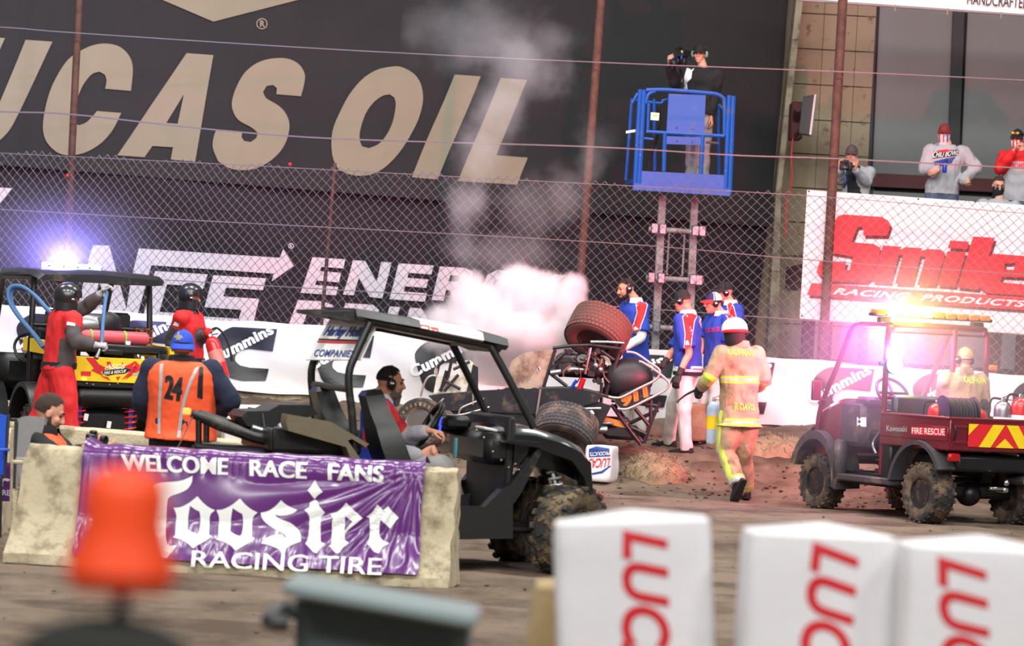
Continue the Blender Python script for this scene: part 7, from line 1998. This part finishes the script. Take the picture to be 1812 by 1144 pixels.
t, o, bmb = bale('wrapped_bale', 'long white wrapped bale with red letters lying behind the black buggy', 'bale', (q.x, q.y, 0 + .47), (.76, .42, .46), radians(4), m_bag, .022)
decal(t, bmb, m_red_print, text='LUCAS', quad=[(530, 724), (458, 722), (456, 706), (528, 704)], bold=.03, name='lettering', dref=40.5, lift=.004)
t3, o3, b3 = bale('straw_bale', 'bare straw bale under the long wrapped one', 'bale', (q.x, q.y, .12), (.80, .44, .24), radians(2), m_straw, .03)
q = P(425, 722, 39.7)
t, o, bmb = bale('wrapped_bale', 'white wrapped bale with navy and red oil lettering behind the flagman', 'bale', (q.x, q.y, .42), (.34, .4, .44), radians(10), m_bag, .02)
decal(t, bmb, m_navy, loops_px=[[[(398, 700), (420, 698), (436, 706), (436, 717), (398, 718)]]], name='navy_panel', dref=39.5, lift=.003)
decal(t, bmb, m_white_ink, text='OIL', quad=[(436, 715), (402, 716), (402, 708), (434, 708)], bold=.02, name='lettering', dref=39.5, lift=.006)
decal(t, bmb, m_red_print, text='LUCAS', quad=[(434, 731), (398, 733), (398, 720), (434, 718)], bold=.03, name='lettering', dref=39.5, lift=.005)
bale('straw_bale', 'bare straw bale below the navy and red lettered bale', 'bale', (q.x, q.y, .10), (.44, .44, .20), radians(6), m_straw, .03)
q = P(1240, 760, 43.0)
bale('straw_bale', 'tan straw bale standing on end between the crewmen and the firefighter', 'bale', (q.x, q.y, gz(q.x, 43.0) + .21), (.36, .42, .44), radians(8), m_straw, .03)
def straw_heap(label, px_, py_, d, rx, ry, h, n, seed):
    c = P(px_, py_, d); z0 = gz(c.x, d); mb = MB(); r = random.Random(seed)
    mb.sheet(lambda u, v: (lambda x, y: V((c.x + x * rx, d + y * ry, z0 - (.02 if x * x + y * y < .9 else .16) + h * max(0, 1 - x * x - y * y) ** .7 * (1 + .35 * noise.noise(V((x * 3, y * 3, seed)))))))(u * 2 - 1, v * 2 - 1), 30, 20)
    for i in range(n):
        a = r.uniform(0, 2 * pi); q = sqrt(r.random()) * 1.15; x, y = cos(a) * q, sin(a) * q
        p = V((c.x + x * rx, d + y * ry, z0 + h * max(0, 1 - x * x - y * y) ** .7 + r.uniform(-.01, .03))); b = r.uniform(0, 2 * pi); l = r.uniform(.04, .11)
        dv = V((cos(b), sin(b), r.uniform(-.5, .6))) * l; w2 = V((-sin(b), cos(b), 0)) * .003
        mb.add([p - dv / 2 - w2, p - dv / 2 + w2, p + dv / 2 + w2, p + dv / 2 - w2], [(0, 1, 2, 3)])
    solo('straw_heap', mb, m_straw, label, 'straw', kind='stuff', ang=60)
straw_heap('matted heap of loose straw on the dirt below the crewman in the black cap', 1162, 812, 41.0, .36, .42, .24, 900, 1)
straw_heap('scattered loose straw on the bank behind the firefighter', 1372, 800, 42.6, .55, .6, .16, 900, 2)
straw_heap('pale straw on the bank in front of the maroon cart', 1440, 800, 42.4, .30, .6, .10, 500, 3)

# ================================================================== LIFT WITH BASKET
_q = P(1205, 335, 46.9)
LF = Frame(V((_q.x, 46.9, 0.2)), radians(5))
lf = thing('boom_lift', 'blue lift basket on grey mast behind the chain link fence', 'lift', tuple(LF.loc), radians(5)); FRM[lf.name] = LF.m
m_lift = mat('lift_blue_paint', (20, 82, 168), .4, var=.07, s=4, bump=.03, dirt=((70, 90, 130), .15, 5))
def lo(name, mb, m=m_lift, par=None, **k): return obj(name, mb, m, par or lf, **k)
G7 = lambda p: zl(p, 3.8143, 1100, 60)
l_ = lambda q, y=0.: LF.y(q[0], q[1], y)
def ltube(name, pts, y, r, sm=0, m=m_lift):
    mb = MB(); mb.tube([l_(q, y) for q in G7(pts)], r, 8, sm=sm); return lo(name, mb, m)
def lpanel(name, pts, y, th=.03):
    mb = MB(); mb.prism([l_(q, y) for q in G7(pts)], (0, th, 0)); return lo(name, mb)
for a, b in (((126, 375), (88, 1060)), ((152, 378), (118, 1010)), ((726, 415), (700, 1060)), ((754, 420), (728, 1090))): ltube('corner_post', [a, b], 0, .030)
for a, b in (((70, 440), (30, 990)), ((650, 470), (655, 950)), ((220, 440), (225, 925))): ltube('rear_post', [a, b], .75, .022)
ltube('top_rail', [(165, 380), (300, 378), (560, 398), (640, 408), (680, 430), (694, 470), (694, 690)], .0, .026, 4)
ltube('top_rail', [(165, 470), (180, 410), (230, 385)], .0, .022, 3)
ltube('rear_rail', [(75, 445), (260, 470), (300, 445), (560, 455), (640, 470), (690, 520)], .75, .022, 3)
ltube('side_rail', [(70, 470), (110, 400)], .3, .022); ltube('mid_rail', [(165, 660), (420, 675), (694, 690)], .0, .022)
ltube('inner_post', [(182, 470), (176, 660)], .0, .020); ltube('inner_post', [(292, 670), (284, 930)], .0, .026); ltube('inner_post', [(548, 685), (535, 945)], .0, .026)
ltube('cross_bar', [(140, 705), (215, 712)], .02, .016); ltube('cross_bar', [(570, 732), (655, 738)], .1, .016, m=m_steel)
lpanel('control_panel', [(318, 404), (568, 414), (556, 690), (302, 672)], -.01); lpanel('lower_panel', [(305, 690), (540, 700), (535, 752), (302, 744)], -.01)
lpanel('toe_board', [(108, 925), (712, 955), (704, 1046), (98, 1010)], -.015); lpanel('platform_edge', [(88, 1008), (735, 1048), (730, 1096), (72, 1052)], -.03, .06)
a = LF.y(*G7([(400, 1035)])[0], .4)
mb = MB(); zfl = l_(G7([(400, 985)])[0], 0).z; xl_, xr_ = l_(G7([(75, 1040)])[0]).x, l_(G7([(735, 1080)])[0]).x
mb.box(((xl_ + xr_) / 2, .42, zfl - .05), (xr_ - xl_, .86, .06), .01); lo('platform_floor', mb)
mb = MB(); mb.prism([l_(q, .02) for q in G7([(30, 655), (95, 645), (95, 662), (30, 672)])], (0, .03, 0)); lo('side_handle', mb, m_white_cloth)
mb = MB(); mb.prism([l_(q, -.03) for q in G7([(198, 530), (255, 535), (250, 585), (196, 580)])], (0, .02, 0)); sg2 = lo('notice_plate', mb, m_white_ink)
mb = MB(); mb.prism([l_(q, -.035) for q in G7([(212, 542), (245, 544), (243, 560), (211, 558)])], (0, .004, 0)); obj('notice_symbol', mb, m_yellow, sg2)
for q in ((372, 632), (478, 640), (372, 720), (478, 728), (100, 755), (124, 818), (735, 795), (702, 928), (248, 1052), (556, 1072)):
    mb = MB(); mb.ball(l_(G7([q])[0], -.02), .012, nu=8, nv=6); lo('bolt', mb, m_steel)
mb = MB(); mb.tube([l_(q, .3) for q in G7([(250, 480), (255, 580), (225, 700), (200, 800), (180, 900)])], .02, 8, sm=4); mb.tube([l_(q, .35) for q in G7([(240, 490), (250, 600), (240, 700), (190, 860)])], .014, 8, sm=4); lo('control_cables', mb, m_blackrubber, kind='stuff')
C7 = lambda p: zl(p, 3.466, 1060, 330)
m_mast = mat('grey_mast_paint', (150, 144, 142), .55, var=.1, dirt=((110, 96, 90), .3, 5))
def mast(name, pts, y, r):
    mb = MB(); mb.tube([l_(q, y) for q in C7(pts)], r, 4 if r > .035 else 10, upv=(1, 1, 0)); return lo(name, mb, m_mast)
mast('mast_leg', [(388, 60), (335, 1160)], .4, .062); mast('mast_leg', [(585, 70), (545, 1160)], .4, .062)
for q in ([(305, 262), (650, 282)], [(288, 560), (640, 580)], [(300, 860), (640, 885)]):
    c_ = mast('cross_tube', q, .25, .032)
for q in ((340, 258), (390, 262), (590, 272), (632, 275), (320, 560), (380, 563), (575, 572), (612, 576), (350, 862), (590, 875)):
    mb = MB(); mb.box(l_(C7([q])[0], .22), (.09, .09, .13), .012); lo('coupler', mb, m_steel)
for q in ([(430, 290), (415, 545)], [(525, 296), (510, 550)]): mast('mast_rod', q, .4, .012)
zb_ = .35; mb = MB(); pm = l_(C7([(440, 1160)])[0], .4); mb.box((pm.x, .4, .25), (1.1, 1.2, .4), .05); mb.box((pm.x, .4, .75), (.5, .3, .8), .04); lo('base', mb, m_lift)

# screen on the wall bracket and its red lead
_q = P(1424, 205, 49.6); t = thing('flat_screen', 'dark flat panel with a white edge on a bracket by the concrete wall', 'screen', tuple(_q))
mb = MB(); mb.prism([P(x, y, 49.5) for x, y in ((1421, 171), (1442, 167), (1433, 238), (1414, 235))], (.05, .5, 0)); obj('panel', mb, m_blackplastic, t, world=True)
mb = MB(); mb.prism([P(x, y, 49.48) for x, y in ((1441, 167), (1444.5, 167.5), (1435.5, 238.5), (1432, 238))], (.05, .5, 0)); obj('white_edge', mb, m_white_cloth, t, world=True)
mb = MB(); mb.tube([P(1412, 192, 50.0), P(1409, 205, 50.3), P(1408, 232, 50.6)], .05, 8); mb.tube([P(1408, 240, 50.2), P(1420, 228, 49.9)], .03, 8); mb.box(P(1408, 215, 50.6), (.16, .5, .5), .02); obj('bracket', mb, m_redsteel, t, world=True)
mb = MB(); mb.tube([P(x, y, 50.0) for x, y in ((1403, 245), (1400, 280), (1402, 310), (1398, 340), (1392, 352))], .010, 6, sm=4); mb.tube([P(1392, 352, 50), P(1390, 420, 50)], .010, 6)
solo('cable', mb, m_red_print, 'thin red lead hanging down the concrete column', 'cable')
# ================================================================== HAND-HELD THINGS
def camera_thing(label, loc, yaw, k=1.0, video=False):
    t = thing('camera', label, 'camera', tuple(loc), radians(yaw))
    mb = MB(); mb.box((0, 0, .05 * k), (.14 * k, .06 * k, .09 * k), .012); mb.box((0, 0, .105 * k), (.05 * k, .05 * k, .03 * k), .008); b = obj('camera_body', mb, m_blackplastic, t)
    mb = MB(); mb.lathe([(.036 * k, 0), (.036 * k, .04 * k), (.040 * k, .045 * k), (.040 * k, .085 * k), (.034 * k, .09 * k), (0, .08 * k)], (0, -.03 * k, .05 * k), (0, -1, 0), 20); obj('lens', mb, m_blackplastic, b)
    if video:
        mb = MB(); mb.box((.02, .05, .16), (.10, .22, .10), .015); mb.tube([(0, .1, .21), (0, -.05, .23), (0, -.12, .20)], .012, 7, sm=3); obj('video_body', mb, m_blackplastic, t)
        mb = MB(); mb.box((-.10, 0, .02), (.03, .04, .16), .008); mb.box((.12, 0, .10), (.02, .03, .05), .004); obj('grip', mb, m_blackplastic, t)
        mb = MB(); mb.box((.05, -.065, .18), (.015, .004, .03), .001); obj('indicator', mb, m_lime, t)
        mb = MB(); mb.box((.05, -.065, .11), (.015, .004, .04), .001); obj('indicator', mb, mat('blue_indicator', (40, 60, 230), .4, var=0, bump=0, emit=1.2), t)
    return t
camera_thing('small black camera held up by the photographer in the grey jacket', P(1497, 302, 47.15), -10, 1.1)
camera_thing('black camera in the hands of the crouching photographer', P(164, 790, 26.05), 60, .9)
vt = camera_thing('black video camera on its arm in front of the man in the lift', P(1203, 118, 46.95), -30, 1.15, True)
mb = MB(); mb.tube([P(1204, 122, 47.0), P(1208, 142, 47.05), P(1205, 162, 46.95)], .022, 8, sm=3); mb.tube([P(1184, 113, 47.0), P(1196, 110, 46.95)], .012, 8); obj('support_arm', mb, m_blackplastic, vt, world=True)
q = P(1671, 306, 47.25); t = thing('drink_can', 'small blue drink can held by the man in the grey sweatshirt', 'can', tuple(q))
mb = MB(); mb.lathe([(0, 0), (.025, 0), (.029, .008), (.029, .108), (.024, .118), (0, .118)], (0, 0, 0), (0, 0, 1), 18); obj('can_body', mb, mat('blue_can', (48, 70, 190), .3, metal=.5, var=.2, s=30, bump=0), t)
mb = MB(); mb.lathe([(.025, .118), (.025, .121), (0, .120)], (0, 0, 0), (0, 0, 1), 18); obj('can_top', mb, m_chrome, t)
# firefighter's lance and can
t = thing('nozzle', 'thin black lance in the walking firefighter hand', 'nozzle', tuple(P(1236, 690, 39.62)))
mb = MB(); mb.tube([P(x, y, d) for x, y, d in ((1246, 680, 39.6), (1232, 690, 39.60), (1214, 699, 39.58), (1200, 710, 39.56))], [.016, .014, .011, .009], 8, sm=3); obj('lance', mb, m_blackrubber, t, world=True)
mb = MB(); mb.tube([P(1200, 710, 39.56), P(1197.5, 713, 39.555)], .014, 8); obj('tip', mb, m_blackplastic, t, world=True)
def tiltm(a, b):
    ax = (V(a) - V(b)).normalized(); return V((0, 0, 1)).rotation_difference(ax).to_matrix()
a, b = P(1264, 702, 39.88), P(1262, 785, 39.86)
extinguisher('fire_extinguisher', 'white and blue extinguisher with yellow valve hanging in front of the firefighter', b, (a - b).length, .075, mat('pale_blue_cylinder', (190, 206, 226), .35, var=.05, bump=0), hose=False, tilt=tiltm(a, b), band=m_yellow)
a, b = P(371, 590, 39.85), P(394, 670, 39.72)
extinguisher('fire_extinguisher', 'large red extinguisher with a pale label carried by the second man in red', b, (a - b).length * 1.02, .078, m_extred, hose=False, tilt=tiltm(a, b), band=mat('pale_red_label', (216, 120, 112), .6, var=.1))
mb = MB(); mb.tube([P(x, y, 39.72) for x, y in ((374, 584), (384, 581), (396, 592), (404, 610), (408, 625), (411, 640))], [.011, .011, .011, .011, .012, .018], 8, sm=4); solo('extinguisher_hose', mb, m_blackrubber, 'black discharge hose curving off the red extinguisher beside the white banner', 'hose')

# ================================================================== NEAR THE BARRIER, LEFT
m_bluechair = mat('blue_chair_cloth', (36, 88, 196), .8, var=.08, bump=.15); m_greychair = mat('grey_chair_cloth', (150, 150, 150), .8, var=.08, bump=.15)
def folding_chair(label, x, y, yaw, m, zt):
    t = thing('folding_chair', label, 'chair', (x, y, 0), radians(yaw))
    mb = MB(); mb.sheet(lambda u, v: V((-.26 + .52 * u, .22 + .03 * sin(u * pi), .46 + (zt - .46) * v + .02 * sin(pi * u) * v)), 12, 8)
    mb.sheet(lambda u, v: V((-.26 + .52 * u, .235 + .03 * sin(u * pi), .46 + (zt - .46) * v + .02 * sin(pi * u) * v)), 12, 8); obj('backrest', mb, m, t)
    mb = MB(); mb.box((0, 0, .44), (.52, .44, .02), .008); obj('seat', mb, m, t)
    for sx in (-1, 1):
        for sy in (-1, 1):
            mb = MB(); mb.tube([(sx * .26, sy * .22, .01), (sx * .26, -sy * .20 if False else sy * .18, .45)], .011, 7); obj('leg', mb, m_darksteel, t)
        mb = MB(); mb.tube([(sx * .27, .22, .44), (sx * .27, .235, zt + .01)], .011, 7); obj('back_post', mb, m_darksteel, t)
        mb = MB(); mb.box((sx * .28, 0, .64), (.05, .42, .02), .006); mb.tube([(sx * .28, -.18, .44), (sx * .28, -.18, .64)], .010, 6); obj('armrest', mb, m, t)
q = P(58, 800, 25.85); folding_chair('grey cloth folding chair beside the crouching photographer', q.x + .20, 25.85, 74, m_greychair, .90)
q = P(-20, 800, 26.4); folding_chair('blue cloth folding chair at the left edge of the picture', q.x - .28, 26.9, -14, m_bluechair, .88)
# second barrier with the end of another purple banner
q = P(15, 900, 27.7)
t = thing('concrete_barrier', 'end of a second barrier at the left edge, hung with another purple banner', 'barrier', (q.x - 1.5, 27.85, 0))
mb = MB(); mb.loft([[V((x, 27.85 + y, z)) for y, z in prof] for x in (q.x - 3, q.x - 1.5, q.x - .02)]); obj('concrete_body', mb, m_concrete, t, world=True, ang=30)
t = thing('purple_banner', 'end of a purple tyre banner with white letters at the left edge of the picture', 'banner', (q.x - 1.2, 27.6, .15))
bq = [P(-400, 800, 27.53), P(19, 819, 27.53), P(17, 888, 27.53), P(-400, 868, 27.53)]
mb = MB(); mb.sheet(lambda u, v: (bq[3] * (1 - u) + bq[2] * u) * (1 - v) + (bq[0] * (1 - u) + bq[1] * u) * v + V((0, .02 * noise.noise(V((u * 20, v * 4, 3))), 0)), 50, 10); obj('vinyl_sheet', mb, m_purple, t, world=True)
for sv, ys, bd in (('Hoosier', (841, 862), .03), ('RACING TIRE', (868, 878), .01)):
    mb = MB(); write(mb, sv, *[P(x, y, 27.48) for x, y in ((-150 if bd > .02 else -62, ys[0] - 6), (18, ys[0]), (18, ys[1]), (-150 if bd > .02 else -62, ys[1] - 6))], bold=bd); obj('lettering', mb, m_pwhite, t, world=True)

# ================================================================== FOREGROUND, CLOSE TO THE CAMERA
def fore_bale(label, x0, x1, ytop, d, yaw, rot_text, seed, tilt=0.):
    a, b = P(x0, ytop + 40, d), P(x1, ytop + 40, d); zt = P((x0 + x1) / 2, ytop, d).z; wd = b.x - a.x
    h = .92; c = ((a.x + b.x) / 2, d + .19, zt - h / 2)
    t, o, bmb = bale('wrapped_bale', label, 'bale', c, (wd, .36, h), radians(yaw), m_bag, .007, sq=.17, rot=M.Rotation(radians(tilt), 3, 'Y'))
    decal(t, bmb, m_red_print, text='LUCAS', quad=rot_text, bold=.03, shear=.15, name='lettering', dref=d, lift=.003)
    s0 = zt - h - .01
    bale('straw_bale', 'straw bale under the %s upright white bale of the foreground' % ('leftmost', 'middle', 'rightmost')[seed - 1], 'bale', (c[0], c[1], s0 / 2), (wd * 1.1, .42, s0), radians(yaw), m_straw, .02)
fore_bale('upright white bale with red vertical letters, leftmost of the three in the foreground', 1003, 1283, 908, 10.5, 0, [(1182, 944), (1190, 1268), (1098, 1268), (1101, 938)], 1, -5)
fore_bale('upright white bale with red vertical letters, middle one of the three in the foreground', 1322, 1600, 932, 10.3, 0, [(1522, 978), (1494, 1302), (1396, 1292), (1438, 958)], 2)
fore_bale('upright white bale with red vertical letters, rightmost of the three in the foreground', 1603, 1890, 956, 10.1, 0, [(1746, 1000), (1762, 1322), (1668, 1326), (1658, 984)], 3)
a, b = P(926, 1060, 10.7), P(1010, 1060, 10.7); zt = P(970, 1032, 10.7).z
bale('straw_bale', 'bare tan bale standing left of the white wrapped bales in the foreground', 'bale', ((a.x + b.x) / 2 + .14, 11.15, zt / 2), (.36 + (b.x - a.x) * .1, .40, zt), 0, mat('tan_burlap_bale', (176, 152, 110), .9, var=.15, s=14, bump=.3), .012)
# grey wheeled bin
d = 9.2; a, b = P(512, 1060, d), P(842, 1090, d); zt = P(680, 1040, d).z; wd = b.x - a.x
bn = thing('wheeled_bin', 'out of focus grey wheeled bin with a pale lid edge in the foreground', 'bin', ((a.x + b.x) / 2, d + .28, 0), radians(-2)); 
m_bin = mat('grey_green_plastic', (70, 84, 84), .5, var=.05, bump=.03); m_binlid = mat('pale_grey_lid', (134, 148, 148), .45, var=.05, bump=0)
mb = MB(); rg = []
for z, k in ((.06, .80), (.5, .90), (zt - .07, .98), (zt - .06, 1.0)):
    hx, hy = wd / 2 * k * .97, .17 * k; rg.append([V((sx * (hx - i), sy * (hy - j), z)) for sx, sy, i, j in ((-1, -1, 0, .04), (-1, -1, .04, 0), (1, -1, .04, 0), (1, -1, 0, .04), (1, 1, 0, .04), (1, 1, .04, 0), (-1, 1, .04, 0), (-1, 1, 0, .04))])
mb.loft(rg); obj('bin_body', mb, m_bin, bn, ang=30)
mb = MB(); mb.box((0, -.10, zt - .045), (wd + .02, .36, .035), .012); mb.v = [(x, y, z - (x / wd) * .055) for x, y, z in mb.v]; obj('lid', mb, m_binlid, bn)
mb = MB(); mb.tube([(-wd / 2 - .0, .1, zt - .10), (-wd / 2 - .05, .08, zt - .10), (-wd / 2 - .05, -.12, zt - .11), (-wd / 2, -.14, zt - .11)], .022, 8, sm=3); obj('handle', mb, m_blackplastic, bn)
for sx in (-1, 1):
    mb = MB(); mb.lathe([(0, -.025), (.09, -.025), (.10, -.01), (.10, .01), (.09, .025), (0, .025)], (sx * (wd / 2 - .02), .12, .10), (1, 0, 0), 20); obj('wheel', mb, m_blackrubber, bn)
# orange marker on a dark stand right in front of the lens
d = 4.6; c = P(213, 1030, d)
om = thing('marker', 'large out of focus orange marker on a dark stand at lower left', 'marker', (c.x, d, 0))
m_or = mat('orange_rubber', (244, 72, 12), .5, var=.06, bump=.03)
z0 = c.z
K_ = 1.28
mb = MB(); mb.lathe([(r * K_, z0 + h * K_) for r, h in ((0, -.012), (.044, -.008), (.052, .008), (.046, .03), (.038, .055), (.040, .08), (.034, .098), (.018, .108), (0, .109))], (0, 0, 0), (0, 0, 1), 28); obj('orange_cap', mb, m_or, om)
mb = MB(); mb.tube([(.002, 0, z0 - .06), (.002, 0, z0)], .010, 10); obj('stem', mb, mat('dark_blue_stem', (38, 34, 70), .5), om)
mb = MB(); mb.ball((-.01, 0, z0 - .095), (.11, .05, .055), nu=24, nv=14); mb.box((.05, 0, z0 - .16), (.24, .07, .11), .035); obj('stand_head', remesh(mb, .008, 2), mat('dark_olive_cloth', (34, 36, 30), .85), om)
mb = MB(); mb.tube([(0, 0, .55), (0, 0, z0 - .12)], .016, 10)
for a in (0, 120, 240): mb.tube([(0, 0, .58), (.38 * cos(radians(a)), .38 * sin(radians(a)), .0)], .012, 8)
obj('tripod_legs', mb, m_blackplastic, om)

# ================================================================== SMOKE AND HAZE
def volume_mat(name, blobs, col, dens, nscale, namp, aniso=.1, rate=.3, soft=.45):
    m = bpy.data.materials.new(name); m.use_nodes = True; nt = m.node_tree; N = nt.nodes; L = nt.links
    N.remove(N['Principled BSDF'])
    out = N['Material Output']; pv = N.new('ShaderNodeVolumePrincipled')
    pv.inputs['Color'].default_value = (*col, 1); pv.inputs['Anisotropy'].default_value = aniso
    tc = N.new('ShaderNodeTexCoord'); nz = N.new('ShaderNodeTexNoise'); nz.inputs['Scale'].default_value = nscale; nz.inputs['Detail'].default_value = 6; nz.inputs['Roughness'].default_value = .6
    L.new(tc.outputs['Object'], nz.inputs['Vector'])
    def math_(op, a, b=None, c=None):
        n = N.new('ShaderNodeMath'); n.operation = op
        for i, v in enumerate((a, b, c)):
            if v is None: continue
            if isinstance(v, (int, float)): n.inputs[i].default_value = v
            else: L.new(v, n.inputs[i])
        return n.outputs[0]
    nn = math_('MULTIPLY', math_('SUBTRACT', nz.outputs['Fac'], .5), namp)
    tot = None
    for c, r, k in blobs:
        s = N.new('ShaderNodeVectorMath'); s.operation = 'SUBTRACT'; L.new(tc.outputs['Object'], s.inputs[0]); s.inputs[1].default_value = c
        dv = N.new('ShaderNodeVectorMath'); dv.operation = 'DIVIDE'; L.new(s.outputs[0], dv.inputs[0]); dv.inputs[1].default_value = r
        ln = N.new('ShaderNodeVectorMath'); ln.operation = 'LENGTH'; L.new(dv.outputs[0], ln.inputs[0])
        e = math_('ADD', ln.outputs['Value'], nn)
        mr = N.new('ShaderNodeMapRange'); mr.interpolation_type = 'SMOOTHSTEP'; L.new(e, mr.inputs[0])
        mr.inputs[1].default_value = 1.0; mr.inputs[2].default_value = 1 - soft; mr.inputs[3].default_value = 0; mr.inputs[4].default_value = k
        tot = mr.outputs[0] if tot is None else math_('MAXIMUM', tot, mr.outputs[0])
    L.new(math_('MULTIPLY', tot, dens), pv.inputs['Density'])
    L.new(pv.outputs[0], out.inputs['Volume'])
    try: m.cycles.volume_step_rate = rate
    except Exception: pass
    return m
SC = P(905, 560, 42.2)
def sb_(px_, py_, rw_, rh_, k, d=42.2, rd=None):
    p = P(px_, py_, d) - SC; s = FPX / d
    return (tuple(p), (rw_ / s, (rd if rd else max(rw_, rh_) * .8) / s, rh_ / s), k)
dense = [sb_(895, 590, 138, 70, 1.), sb_(945, 545, 80, 72, 1.), sb_(845, 565, 85, 82, 1.), sb_(1000, 545, 48, 62, .9), sb_(920, 505, 55, 45, .9), sb_(830, 515, 42, 45, .8), sb_(980, 590, 75, 50, .9), sb_(880, 645, 70, 60, .55), sb_(1012, 510, 32, 34, .7), sb_(788, 580, 50, 62, .6)]
mb = MB(); mb.box(P(905, 560, 42.2), (2.15, 1.5, 1.55), .01)
o = solo('smoke', mb, volume_mat('white_smoke', dense, (1., .97, .98), 16., 3.4, 1.25, .15, .40, .75), 'dense white smoke billowing over the overturned race car', 'smoke', kind='stuff', base=SC)
WC = P(900, 280, 43.6)
def wb2(px_, py_, rw_, rh_, k, d=43.6):
    p = P(px_, py_, d) - WC; s = FPX / d
    return (tuple(p), (rw_ / s, rw_ * .8 / s, rh_ / s), k)
wisps = [wb2(828, 440, 34, 90, .9), wb2(835, 360, 58, 80, 1.), wb2(830, 390, 36, 70, .8), wb2(850, 280, 62, 95, .7), wb2(880, 190, 72, 95, .6), wb2(920, 110, 110, 80, .55), wb2(970, 80, 70, 55, .4), wb2(850, 60, 160, 90, .22), wb2(1040, 270, 40, 75, .6), wb2(1000, 340, 60, 70, .45), wb2(940, 370, 90, 80, .25), wb2(1060, 250, 50, 40, .25), wb2(900, 450, 130, 60, .25)]
mb = MB(); mb.box(WC, (2.6, 1.3, 3.7), .01)
solo('smoke', mb, volume_mat('thin_smoke', wisps, (.93, .97, 1.), 1.5, 2.1, 1.9, .1, 1.0, .9), 'thin grey smoke trail rising past the big banner letters', 'smoke', kind='stuff', base=WC)
HC = MU.m @ V((.75, .2, 1.5))  # local haze volume added to make the glow around the cart lamps
mb = MB(); mb.box(HC, (4.4, 2.6, 3.0), .01)
solo('haze', mb, volume_mat('glow_haze', [((0, 0, 0), (2.1, 1.25, 1.4), 1.)], (1, 1, 1), .26, 1.3, .5, .1, 1.6, 1.0), 'drifting smoke haze lit magenta around the cab of the maroon cart', 'haze', kind='stuff', base=HC)
HC2 = UT.m @ V((a_u.x, a_u.y, a_u.z + .15))  # second added volume, gives the roof bar its violet glow
mb = MB(); mb.box(HC2, (3.0, 1.8, 1.8), .01)
solo('haze', mb, volume_mat('glow_haze', [((0, 0, 0), (1.4, .85, .85), 1.)], (1, 1, 1), .16, 1.3, .5, .1, 1.6, 1.0), 'drifting smoke haze lit violet over the roof of the fire buggy', 'haze', kind='stuff', base=HC2)

# ---- repeats carry their group
GR = {'wrapped_bale': 'white wrapped bales around the track', 'straw_bale': 'straw bales around the track', 'fire_extinguisher': 'fire extinguishers', 'folding_chair': 'folding chairs behind the barrier', 'hose': 'hoses', 'straw_heap': 'loose straw on the bank',
      'smoke': 'smoke from the wreck', 'haze': 'haze added for the glow around the rescue vehicles', 'concrete_barrier': 'concrete barriers', 'purple_banner': 'purple tyre banners', 'camera': 'cameras held by people'}
for o in bpy.data.objects:
    if o.parent is None and o.get('label') and o.name.split('.')[0] in GR: o['group'] = GR[o.name.split('.')[0]]
for o in bpy.data.objects:
    if o.parent is None and o.name.split('.')[0] == 'person':
        if 'crewman' in o['label']: o['group'] = 'crewmen in blue shirts at the wreck'
        elif 'spectator' in o['label']: o['group'] = 'spectators on the deck'
        elif 'red fire suit' in o['label']: o['group'] = 'men in red fire suits'
